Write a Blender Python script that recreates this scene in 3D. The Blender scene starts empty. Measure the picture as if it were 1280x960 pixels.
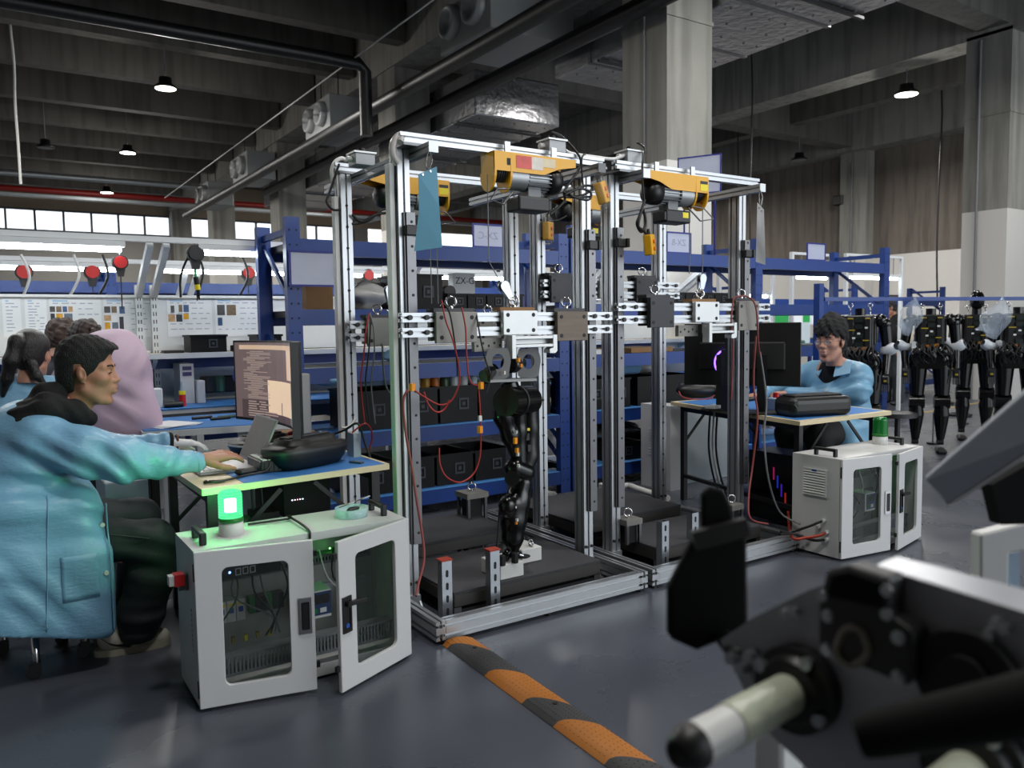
import bpy, bmesh, math, random
import numpy as np
from mathutils import Vector, Matrix
random.seed(7)
S = bpy.context.scene
COL = S.collection
PI = math.pi
def V(*a): return Vector(a)
# ------------------------------------------------------------------ camera
YAW, PIT, ROL, EYE, FPX = .58348, .073835, .014412, 1.3, 999.1
_f = V(math.sin(YAW)*math.cos(PIT), math.cos(YAW)*math.cos(PIT), -math.sin(PIT))
_r = V(math.cos(YAW), -math.sin(YAW), 0)
_d = _f.cross(_r)
RT = _r*math.cos(ROL) + _d*math.sin(ROL)
DN = -_r*math.sin(ROL) + _d*math.cos(ROL)
FW = _f
CAMP = V(0, 0, EYE)
cam = bpy.data.objects.new('camera', bpy.data.cameras.new('camera'))
COL.objects.link(cam)
cam.matrix_world = Matrix(((RT.x, -DN.x, -FW.x, 0), (RT.y, -DN.y, -FW.y, 0), (RT.z, -DN.z, -FW.z, EYE), (0, 0, 0, 1)))
cam.data.sensor_width = 36
cam.data.sensor_fit = 'HORIZONTAL'
cam.data.lens = FPX/1280*36
cam.data.clip_start = .05
cam.data.dof.use_dof = True
cam.data.dof.focus_distance = 4.0
cam.data.dof.aperture_fstop = 4.0
S.camera = cam
def at(x, y, X=None, Y=None, z=None, D=None):
    """world point seen at photo pixel (x, y) on the plane X=, Y= or z=, or at depth D"""
    d = RT*((x-640)/FPX) + DN*((y-480)/FPX) + FW
    if Y is not None: t = Y/d.y
    elif X is not None: t = X/d.x
    elif z is not None: t = (z-EYE)/d.z
    else: t = D
    return CAMP + d*t
# ------------------------------------------------------------------ world, exposure, lights
S.view_settings.view_transform = 'Standard'
S.view_settings.look = 'None'
S.view_settings.gamma = 1
S.view_settings.use_curve_mapping = False
S.view_settings.exposure = 0.45
S.cycles.max_bounces = 6
S.cycles.diffuse_bounces = 3
S.cycles.glossy_bounces = 3
S.cycles.transmission_bounces = 4
S.cycles.transparent_max_bounces = 10
S.cycles.sample_clamp_indirect = 4
S.cycles.caustics_reflective = False
S.cycles.caustics_refractive = False
w = bpy.data.worlds.new('overcast_sky')
S.world = w
w.use_nodes = True
bg = w.node_tree.nodes['Background']
bg.inputs[0].default_value = (.86, .93, 1, 1)
bg.inputs[1].default_value = 1.6
def area(name, loc, target, sx, sy, power, color=(1, 1, 1)):
    l = bpy.data.lights.new(name, 'AREA')
    l.shape = 'RECTANGLE'; l.size = sx; l.size_y = sy; l.energy = power; l.color = color
    o = bpy.data.objects.new(name, l)
    COL.objects.link(o)
    o.location = loc
    o.rotation_euler = (Vector(target)-Vector(loc)).to_track_quat('-Z', 'Y').to_euler()
    return o
# ------------------------------------------------------------------ materials
def lin(c): return tuple((x/12.92 if x <= .04045 else ((x+.055)/1.055)**2.4) for x in c)
MATS = {}
def M(name, col=(.5, .5, .5), rough=.5, metal=0, var=.08, scale=9, bump=0, bscale=60, emit=0, trans=0, alpha=None, stretch=None, spec=None, detail=4):
    if name in MATS: return MATS[name]
    m = bpy.data.materials.new(name)
    m.use_nodes = True
    nt = m.node_tree; N = nt.nodes; K = nt.links
    b = N['Principled BSDF']
    c = lin(col)
    tc = N.new('ShaderNodeTexCoord'); src = tc.outputs['Object']
    if stretch:
        mp = N.new('ShaderNodeMapping'); mp.inputs['Scale'].default_value = stretch
        K.new(src, mp.inputs[0]); src = mp.outputs[0]
    n = N.new('ShaderNodeTexNoise'); n.inputs['Scale'].default_value = scale; n.inputs['Detail'].default_value = detail
    K.new(src, n.inputs['Vector'])
    mx = N.new('ShaderNodeMix'); mx.data_type = 'RGBA'
    mx.inputs[6].default_value = (*[x*(1-var) for x in c], 1)
    mx.inputs[7].default_value = (*[min(1, x*(1+var)) for x in c], 1)
    K.new(n.outputs['Fac'], mx.inputs[0])
    K.new(mx.outputs[2], b.inputs['Base Color'])
    b.inputs['Roughness'].default_value = rough
    b.inputs['Metallic'].default_value = metal
    if spec is not None: b.inputs['Specular IOR Level'].default_value = spec
    if trans: b.inputs['Transmission Weight'].default_value = trans
    if alpha is not None: b.inputs['Alpha'].default_value = alpha
    if emit:
        K.new(mx.outputs[2], b.inputs['Emission Color'])
        b.inputs['Emission Strength'].default_value = emit
    if bump:
        n2 = N.new('ShaderNodeTexNoise'); n2.inputs['Scale'].default_value = bscale; n2.inputs['Detail'].default_value = 3
        K.new(src, n2.inputs['Vector'])
        bp = N.new('ShaderNodeBump'); bp.inputs['Strength'].default_value = bump; bp.inputs['Distance'].default_value = .01
        K.new(n2.outputs['Fac'], bp.inputs['Height']); K.new(bp.outputs[0], b.inputs['Normal'])
    MATS[name] = m
    return m
def clearpane(name, col, op, rough=.05):
    """thin pane: mostly see-through, partly glossy"""
    if name in MATS: return MATS[name]
    m = bpy.data.materials.new(name); m.use_nodes = True
    nt = m.node_tree; N = nt.nodes; K = nt.links
    b = N['Principled BSDF']; b.inputs['Base Color'].default_value = (*lin(col), 1); b.inputs['Roughness'].default_value = rough
    t = N.new('ShaderNodeBsdfTransparent'); x = N.new('ShaderNodeMixShader')
    n = N.new('ShaderNodeTexNoise'); n.inputs['Scale'].default_value = 6
    mr = N.new('ShaderNodeMapRange'); mr.inputs[3].default_value = op*.7; mr.inputs[4].default_value = min(1, op*1.3)
    K.new(n.outputs['Fac'], mr.inputs[0]); K.new(mr.outputs[0], x.inputs[0])
    K.new(t.outputs[0], x.inputs[1]); K.new(b.outputs[0], x.inputs[2])
    K.new(x.outputs[0], N['Material Output'].inputs[0])
    MATS[name] = m
    return m
alu = M('brushed_aluminium', (.70, .71, .72), .38, .85, .06, 30, stretch=(1, 1, .15))
alu_lt = M('anodised_light_aluminium', (.80, .81, .81), .45, .55, .04, 20)
alu_cut = M('cut_aluminium_end', (.55, .55, .55), .5, .6, .3, 80)
steel = M('ground_steel_plate', (.50, .49, .47), .5, .6, .15, 14, bump=.1, bscale=90)
steel_dk = M('dark_steel', (.22, .22, .23), .45, .6, .15, 12)
steel_pl = M('linear_rail_steel', (.42, .42, .43), .35, .8, .1, 20)
chrome = M('chrome', (.82, .82, .83), .12, 1, .04, 10)
zinc = M('zinc_plated_bolt', (.66, .68, .70), .3, .9, .1, 60)
hole_m = M('bolt_hole_black', (.04, .04, .04), .6)
blk = M('black_plastic', (.04, .04, .043), .45, 0, .15, 20)
blk_gl = M('glossy_black_cover', (.022, .022, .025), .2, 0, .15, 12)
blk_matte = M('matte_black', (.045, .045, .05), .75, 0, .2, 25)
wht = M('white_powder_coat', (.80, .80, .80), .4, 0, .03, 5, bump=.03, bscale=300)
wht_pl = M('white_plastic', (.84, .84, .83), .45, 0, .03, 8)
paper = M('white_paper', (.90, .91, .92), .7, 0, .03, 4)
yel = M('hoist_yellow_paint', (.90, .66, .09), .38, 0, .06, 8)
yel_lbl = M('yellow_label', (.93, .85, .15), .5)
orange = M('orange_connector', (.93, .58, .10), .45)
red = M('red_plastic', (.78, .10, .10), .4)
red_w = M('red_wire', (.62, .13, .10), .45)
blue_rack = M('blue_rack_paint', (.095, .235, .52), .38, 0, .08, 7, bump=.03, bscale=120)
blue_mat = M('blue_bench_mat', (.22, .46, .72), .55, 0, .06, 10)
grn = M('green_plastic', (.10, .45, .20), .4)
wood = M('pale_laminate', (.82, .76, .62), .5, 0, .06, 12, stretch=(1, 8, 1))
ply = M('cardboard_and_plywood', (.56, .42, .27), .75, 0, .1, 15)
rubber = M('rubber', (.06, .06, .065), .8)
grey = M('grey_plastic', (.45, .46, .47), .5)
dkgrey = M('dark_grey_plastic', (.17, .17, .18), .5)
# ------------------------------------------------------------------ mesh builder
class B:
    """collects shapes given in world (or local) coordinates; ob() links them as ONE mesh object"""
    def __init__(s): s.v = []; s.f = []; s.sm = []; s.mi = []; s.cur = 0
    def add(s, vs, fs, smooth=False):
        k = len(s.v)
        s.v += [tuple(p) for p in vs]
        for f in fs:
            s.f.append([i+k for i in f]); s.sm.append(smooth); s.mi.append(s.cur)
        return s
    def mat(s, i): s.cur = i; return s
    def box(s, x0, x1, y0, y1, z0, z1):
        return s.add([(x, y, z) for z in (z0, z1) for y in (y0, y1) for x in (x0, x1)],
                     [(0, 2, 3, 1), (4, 5, 7, 6), (0, 1, 5, 4), (1, 3, 7, 5), (3, 2, 6, 7), (2, 0, 4, 6)])
    def cbox(s, c, sz, rot=None):
        c = Vector(c); hx, hy, hz = sz[0]/2, sz[1]/2, sz[2]/2
        if rot is None: rot = Matrix.Identity(3)
        elif isinstance(rot, (int, float)): rot = Matrix.Rotation(rot, 3, 'Z')
        vs = [c + rot @ V(x, y, z) for z in (-hz, hz) for y in (-hy, hy) for x in (-hx, hx)]
        return s.add(vs, [(0, 2, 3, 1), (4, 5, 7, 6), (0, 1, 5, 4), (1, 3, 7, 5), (3, 2, 6, 7), (2, 0, 4, 6)])
    def bar(s, p0, p1, wd, h, up=(0, 0, 1)):
        p0, p1 = Vector(p0), Vector(p1)
        d = (p1-p0).normalized(); up = Vector(up)
        if abs(d.dot(up)) > .97: up = V(0, 1, 0)
        a = d.cross(up).normalized(); u = a.cross(d)
        vs = [p + a*(i*wd/2) + u*(j*h/2) for p in (p0, p1) for j in (-1, 1) for i in (-1, 1)]
        return s.add(vs, [(0, 2, 3, 1), (4, 5, 7, 6), (0, 1, 5, 4), (1, 3, 7, 5), (3, 2, 6, 7), (2, 0, 4, 6)])
    def cyl(s, p0, p1, r0, r1=None, n=12, caps=True, smooth=True):
        p0, p1 = Vector(p0), Vector(p1); r1 = r0 if r1 is None else r1
        d = (p1-p0).normalized(); a = d.orthogonal().normalized(); b = d.cross(a)
        ring = [(math.cos(2*PI*i/n), math.sin(2*PI*i/n)) for i in range(n)]
        vs = [p0 + (a*x+b*y)*r0 for x, y in ring] + [p1 + (a*x+b*y)*r1 for x, y in ring]
        s.add(vs, [(i, (i+1) % n, n+(i+1) % n, n+i) for i in range(n)], smooth)
        if caps:
            s.add(vs[:n], [tuple(range(n))[::-1]]); s.add(vs[n:], [tuple(range(n))])
        return s
    def tube(s, pts, r, n=6, sub=4, smooth=True, r1=None):
        P = [Vector(p) for p in pts]
        if sub > 1 and len(P) > 2:
            Q = []
            for i in range(len(P)-1):
                a, b, c, d = P[max(i-1, 0)], P[i], P[i+1], P[min(i+2, len(P)-1)]
                for k in range(sub):
                    t = k/sub
                    Q.append(.5*((2*b) + (c-a)*t + (2*a-5*b+4*c-d)*t*t + (3*b-a-3*c+d)*t**3))
            P = Q + [P[-1]]
        vs = []; m = len(P); a = None
        for i, p in enumerate(P):
            d = (P[min(i+1, m-1)]-P[max(i-1, 0)])
            d = d.normalized() if d.length > 1e-9 else V(0, 0, 1)
            a = d.orthogonal().normalized() if a is None else (a - d*a.dot(d)).normalized() if (a - d*a.dot(d)).length > 1e-6 else d.orthogonal().normalized()
            b = d.cross(a)
            rr = r if r1 is None else r + (r1-r)*i/(m-1)
            vs += [p + (a*math.cos(2*PI*k/n)+b*math.sin(2*PI*k/n))*rr for k in range(n)]
        fs = [(i*n+k, i*n+(k+1) % n, (i+1)*n+(k+1) % n, (i+1)*n+k) for i in range(m-1) for k in range(n)]
        s.add(vs, fs, smooth)
        s.add(vs[:n], [tuple(range(n))[::-1]]); s.add(vs[-n:], [tuple(range(n))])
        return s
    def prism(s, poly, o, u, v, ext, smooth=False):
        """poly: 2D outline placed with origin o and axes u, v; extruded by vector ext"""
        o, u, v, ext = Vector(o), Vector(u), Vector(v), Vector(ext)
        n = len(poly)
        a = [o + u*x + v*y for x, y in poly]; b = [p+ext for p in a]
        flip = (u.cross(v)).dot(ext) < 0
        ar = sum(poly[i][0]*poly[(i+1) % n][1]-poly[(i+1) % n][0]*poly[i][1] for i in range(n))
        if ar < 0: flip = not flip
        sd = [(i, (i+1) % n, n+(i+1) % n, n+i) for i in range(n)]
        c0, c1 = tuple(range(n))[::-1], tuple(range(n))
        if flip: sd = [f[::-1] for f in sd]; c0, c1 = c1, c0
        s.add(a+b, sd, smooth); s.add(a, [c0]); s.add(b, [c1])
        return s
    def lathe(s, prof, c, axis=(0, 0, 1), n=20, smooth=True):
        c = Vector(c); ax = Vector(axis).normalized(); a = ax.orthogonal().normalized(); b = ax.cross(a)
        vs = [c + ax*z + (a*math.cos(2*PI*k/n)+b*math.sin(2*PI*k/n))*max(r, 1e-5) for r, z in prof for k in range(n)]
        m = len(prof)
        return s.add(vs, [(i*n+k, i*n+(k+1) % n, (i+1)*n+(k+1) % n, (i+1)*n+k) for i in range(m-1) for k in range(n)], smooth)
    def ball(s, c, r, nu=14, nv=9, rot=None):
        c = Vector(c)
        r = (r, r, r) if isinstance(r, (int, float)) else r
        rot = rot or Matrix.Identity(3)
        vs = [c + rot @ V(r[0]*math.sin(PI*j/nv)*math.cos(2*PI*i/nu), r[1]*math.sin(PI*j/nv)*math.sin(2*PI*i/nu), r[2]*math.cos(PI*j/nv)) for j in range(nv+1) for i in range(nu)]
        return s.add(vs, [(j*nu+i, (j+1)*nu+i, (j+1)*nu+(i+1) % nu, j*nu+(i+1) % nu) for j in range(nv) for i in range(nu)], True)
    def torus(s, c, R_, r, axis=(0, 0, 1), n=20, m=6, a0=0, a1=2*PI):
        c = Vector(c); ax = Vector(axis).normalized(); a = ax.orthogonal().normalized(); b = ax.cross(a)
        return s.tube([c+(a*math.cos(a0+(a1-a0)*i/n)+b*math.sin(a0+(a1-a0)*i/n))*R_ for i in range(n+1)], r, m, 1)
    def frame(s, outer, inner, rad, o, u, v, ext, k=4):
        """plate with a rounded rectangular opening; outer/inner = (x0,x1,y0,y1) in the u, v plane"""
        o, u, v, ext = Vector(o), Vector(u), Vector(v), Vector(ext)
        ox = [(outer[1], outer[3]), (outer[0], outer[3]), (outer[0], outer[2]), (outer[1], outer[2])]
        ic = [(inner[1]-rad, inner[3]-rad), (inner[0]+rad, inner[3]-rad), (inner[0]+rad, inner[2]+rad), (inner[1]-rad, inner[2]+rad)]
        IN = []
        for q in range(4):
            for i in range(k+1):
                t = PI/2*(q+i/k); IN.append((ic[q][0]+rad*math.cos(t), ic[q][1]+rad*math.sin(t)))
        P = ox+IN; n = len(P)
        vs = [o+u*x+v*y for x, y in P] + [o+u*x+v*y+ext for x, y in P]
        fs = []
        L = len(IN)
        for q in range(4):
            for i in range(k):
                a = 4+q*(k+1)+i
                fs.append((q, a+1, a)); fs.append((n+q, n+a, n+a+1))
            a = 4+q*(k+1)+k; b = 4+((q+1) % 4)*(k+1); q2 = (q+1) % 4
            fs.append((q, q2, b, a)); fs.append((n+q, n+a, n+b, n+q2))
            fs.append((q, n+q, n+q2, q2))
        for i in range(L):
            a, b = 4+i, 4+(i+1) % L
            fs.append((a, b, n+b, n+a))
        if u.cross(v).dot(ext) < 0: fs = [f[::-1] for f in fs]
        return s.add(vs, fs)
    def ob(s, name, mat, parent=None, loc=None, bevel=0, seg=1, local=False):
        """link as one mesh. World coordinates become local to the parent's root (or to loc)"""
        off = Vector(loc) if loc is not None else V(0, 0, 0)
        if parent is not None:
            rt = parent
            while rt.parent: rt = rt.parent
            off = V(0, 0, 0) if (local or rt.name in LOCAL) else Vector(rt.location)
        elif loc is None and not local and s.v:
            a = np.array(s.v); off = Vector(((a[:, 0].min()+a[:, 0].max())/2, (a[:, 1].min()+a[:, 1].max())/2, a[:, 2].min()))
        a = np.array(s.v, dtype=float).reshape(-1, 3) - np.array(off)
        me = bpy.data.meshes.new(name)
        me.from_pydata(a.tolist(), [], s.f)
        me.polygons.foreach_set('use_smooth', s.sm)
        mats = mat if isinstance(mat, (list, tuple)) else [mat]
        for m_ in mats: me.materials.append(m_)
        if len(mats) > 1: me.polygons.foreach_set('material_index', s.mi)
        o = bpy.data.objects.new(name, me)
        COL.objects.link(o)
        if parent is not None: o.parent = parent
        else: o.location = off
        if bevel:
            bv = o.modifiers.new('edge', 'BEVEL'); bv.width = bevel; bv.segments = seg; bv.limit_method = 'ANGLE'; bv.angle_limit = .9
        return o
LOCAL = set()
def tag(o, label, cat, group=None, kind=None):
    o['label'] = label; o['category'] = cat
    if group: o['group'] = group
    if kind: o['kind'] = kind
    return o
def thing(name, label, cat, loc=(0, 0, 0), rz=0, group=None, local=False):
    o = bpy.data.objects.new(name, None); COL.objects.link(o)
    o.location = loc; o.rotation_euler = (0, 0, rz); o.empty_display_size = .05
    if local or rz: LOCAL.add(o.name)
    return tag(o, label, cat, group)
def struct(o, label=None):
    o['kind'] = 'structure'
    if label: o['label'] = label
    return o
def dup(root, loc, rz=0, label=None, group=None):
    def cp(o, par):
        c = o.copy(); COL.objects.link(c); c.parent = par
        for ch in o.children: cp(ch, c)
        return c
    r = cp(root, None); r.location = loc; r.rotation_euler = (0, 0, rz)
    if label: r['label'] = label
    if group: r['group'] = group
    return r
def text(body, size, loc, u, v, mat, name='lettering', parent=None, ext=.0006, align='CENTER'):
    """flat lettering: u = reading direction, v = up direction of the letters"""
    c = bpy.data.curves.new(name, 'FONT'); c.body = body; c.size = size; c.extrude = ext; c.align_x = align; c.align_y = 'CENTER'
    c.materials.append(mat)
    o = bpy.data.objects.new(name, c); COL.objects.link(o)
    u = Vector(u).normalized(); v = Vector(v).normalized(); n = u.cross(v)
    mw = Matrix(((u.x, v.x, n.x), (u.y, v.y, n.y), (u.z, v.z, n.z))).to_4x4()
    off = V(0, 0, 0)
    if parent is not None:
        o.parent = parent; rt = parent
        while rt.parent: rt = rt.parent
        if rt.name not in LOCAL: off = Vector(rt.location)
    mw.translation = Vector(loc)-off
    o.matrix_local = mw
    bpy.context.view_layer.update()
    me = bpy.data.meshes.new_from_object(o.evaluated_get(bpy.context.evaluated_depsgraph_get()))
    k = bpy.data.objects.new(name, me); COL.objects.link(k); k.parent = parent; k.matrix_local = mw
    bpy.data.objects.remove(o)
    return k
# ------------------------------------------------------------------ unseen area light for daylight behind the camera, fill lights added overhead and beyond
area('daylight_behind', (7.5, -5.5, 3.4), (2.5, 5, .6), 7, 4, 170, (.93, .97, 1))
for i, (lx, ly) in enumerate([(1.0, 1.2), (4.2, 1.6), (2.6, 4.6), (6.2, 4.2), (9.5, 5.0), (1.0, 8.6), (8.5, 9.5), (12.6, 4.0)]):
    area('overhead_fill_light_%d' % i, (lx, ly, 5.0), (lx, ly, 0), .5, .5, 52, (1, .98, .94))  # fill lights without lamp bodies, added to brighten the work area
for i, (lx, ly) in enumerate([(-2, 13), (3.5, 14), (10, 14), (16, 10), (16, 17), (2, 21), (10, 22), (3, 28), (10, 28)]):
    area('far_fill_light_%d' % i, (lx, ly, 5.1), (lx, ly, 0), .6, .6, 150, (1, .97, .92))  # more bare fill lights, added to lift the far hall
# ------------------------------------------------------------------ setting
def floor_mat():
    m = M('epoxy_floor', (.29, .305, .34), .22, 0, .07, 1.3, detail=6)
    nt = m.node_tree; N = nt.nodes; K = nt.links; b = N['Principled BSDF']
    n = N.new('ShaderNodeTexNoise'); n.inputs['Scale'].default_value = 2.2; n.inputs['Detail'].default_value = 5
    tc = [x for x in N if x.type == 'TEX_COORD'][0]; K.new(tc.outputs['Object'], n.inputs['Vector'])
    mr = N.new('ShaderNodeMapRange'); mr.inputs[1].default_value = .35; mr.inputs[2].default_value = .7; mr.inputs[3].default_value = .25; mr.inputs[4].default_value = .36
    K.new(n.outputs['Fac'], mr.inputs[0]); K.new(mr.outputs[0], b.inputs['Roughness'])
    return m
def concrete(name, col, sc=1.0):
    m = M(name, col, .85, 0, .22, 1.6*sc, bump=.25, bscale=40, detail=7)
    nt = m.node_tree; N = nt.nodes; K = nt.links; b = N['Principled BSDF']
    mx = [x for x in N if x.type == 'MIX'][0]
    tc = [x for x in N if x.type == 'TEX_COORD'][0]
    mp = N.new('ShaderNodeMapping'); mp.inputs['Scale'].default_value = (7, 7, .5); K.new(tc.outputs['Object'], mp.inputs[0])
    n = N.new('ShaderNodeTexNoise'); n.inputs['Scale'].default_value = 1; n.inputs['Detail'].default_value = 4; K.new(mp.outputs[0], n.inputs['Vector'])
    mr = N.new('ShaderNodeMapRange'); mr.inputs[1].default_value = .35; mr.inputs[2].default_value = .55; mr.inputs[3].default_value = .72; mr.inputs[4].default_value = 1.05
    K.new(n.outputs['Fac'], mr.inputs[0])
    m2 = N.new('ShaderNodeMix'); m2.data_type = 'RGBA'; m2.blend_type = 'MULTIPLY'; m2.inputs[0].default_value = 1
    K.new(mx.outputs[2], m2.inputs[6]); K.new(mr.outputs[0], m2.inputs[7]); K.new(m2.outputs[2], b.inputs['Base Color'])
    return m
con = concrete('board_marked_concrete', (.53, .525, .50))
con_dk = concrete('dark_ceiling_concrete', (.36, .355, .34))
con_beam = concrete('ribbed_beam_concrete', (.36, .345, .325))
con_wall = concrete('brown_grey_concrete_wall', (.42, .39, .36))
paint_w = M('white_wall_paint', (.80, .79, .77), .6, 0, .03, 2)
beige = M('beige_cladding', (.62, .56, .48), .7, 0, .1, 3)
WX, WY, ZC = 19.5, 31.9, 6.7
def sbox(name, m, *a, label=None, parent=None):
    o = B().box(*a).ob(name, m, parent)
    return o if parent else struct(o, label)
sbox('floor', floor_mat(), -9, WX, -6, WY, -.1, 0, label='glossy blue-grey epoxy floor of the workshop')
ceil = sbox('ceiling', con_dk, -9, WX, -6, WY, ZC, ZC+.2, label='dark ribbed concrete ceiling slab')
jn = []
y = 1.25
ys = [14.0, 16.1, 18.4, 20.4, 22.5, 24.6, 26.5, 29.2]
ys = [-2.9, -.8, 1.3, 3.4, 5.5, 7.6, 9.75, 11.9]+ys
for y in ys:
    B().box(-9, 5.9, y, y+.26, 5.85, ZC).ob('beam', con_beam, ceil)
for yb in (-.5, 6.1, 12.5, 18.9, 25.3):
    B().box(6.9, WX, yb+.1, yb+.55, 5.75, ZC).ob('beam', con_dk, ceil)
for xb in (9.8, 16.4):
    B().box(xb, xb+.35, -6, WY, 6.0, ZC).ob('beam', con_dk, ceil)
for xb in (5.95, 13.2, 18.9):
    B().box(xb, xb+.6, -6, WY, 5.65, ZC).ob('beam', con, ceil)
# columns: board marked above, white paint below 2.98 m
for cx, ysn in ((5.98, (6.1, 12.5, 18.9, 25.3, 31.3)), (13.2, (6.15, 18.9))):
    for i, cy in enumerate(ysn):
        c = B().mat(1).box(cx, cx+.66, cy, cy+.68, 0, 2.98).mat(0).box(cx, cx+.66, cy, cy+.68, 2.98, 5.7)
        if i < 3: c.mat(0).box(cx-.012, cx+.672, cy-.012, cy+.692, 4.43, 4.47)
        o = struct(c.ob('column', [con, paint_w]))
        o['label'] = 'concrete column with white painted foot, at %d metres depth' % cy
for cy in (6.15, 12.35, 18.7):
    o = struct(B().mat(1).box(WX-.35, WX, cy, cy+.75, 0, 2.95).mat(0).box(WX-.35, WX, cy, cy+.75, 2.95, 5.7).ob('column', [con, paint_w]))
wr = B().mat(1).box(WX, WX+.2, -6, WY, 0, 2.95).mat(0).box(WX, WX+.2, -6, WY, 2.95, ZC)
struct(wr.ob('wall_right', [con_wall, paint_w]), 'long right wall, brown concrete above white paint')
struct(B().box(-9.2, -9, -6, WY, 0, ZC).ob('wall_left', paint_w))
struct(B().box(-9, 2.2, -6.2, -6, 0, ZC).ob('light_block_wall', paint_w))  # partial wall added out of view to keep sky light off the left
# far wall with a strip of windows
wb = B().mat(0).box(-9, WX, WY, WY+.2, 0, 4.75).mat(1).box(-9, WX, WY, WY+.2, 5.45, ZC)
for x in (-3.2, 6.0, 13.2): wb.mat(0).box(x, x+.66, WY, WY+.2, 4.75, 5.45)
struct(wb.ob('wall_back', [M('grey_lower_cladding', (.58, .57, .55), .7), beige]), 'far wall with a strip of windows')
frm = M('window_frame_grey', (.25, .26, .28), .5)
glass = clearpane('window_glass', (.9, .95, 1), .12)
for n, (x0, x1) in enumerate(((-2.54, 1.7), (1.7, 6.0), (6.66, 10), (10, 13.2))):
    wn = struct(B().box(x0, x1, WY-.02, WY+.08, 4.72, 4.78).box(x0, x1, WY-.02, WY+.08, 5.42, 5.48).ob('window_%d' % (n+1), frm), 'strip window in the far wall')
    k = round((x1-x0)/.86); st = (x1-x0)/k
    for i in range(k+1):
        B().box(x0+i*st-.035, x0+i*st+.035, WY-.02, WY+.08, 4.78, 5.42).ob('mullion', frm, wn)
    for i in range(k):
        B().box(x0+i*st+.035, x0+(i+1)*st-.035, WY+.03, WY+.036, 4.78, 5.42).ob('pane', glass, wn)
# red sprinkler main and a galvanised tray below it along the far wall
tag(B().cyl((-6, 28, 5.52), (WX-.6, 28, 5.52), .09, n=10).ob('sprinkler_pipe', M('red_pipe_paint', (.55, .10, .08), .45)), 'long red sprinkler pipe running along under the far ceiling', 'pipe')
tag(B().box(-6, WX-.6, 27.3, 27.6, 5.22, 5.30).ob('cable_tray', M('galvanised_sheet', (.62, .64, .65), .45, .6)), 'pale galvanised cable tray below the red sprinkler pipe', 'cable tray')
tag(B().cyl((-7, 24.2, 5.30), (5.9, 24.2, 5.34), .07, n=8).ob('conduit_pipe', M('galvanised_sheet', (.62, .64, .65))), 'grey metal pipe crossing below the ceiling joists', 'pipe')
# two black pipes running along the column line
pb = M('black_pipe_lagging', (.035, .035, .04), .45, 0, .2, 8)
o = tag(B().cyl((5.15, 2.5, 4.62), (5.15, 25, 4.62), .10, n=12).ob('lagged_pipe', pb), 'thick black lagged pipe under the ceiling, the nearer left of two', 'pipe')
o = tag(B().cyl((5.75, 2.5, 4.50), (5.75, 19, 4.50), .10, n=12).ob('lagged_pipe', pb), 'thick black lagged pipe under the ceiling, passing nearest the columns', 'pipe')
p = tag(B().tube([(-6, 10.95, 5.05), (4.1, 10.95, 5.05), (4.68, 10.95, 5.05), (4.78, 10.95, 4.95), (4.78, 10.95, 4.05)], .09, 10, 1).ob('lagged_pipe', pb), 'thick black lagged pipe crossing the top left and dropping beside the fan boxes', 'pipe')
# thin white guide wire strung along the fan boxes
tag(B().cyl((4.6, 6.0, 5.1), (4.6, 25, 5.1), .012, n=5).ob('strung_wire', wht_pl), 'thin white wire strung along the column line under the ceiling', 'wire')
# fan coil boxes with round outlets
fcb = M('fan_box_sheet', (.60, .61, .61), .5, .3, .06, 3)
for i, (fy, hz, lab) in enumerate(((8.3, 4.85, 'nearest, with two big round outlets at the picture top'), (13.6, 4.75, 'second along the row, beside the black drop pipe'),
                                   (18.8, 4.75, 'third along the row'), (22.6, 4.65, 'farthest along the row'))):
    t = thing('fan_coil_box', 'pale fan coil box, '+lab, 'fan unit', (5.3, fy, hz), group='fan coil boxes under the ceiling')
    B().box(5.25, 6.5 if i == 0 else 5.9, fy, fy+1.25, hz, hz+.62).ob('casing', fcb, t, bevel=.01)
    for k in (.33, .92):
        B().lathe([(.22, 0), (.21, -.10), (.155, -.12), (.15, -.01), (0, -.005)], (5.25, fy+k, hz+.33), (1, 0, 0), 20).ob('outlet', fcb, t)
    for k in (.2, 1.05): B().cyl((5.5, fy+k, hz+.6), (5.5, fy+k, 5.9), .012, n=5).ob('hanger_rod', steel_dk, t)
# foil insulated ducts: skin with seams and fixing pins
foil = M('foil_insulation', (.64, .64, .65), .26, .85, .3, 3, bump=.9, bscale=9)
foil_seam = M('foil_seam', (.45, .45, .46), .35, .7)
def duct(x0, x1, y0, y1, z0, z1, label):
    t = thing('insulated_duct', label, 'duct', ((x0+x1)/2, y0, z0))
    B().box(x0, x1, y0, y1, z0, z1).ob('foil_casing', foil, t, bevel=.03, seg=2)
    y = y0+1.2
    while y < y1:
        B().box(x0-.008, x1+.008, y, y+.05, z0-.008, z1).ob('seam', foil_seam, t); y += 1.2
    b = B(); rr = random.Random(int(y0*10))
    y = y0+.2
    while y < min(y1, y0+9):
        for k in range(5):
            x = x0+(x1-x0)*(k+.5)/5+rr.uniform(-.05, .05)
            b.cyl((x, y, z0), (x, y, z0-.010), .016, .010, 6)
        y += .33
    b.ob('fixing_pin', foil_seam, t)['kind'] = 'stuff'
    y = y0+.6
    while y < y1:
        B().box(x0-.03, x1+.03, y, y+.04, z0-.04, z0-.01).ob('hanger_bar', steel_dk, t); y += 2.6
duct(6.7, 8.25, 2.2, 9.0, 4.64, 5.3, 'silver foil duct above the columns, its near length leaving the picture')
duct(6.7, 8.38, 11.1, 22.5, 4.64, 5.35, 'silver foil duct farther away, its blunt end facing the camera')
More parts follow.
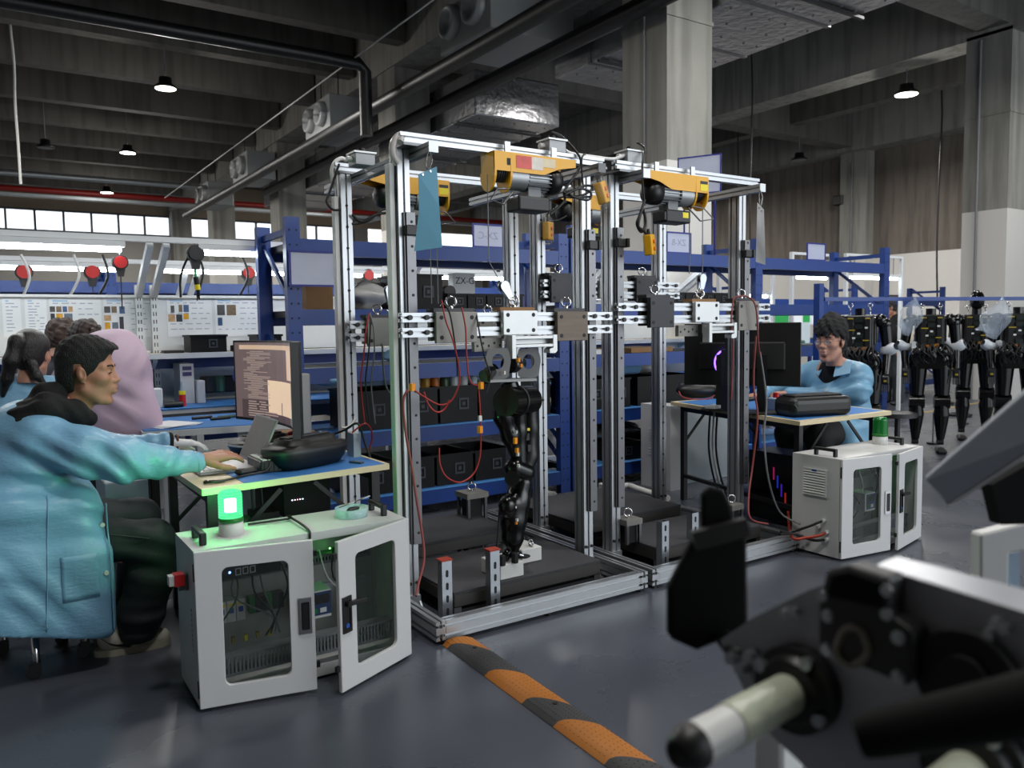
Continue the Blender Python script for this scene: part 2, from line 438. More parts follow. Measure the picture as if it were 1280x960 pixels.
# high bay lamps
lens = M('lamp_lens', (1, .97, .90), .5, emit=9)
def bay(x, y, z, on, label, r=.17):
    t = thing('high_bay_lamp', label, 'ceiling lamp', (x, y, z), group='round lamps hung from the ceiling')
    B().lathe([(.02, .20), (r*.55, .19), (r*.6, .10), (r, .05), (r, .02), (r*.94, .02)], (x, y, z), (0, 0, 1), 18).ob('housing', blk, t)
    B().lathe([(0, .012), (r*.93, .014)], (x, y, z), (0, 0, 1), 18).ob('lamp_lens', lens if on else grey, t)
    B().cyl((x, y, z+.19), (x, y, ZC), .01, n=5).ob('hanging_rod', grey, t)
    if on:
        l = bpy.data.lights.new('lamp_glow', 'POINT'); l.energy = 75; l.shadow_soft_size = .15; l.color = (1, .97, .92)
        o = bpy.data.objects.new('lamp_glow', l); COL.objects.link(o); o.parent = t; o.location = (0, 0, -.02)
bay(2.70, 14.2, 5.2, True, 'lit round lamp, largest of those hanging at top left')
bay(2.90, 19.7, 5.2, True, 'lit round lamp hanging beyond the largest one at top left')
bay(1.34, 20.0, 5.2, False, 'dull unlit round lamp on a long rod at far left')
bay(3.17, 25.6, 5.2, True, 'small lit round lamp in front of the red sprinkler pipe')
bay(13.7, 8.1, 5.2, True, 'lit round lamp hanging beside the right concrete column', .2)
bay(16.9, 12.7, 5.2, False, 'dull round lamp on a white rod near the right wall', .19)
bay(8.6, 23.5, 5.2, True, 'tiny lit round lamp far away above the shelf signs')
bay(10.2, 26.0, 5.0, True, 'tiny round lamp far away near the red pipe, right one')
# cables hanging down from the ceiling and up the columns
def hang(x, y, z0, z1, r, m, label, name='hanging_cable', wob=.03):
    pts = [(x+wob*math.sin(3*k+x), y+wob*math.cos(2*k), z0+(z1-z0)*k/5) for k in range(6)]
    tag(B().tube(pts, r, 5, 3).ob(name, m), label, 'cable')
hang(.62, 14.8, 6.7, 3.6, .02, wht_pl, 'white cable hanging down at far left of the ceiling')
hang(17.2, 9.4, 6.7, 1.5, .02, blk, 'black cable hanging from the ceiling before the right wall')
hang(8.2, 9.2, 6.7, 2.4, .015, blk, 'black cable hanging just left of the big concrete column', wob=.01)
hang(12.4, 10.4, 6.7, 2.0, .015, blk, 'black cable hanging just right of the big concrete column', wob=.03)
hang(15.5, 13.4, 6.7, 1.4, .018, blk, 'looped black cable hanging above the corner of the rig', wob=.02)
tag(B().cyl((5.965, 6.42, 0), (5.965, 6.42, 5.6), .014, n=6).ob('conduit', grey), 'thin grey conduit running up the big middle column', 'conduit')
tag(B().cyl((13.18, 6.6, 0), (13.18, 6.6, 5.6), .02, n=6).ob('conduit', grey), 'thin pale conduit running up the right column', 'conduit')
tag(B().cyl((19.13, 12.75, 0), (19.13, 12.75, 5.4), .02, n=6).ob('conduit', grey), 'thin pale conduit running up the pillar on the right wall', 'conduit')
tag(B().box(19.1, 19.4, 13.0, 13.3, 4.35, 4.6).ob('wall_speaker', blk, bevel=.02), 'small black box speaker high on the right wall pillar', 'speaker')
# ------------------------------------------------------------------ speed bump and the two aluminium test rigs
def prof(b, p0, p1, wd, h, nw=1, nh=1, up=(0, 0, 1), sw=.010, sd=.012):
    """aluminium T-slot profile: nw slots across each wide face, nh slots in each side"""
    p0, p1 = Vector(p0), Vector(p1); d = (p1-p0).normalized(); up = Vector(up)
    if abs(d.dot(up)) > .97: up = V(0, 1, 0)
    a = d.cross(up).normalized(); u = a.cross(d)
    def side(L, n):            # points along a face of length L from -L/2, y = depth
        r = [(-L/2, 0)]
        for i in range(n):
            c = -L/2 + L*(i+.5)/n
            r += [(c-sw/2, 0), (c-sw/2, -sd), (c+sw/2, -sd), (c+sw/2, 0)]
        return r
    P = []
    for (L, n, fx) in ((wd, nw, lambda s_, t: (s_, -h/2-t)), (h, nh, lambda s_, t: (wd/2+t, s_)), (wd, nw, lambda s_, t: (-s_, h/2+t)), (h, nh, lambda s_, t: (-wd/2-t, -s_))):
        P += [fx(s_, t) for s_, t in side(L, n)]
    b.prism(P, p0, a, u, p1-p0)
    # recessed cavities shown on the cut ends
    for q, sg in ((p0, -1), (p1, 1)):
        for i in range(max(nw, 1)):
            for j in range(max(nh, 1)):
                x = -wd/2+wd*(i+.5)/max(nw, 1); y = -h/2+h*(j+.5)/max(nh, 1)
                c = q + a*x + u*y + d*sg*.0006
                b.mat(1).bar(c, c + d*sg*.0006, .014, .014, up).mat(0)
    return b
endm = [alu, M('profile_end_shadow', (.14, .14, .14), .7)]
def beam(name, p0, p1, wd, h, nw, nh, par, up=(0, 0, 1)): return prof(B(), p0, p1, wd, h, nw, nh, up).ob(name, endm, par)
RY0, RY1 = 2.817, 4.39
def rig(x0, x1, zs, label, ch):
    t = thing('test_rig', label, 'test rig', ((x0+x1)/2, (RY0+RY1)/2, 0), group='aluminium profile test rigs')
    zb = .058
    xl, xr = x0+.022, x1-.022
    beam('base_beam', (xl, RY0, zb), (xl, RY1, zb), .044, .08, 1, 2, t)
    beam('base_beam', (xr, RY0, zb), (xr, RY1, zb), .044, .08, 1, 2, t)
    beam('base_beam', (x0+.046, RY0+.022, zb), (x1-.046, RY0+.022, zb), .044, .08, 1, 2, t)
    beam('base_beam', (x0+.046, RY1-.022, zb), (x1-.046, RY1-.022, zb), .044, .08, 1, 2, t)
    for x in (x0+.03, x1-.03, (x0+x1)/2):
        for y in (RY0+.03, RY1-.03): B().cyl((x, y, 0), (x, y, .02), .022, n=10).ob('foot', blk, t)
    for k, x in enumerate((x0+.075, x1-.08)):
        for y in (3.21, 3.86):
            beam('post', (x, y, .0), (x, y, 2.06), .056, .08, 1, 2, t, (0, 1, 0))
            if y < 3.5:
                r0, r1 = (.335, 1.79) if k == 0 else (.34, 1.77)
                b = B().mat(0).box(x+(.0 if k else .0)-.012+.01, x+.03+.01, y-.062, y-.04, r0, r1)
                b.box(x-.010, x+.038, y-.052, y-.04, r0, r1)
                z = r0+.05
                while z < r1: b.mat(1).cyl((x+.022, y-.0622, z), (x+.022, y-.0632, z), .0065, n=8); z += .105
                b.ob('linear_rail', [steel_pl, hole_m], t)
                B().box(x-.012, x+.058, y-.078, y-.038, r1-.10, r1-.055).ob('rail_stop', blk, t, bevel=.004)
                q = B().box(x+.045, x+.062, y-.085, y-.045, r1-.10, r1-.055).ob('clamp_screw', blk, t)
            else:
                b = B(); z = .12
                while z < 2.0:
                    b.cyl((x, y-.0405, z), (x, y-.044, z), .007, n=8); z += .105
                b.ob('rail_bolt', hole_m, t)['kind'] = 'stuff'
            # foot bracket
            sgn = 1 if k == 0 else -1
            B().box(x-.03, x+.03, y-.052, y-.041, .0, .10).box(x-.03, x+.03, y-.12, y-.041, .0, .012).prism([(0, 0), (.05, 0), (0, .06)], (x+.022, y-.052, .012), (0, -1, 0), (0, 0, 1), (.008, 0, 0)).prism([(0, 0), (.05, 0), (0, .06)], (x-.03, y-.052, .012), (0, -1, 0), (0, 0, 1), (.008, 0, 0)).ob('foot_bracket', alu, t)
            b = B()
            for dx in (-.018, .018): b.cyl((x+dx, y-.041, .155), (x+dx, y-.049, .155), .008, n=8)
            b.ob('bolt', hole_m, t)['kind'] = 'stuff'
    beam('top_beam', (x0+.03, 3.12, 2.095), (x1-.02, 3.12, 2.095), .042, .042, 1, 1, t)
    beam('top_beam', (x0+.03, 3.86, 2.095), (x1-.02, 3.86, 2.095), .042, .042, 1, 1, t)
    for x in (x0+.125, x1-.13):
        beam('side_beam', (x, 2.99, 2.04), (x, 4.2, 2.04), .042, .042, 1, 1, t)
        B().box(x-.022, x+.022, 2.985, 2.992, 2.018, 2.062).ob('end_cap', grey if x < 2.6 and x > 2 else alu_lt, t)
    for x in (x0+.075, x1-.08):
        for y in (3.19, 3.86): B().box(x-.035, x+.07, y-.1 if y < 3.5 else y-.05, y+.05, 2.061, 2.073).ob('top_plate', steel_pl, t)
    if ch:     # white cable channel down the left side
        B().box(x0+.016, x0+.042, 3.19, 3.235, .1, 2.0).ob('cable_channel', wht_pl, t, bevel=.003)
        B().box(x0+.018, x0+.042, 3.84, 3.88, .1, 1.95).ob('cable_channel', wht_pl, t, bevel=.003)
    return t
rig(1.474, 2.633, 0, 'tall aluminium profile test rig on the left, holding the hanging robot leg', True)
rig(2.665, 3.79, 0, 'tall aluminium profile test rig on the right, with empty lifting carriage', False)
# carriages that ride on the rails
def bolts(b, pts, r=.008, dy=-.008):
    for p in pts: b.cyl(p, (p[0], p[1]+dy, p[2]), r, n=8)
    return b
def ring(b, x, y, z, r=.022):
    b.torus((x, y, z+r+.006), r, .0055, (.5, 1, 0), 16, 6); b.cyl((x, y, z-.004), (x, y, z+.008), .011, n=8)
    return b
def carriage(label, y, x0, x1, zc, plates, bracket=None, boltends=True):
    t = thing('lifting_carriage', label, 'carriage', ((x0+x1)/2, y, zc-.08), group='lifting carriages of the test rigs')
    for dz in (.032, -.032):
        beam('crossbar', (x0, y, zc+dz), (x1, y, zc+dz), .04, .04, 1, 1, t)
    if boltends:
        b = B()
        for xe, sg in ((x0, 1), (x1, -1)):
            for k in (.035, .115):
                for dz in (.032, -.032):
                    b.cyl((xe+sg*k, y-.02, zc+dz), (xe+sg*k, y-.030, zc+dz), .011, n=8)
        b.ob('bolt', blk, t)['kind'] = 'stuff'
    for (a, c, z0, z1, m, dy, rg) in plates:
        b = B().mat(0).box(a, c, y-.04-dy, y-.0215, z0, z1)
        w_, h_ = c-a, z1-z0
        for fx in (.13, .87):
            for fz in (.18, .82): b.mat(1).cyl((a+w_*fx, y-.04-dy, z0+h_*fz), (a+w_*fx, y-.0415-dy, z0+h_*fz), .0095, n=10)
        pl = b.ob('plate', [m, hole_m], t, bevel=.002)
        B().box(a+.005, c-.005, y+.0215, y+.05, z0+.01, z1).ob('back_plate', m, t)
        if rg is not None:
            B().box(a, c, y-.02, y+.05, z1+.0005, z1+.016).ob('cap_strip', ply if rg else steel_dk, t)
            ring(B(), (a+c)/2, y+.01, z1+.017).ob('eye_bolt', chrome, t)
    return t
steel_a = M('machined_grey_plate', (.52, .51, .49), .55, .45, .1, 10)
steel_b = M('milled_brown_plate', (.40, .36, .32), .5, .5, .25, 5, stretch=(1, 1, 14))
c1 = carriage('lifting carriage with two crossbars carrying the robot leg, front of the left rig', 3.085, 1.475, 2.63, 1.305,
    [(1.625, 1.83, 1.225, 1.36, steel_a, 0, False), (1.965, 2.155, 1.255, 1.365, alu_lt, .006, True), (2.27, 2.455, 1.22, 1.36, steel_b, .004, False)])
c2 = carriage('lifting carriage with a silver channel underneath, front of the right rig', 3.085, 2.67, 3.83, 1.35,
    [(2.86, 3.03, 1.275, 1.43, steel_dk, .01, False), (3.19, 3.375, 1.30, 1.41, alu_lt, .006, True), (3.53, 3.70, 1.25, 1.415, steel_a, .008, False)])
c3 = carriage('lifting carriage at the back of the left rig, behind the white cable channel', 3.76, 1.52, 2.60, 1.28,
    [(1.60, 1.75, 1.205, 1.345, steel_a, 0, False), (2.25, 2.42, 1.21, 1.34, steel_a, 0, False)])
c4 = carriage('lifting carriage at the back of the right rig, raised highest', 3.76, 2.70, 3.78, 1.505,
    [(2.735, 2.915, 1.425, 1.58, steel_dk, 0, False), (3.10, 3.26, 1.45, 1.57, alu_lt, 0, None), (3.39, 3.57, 1.43, 1.58, steel_dk, 0, False)])
# under-slung channels on the front carriages
def channel(par, xa, xb, z, y=3.03):
    # cross arm with slot, upright legs and a rear bracket
    B().box(xa, xb, y-.028, y+.03, z+.012, z+.026).box(xa, xb, y-.028, y+.03, z-.026, z-.012).box(xa, xb, y+.01, y+.03, z-.012, z+.012).ob('bracket_beam', alu_lt, par, bevel=.002)
    B().box(xa-.006, xa+.018, y-.03, y+.02, z-.075, z+.032).ob('bracket_leg', alu_lt, par, bevel=.002)
    B().prism([(0, .03), (.022, .03), (.022, -.045), (.012, -.055), (-.02, -.055), (-.02, -.035), (0, -.03)], (xb-.01, y-.03, z), (1, 0, 0), (0, 0, 1), (0, .05, 0)).ob('bracket_hook', alu_lt, par, bevel=.002)
    b = B().mat(0).box(xa-.155, xa-.008, y+.05, y+.075, z-.04, z+.02)
    for k in range(5): b.mat(1).cyl((xa-.14+k*.03, y+.0499, z-.015+.012*(k % 2)), (xa-.14+k*.03, y+.0488, z-.015+.012*(k % 2)), .006, n=8)
    b.ob('bracket_arm', [steel_a, hole_m], par)
channel(c1, 1.99, 2.225, 1.222)
channel(c2, 3.26, 3.46, 1.265)
# ------------------------------------------------------------------ electric hoists
def hoist(x0, y, s, label, worn=False, rope=((0, 1.36),), cable=True, front=1):
    """x0: drum end; s = +1 when the motor lies towards +X, -1 the other way"""
    zt = 2.072
    t = thing('electric_hoist', label, 'hoist', (x0, y, 1.80), group='yellow electric hoists')
    X = lambda d: x0+s*d
    def bx(b, a, c, *r): return b.box(min(X(a), X(c)), max(X(a), X(c)), *r)
    # folded sheet metal housing with a sloping tail
    out = [(0, 0), (0, -.125), (.02, -.15), (.075, -.15), (.095, -.125), (.095, -.085), (.30, -.085), (.40, -.045), (.455, -.03), (.455, 0)]
    top = [(.0, 0), (0, -.085), (.27, -.085), (.355, -.052), (.455, -.035), (.455, 0)]
    for yy in (y-.062, y+.056): B().prism(top, (X(0), yy, zt), (s, 0, 0), (0, 0, 1), (0, .006, 0)).ob('side_panel', yel, t)
    bx(B(), 0, .455, y-.056, y+.056, zt-.006, zt).ob('top_panel', yel, t)
    # drum cheeks and wound drum
    for a in (0, .085):
        ring_ = [(.064*math.cos(q), .085*math.sin(q)-.085) for q in [PI*k/12 for k in range(12, 25)]]
        B().prism([(-.062, 0), ]+ring_+[(.062, 0)], (X(a), y, zt-.003), (0, 1, 0), (0, 0, 1), (s*.010, 0, 0)).ob('drum_cheek', yel, t)
    dr = B()
    dr.cyl((X(.012), y, zt-.085), (X(.083), y, zt-.085), .034, n=16)
    for k in range(6): dr.torus((X(.018+k*.0115), y, zt-.085), .037, .006, (1, 0, 0), 16, 5)
    dr.ob('rope_drum', steel_dk, t)
    B().cyl((X(.097), y, zt-.10), (X(.19), y, zt-.10), .058, n=18).ob('gearbox', M('cast_aluminium', (.62, .63, .64), .45, .7), t)
    mb = B().cyl((X(.192), y, zt-.10), (X(.32), y, zt-.10), .045, n=18)
    for k in range(20):
        q = 2*PI*k/20
        mb.bar((X(.195), y+.05*math.cos(q), zt-.10+.05*math.sin(q)), (X(.318), y+.05*math.cos(q), zt-.10+.05*math.sin(q)), .004, .018, (0, math.cos(q), math.sin(q)))
    mb.ob('motor_fins', M('cast_aluminium'), t)
    B().lathe([(.0, .085), (.03, .085), (.052, .07), (.062, .045), (.062, 0), (0, 0)], (X(.32), y, zt-.10), (s, 0, 0), 20).ob('fan_cover', blk, t)
    bx(B(), .20, .27, y-.035, y+.035, zt-.185, zt-.14).ob('terminal_neck', grey, t)
    bx(B(), .13, .305, y-.06, y+.05, zt-.252, zt-.186).ob('control_box', blk, t, bevel=.008, seg=2)
    bx(B(), .28, .315, y-.055, y+.03, zt-.24, zt-.20).ob('cable_gland', blk, t)
    for a in (.075, .335): bx(B(), a, a+.028, y-.035, y-.026, zt+.001, zt+.052).ob('hanger_strap', zinc, t)
    fy = y-.0635
    if worn:
        bx(B(), .115, .20, fy, fy+.0012, zt-.066, zt-.010).ob('faded_label', M('faded_red_label', (.82, .35, .32), .5, 0, .35, 25), t)['label'] = 'red half of a worn label'
        bx(B(), .20, .262, fy, fy+.0012, zt-.066, zt-.010).ob('scuffed_label', M('scuffed_white_label', (.85, .82, .78), .5, 0, .2, 30), t)
        bx(B(), .262, .335, fy, fy+.0010, zt-.050, zt-.010).ob('paint_wear', M('worn_white_paint', (.86, .80, .68), .5, 0, .12, 30), t)
        bx(B(), .066, .085, fy, fy+.0012, zt-.058, zt-.028).ob('slot', hole_m, t)
    else:
        bx(B(), .008, .062, fy, fy+.0012, zt-.075, zt-.024).ob('warning_label', yel_lbl, t)
        bx(B(), .008, .062, fy-.0004, fy+.0012, zt-.040, zt-.024).ob('label_header', blk, t)
        bx(B(), .15, .19, y-.0615, y-.060, zt-.225, zt-.197).ob('box_label', yel_lbl, t)
    # trip arm bent from wire
    b = B(); b.tube([(X(.10), y-.03, zt-.155), (X(.02), y-.05, zt-.165), (X(-.03), y-.07, zt-.22), (X(.05), y-.05, zt-.232), (X(.12), y-.03, zt-.165)], .0045, 5, 1)
    b.ob('trip_arm', steel_pl, t)
    for dx, zz in rope:
        B().cyl((X(dx), y-.02, zt-.10), (X(dx), y-.02, zz), .0028, n=5).ob('wire_rope', grey, t)
    return t
h1 = hoist(1.93, 3.10, 1, 'yellow electric hoist with a worn red label, on the front beam of the left rig', True, ((-.012, 1.60), ))
h2 = hoist(3.285, 3.10, -1, 'yellow electric hoist with motor to the left, front beam of the right rig', False, ((.10, 1.56), (.0, 1.56)))
h3 = hoist(2.125, 3.86, -1, 'yellow electric hoist at the back of the left rig, behind the blue sheet', False, ((.06, 1.42), (.10, 1.42)))
h4 = hoist(3.30, 3.86, -1, 'yellow electric hoist at the back of the right rig, behind the hanging pendant', False, ((.05, 1.62), ))
# pulley blocks and hooks at the rope ends
def pulley(x, y, z, tilt, label, cable_to=None):
    t = thing('pulley_hook', label, 'hook', (x, y, z), group='pulley hooks')
    rot = Matrix.Rotation(tilt, 3, 'Y')
    f = lambda p: V(x, y, z)+rot @ Vector(p)
    b = B()
    for dy in (-.014, .010):
        P = [(.024*math.cos(q), .024*math.sin(q)+.105) for q in [PI*k/10 for k in range(11)]]+[(-.012, .045), (.012, .045)]
        b.prism([(p[0], p[1]) for p in P], f((0, dy, 0)), rot @ V(1, 0, 0), rot @ V(0, 0, 1), (0, .004, 0))
    b.ob('pulley_cheek', zinc, t)
    B().cyl(f((0, -.010, .105)), f((0, .010, .105)), .02, n=14).ob('sheave', steel_dk, t)
    pts = [f((.02*math.sin(q)+.0, 0, .012+.02*math.cos(q)+.004)) for q in [k*PI/7-.3 for k in range(0, 11)]]
    B().tube([f((0, 0, .05))]+pts, .0065, 7, 2).ob('hook', chrome, t)
    return t
pulley(2.06, 3.10, 1.385, -.5, 'zinc pulley hook leaning above the pale plate of the left carriage')
pulley(3.285, 3.10, 1.435, .15, 'zinc pulley hook hanging above the pale plate of the right carriage')
tag(B().cyl((1.91, 3.08, 1.60), (2.0, 3.09, 1.47), .0028, n=5).ob('wire_rope', grey), 'slack grey wire rope slanting down to the leaning pulley hook', 'rope')
pulley(1.74, 3.76, 1.38, 0, 'small pulley hook behind the linear rail of the left rig')
# pendant controls in plastic bags
bag = clearpane('clear_plastic_bag', (.92, .94, .96), .10, .12)
def pendant(x, y, z, rot, label, bagged=True):
    t = thing('pendant_control', label, 'hoist control', (x, y, z), group='yellow pendant controls')
    m = Matrix.Rotation(rot, 3, 'Y') @ Matrix.Rotation(.5, 3, 'Z')
    f = lambda p: V(x, y, z)+m @ Vector(p)
    B().cbox(f((0, 0, .05)), (.066, .045, .105), m).ob('handset', yel, t, bevel=.008, seg=2)
    for k in (.03, .065): B().cyl(f((0, -.022, k)), f((0, -.030, k)), .011, n=10).ob('button', M('amber_button', (.85, .45, .05), .4), t)
    B().cyl(f((0, 0, .10)), f((0, 0, .13)), .012, .007, n=8).ob('strain_relief', blk, t)
    if bagged:
        rr = random.Random(3); b = B()
        b.ball(f((0, 0, .055)), (.048, .040, .085), 12, 9, m); b.v = [tuple(Vector(p)+V(rr.uniform(-.006, .006), rr.uniform(-.006, .006), rr.uniform(-.006, .006))) for p in b.v]
        b.ob('plastic_bag', bag, t)
    return t
pendant(2.555, 3.03, 1.885, -.35, 'bagged yellow pendant control hanging near the top of the middle posts')
pendant(2.775, 3.80, 1.79, 0, 'bagged yellow pendant control between the back posts, lower left one')
pendant(2.855, 3.03, 1.645, -.12, 'bare yellow pendant control on a black cable below the right hoist', False)
def cord(pts, r, m, label, cat='cable', name='cable', n=6): return tag(B().tube(pts, r, n, 5).ob(name, m), label, cat)
cord([at(690, 165, Y=3.12), at(704, 172, Y=3.12), at(725, 197, Y=3.08), at(722, 214, Y=3.06), at(706, 238, Y=3.04), at(705, 252, Y=3.04), at(688, 268, Y=3.04)], .006, blk, 'black cable looping from the top junction box down to the worn hoist')
cord([at(704, 240, Y=3.03), at(720, 246, Y=3.02), at(736, 240, Y=3.02), at(740, 233, Y=3.03), at(728, 233, Y=3.02), at(712, 243, Y=3.0), at(735, 250, Y=3.0), at(738, 240, Y=3.0), at(722, 236, Y=3.0), at(706, 246, Y=3.01), at(738, 246, Y=3.01)], .006, blk, 'bundle of black cable tied beside the bagged pendant control')
cord([at(729, 236, Y=3.05), at(727, 200, Y=3.05), at(732, 192, Y=3.08)], .005, blk, 'black cable rising from the tied bundle to the beam end')
cord([at(796, 178, Y=3.12), at(806, 186, Y=3.09), at(803, 205, Y=3.06), at(803, 228, Y=3.05), at(805, 250, Y=3.04)], .006, blk, 'black cable dropping from the junction box past the right hoist')
cord([at(806, 250, Y=3.03), at(800, 268, Y=3.02), at(796, 280, Y=3.02), at(802, 290, Y=3.03), at(807, 278, Y=3.03), at(803, 262, Y=3.02), at(798, 282, Y=3.01), at(804, 288, Y=3.02), at(809, 294, Y=3.03)], .007, blk, 'black cable coil hanging above the bare pendant control')
cord([at(708, 252, Y=3.8), at(684, 268, Y=3.8), at(694, 276, Y=3.8), at(708, 270, Y=3.8)], .006, blk, 'black cable hooking round below the worn hoist')
for p, q in ((at(436, 236, Y=3.8), 0), ):
    cord([at(424, 205, Y=3.82), at(412, 240, Y=3.82), at(408, 252, Y=3.82), at(416, 262, Y=3.82), at(428, 262, Y=3.83)], .006, blk, 'black cable coil on the far left post near its top')
    cord([at(440, 280, Y=3.82), at(460, 276, Y=3.82), at(478, 262, Y=3.82), at(494, 261, Y=3.82)], .007, blk, 'black cable sagging from far left post to the back hoist')
    cord([at(440, 268, Y=3.80), at(452, 277, Y=3.80), at(470, 268, Y=3.80), at(488, 266, Y=3.82)], .007, blk, 'second black cable sagging from far left post to the back hoist')
# junction boxes on the top beams
jb = M('galvanised_box', (.60, .61, .62), .5, .5, .1, 20)
def jbox(x, y, z, label, lead=None):
    t = thing('junction_box', label, 'junction box', (x, y, z), group='grey junction boxes on the top beams')
    B().box(x-.05, x+.05, y-.045, y+.045, z, z+.055).ob('box', jb, t, bevel=.003)
    B().box(x-.056, x+.056, y-.051, y+.051, z+.055, z+.063).ob('lid', alu_lt, t)
    B().cyl((x-.05, y, z+.03), (x-.075, y, z+.03), .014, n=10).ob('cable_gland', wht_pl, t)
    B().cyl((x, y, z+.063), (x, y, z+.085), .017, n=10).ob('plug', blk, t)
    return t
jbox(2.33, 3.15, 2.117, 'grey junction box on the front beam above the worn hoist')
jbox(2.82, 3.15, 2.117, 'grey junction box on the front beam above the middle posts')
jbox(1.55, 3.62, 2.062, 'grey junction box on the left side beam, near the far left post')
cord([at(704, 186, Y=3.15), at(714, 192, Y=3.15), at(740, 196, Y=3.14), at(765, 199, Y=3.14), at(776, 196, Y=3.13), at(782, 194, Y=3.13)], .009, wht_pl, 'white conduit along the top beam between two junction boxes')
cord([at(498, 205, Y=3.12), at(492, 195, Y=3.12), at(491, 182, Y=3.12), at(496, 172, Y=3.12), at(502, 170, Y=3.12), at(500, 178, Y=3.1)], .016, clearpane('wrapped_bundle', (.75, .73, .72), .8, .3), 'plastic wrapped cable bundle at the top of front left post')
cord([at(418, 236, Y=3.86), at(415, 215, Y=3.86), at(419, 203, Y=3.86), at(427, 198, Y=3.86), at(433, 201, Y=3.86)], .011, wht_pl, 'white hose looping over the top of the far left post')
# hanging sheets
def hung(name, pts, m, label, y0, wire, th=.002):
    t = thing(name, label, 'sheet', pts[0])
    b = B(); n = len(pts)
    nv = V(0, th, 0)
    b.add(pts+[p+nv for p in pts], [tuple(range(n))[::-1], tuple(range(n, 2*n))]+[(i, (i+1) % n, n+(i+1) % n, n+i) for i in range(n)])
    b.ob('sheet', m, t)
    B().tube(wire, .003, 5, 4).ob('wire_loop', steel_pl, t)
    for p in (pts[0]*.75+pts[1]*.25, pts[0]*.3+pts[1]*.7):
        q = p+(pts[-1]-p)*.06
        B().cyl(q-V(0, .002, 0), q+V(0, .003, 0), .005, n=8).ob('eyelet', zinc, t)
    return t
bs = M('blue_plastic_sheet', (.46, .68, .79), .5, 0, .05, 6)
P = [at(523, 218, Y=2.93), at(546, 208, Y=2.90), at(549, 258, Y=2.90), at(553, 309, Y=2.91), at(518, 314, Y=2.97), at(524, 262, Y=2.94)]
hung('hanging_sheet', P, bs, 'curled blue plastic sheet hanging by a wire from the left rig top', 2.9, [at(537, 190, Y=2.98), at(540, 200, Y=2.95), at(536, 211, Y=2.93), at(532, 206, Y=2.94), at(535, 190, Y=2.98)])
b = B(); f_ = [at(523, 218, Y=2.93), at(518, 314, Y=2.97), at(514, 309, Y=3.0), at(521, 222, Y=2.96)]
P = [at(947, 253, Y=2.93), at(955, 262, Y=2.88), at(957, 331, Y=2.88), at(945, 327, Y=2.95)]
hung('hanging_sheet', P, M('white_plastic_sheet', (.88, .90, .95), .5), 'narrow white plastic sheet hanging by a wire from the right rig corner', 2.9, [at(950, 238, Y=2.98), at(953, 246, Y=2.93), at(951, 258, Y=2.91), at(949, 250, Y=2.93), at(949, 238, Y=2.98)])
# ------------------------------------------------------------------ platforms, weights and uprights inside the rigs
felt = M('grey_felt_mat', (.24, .24, .255), .95, 0, .12, 60, bump=.4, bscale=250)
def platform(x0, x1, y0, y1, zt, label):
    t = thing('treadmill_platform', label, 'platform', ((x0+x1)/2, (y0+y1)/2, 0), group='felt topped platforms')
    B().box(x0, x1, y0, y1, zt-.012, zt).ob('felt_mat', felt, t)
    B().box(x0, x1, y0, y1, zt-.07, zt-.0125).ob('deck', M('dark_deck_edge', (.20, .19, .18), .6), t, bevel=.004)
    for y in (y0+.02, y1-.02): B().box(x0+.04, x1-.04, y-.016, y+.016, max(.012, zt-.15), max(.052, zt-.11)).ob('cross_rail', steel_dk, t)
    for x in (x0+.02, x1-.02):
        for y in (y0+.02, y1-.02): B().box(x-.018, x+.018, y-.018, y+.018, 0, zt-.071).ob('leg', steel_pl, t)
    return t
platform(1.66, 2.49, 3.0, 3.54, .135, 'dark felt topped platform under the robot foot')
platform(1.62, 2.32, 3.55, 4.0, .21, 'higher felt topped platform at the back of the left rig')
platform(2.80, 3.60, 3.55, 4.25, .16, 'felt topped platform at the back of the right rig')
platform(2.86, 3.66, 2.98, 3.42, .135, 'felt topped platform behind the slotted uprights of the right rig')
def upright(x, y, h, cap, label):
    t = thing('slotted_upright', label, 'upright', (x, y, 0), group='slotted steel uprights')
    z0 = .0
    b = B().mat(0).box(x-.024, x+.024, y-.002, y, z0, h).box(x-.024, x-.021, y, y+.04, z0, h).box(x+.021, x+.024, y, y+.04, z0, h)
    z = .08
    while z < h-.03:
        b.mat(1).prism([(.007*math.cos(q), .007*math.sin(q)+(.009 if q < PI else -.009)) for q in [PI*(k+.01)/6 for k in range(12)]], (x, y-.0021, z), (1, 0, 0), (0, 0, 1), (0, -.0006, 0)); z += .055
    b.ob('channel', [zinc, hole_m], t)
    if cap: B().box(x-.028, x+.028, y-.006, y+.044, h, h+.006).ob('end_cap', M('red_oxide_paint', (.60, .20, .12), .6), t)
    return t
upright(1.60, 2.95, .30, True, 'slotted steel upright with red cap, nearest the rig corner')
upright(1.83, 2.93, .31, True, 'slotted steel upright with red cap, in front of the white block')
upright(2.88, 2.95, .28, False, 'bare slotted steel upright just inside the right rig')
upright(3.14, 2.99, .28, False, 'bare slotted steel upright behind the black paddle')
def block(x0, x1, y0, y1, z0, z1, label, rot=0):
    t = thing('white_block', label, 'block', ((x0+x1)/2, (y0+y1)/2, z0), group='white foam blocks')
    B().box(x0, x1, y0, y1, z0, z1).ob('body', M('white_foam', (.80, .80, .79), .7, 0, .03, 20, bump=.05, bscale=200), t, bevel=.003)
    B().cyl((x0-.0005, (y0+y1)/2, (z0+z1)/2), (x0+.001, (y0+y1)/2, (z0+z1)/2), .008, n=10).ob('hole', hole_m, t)
    return t
block(1.915, 2.045, 3.02, 3.19, .136, .205, 'white block under the robot ankle, nearer of the pair')
bk = block(2.135, 2.255, 3.17, 3.34, .136, .205, 'white block with a steel shackle, farther of the pair')
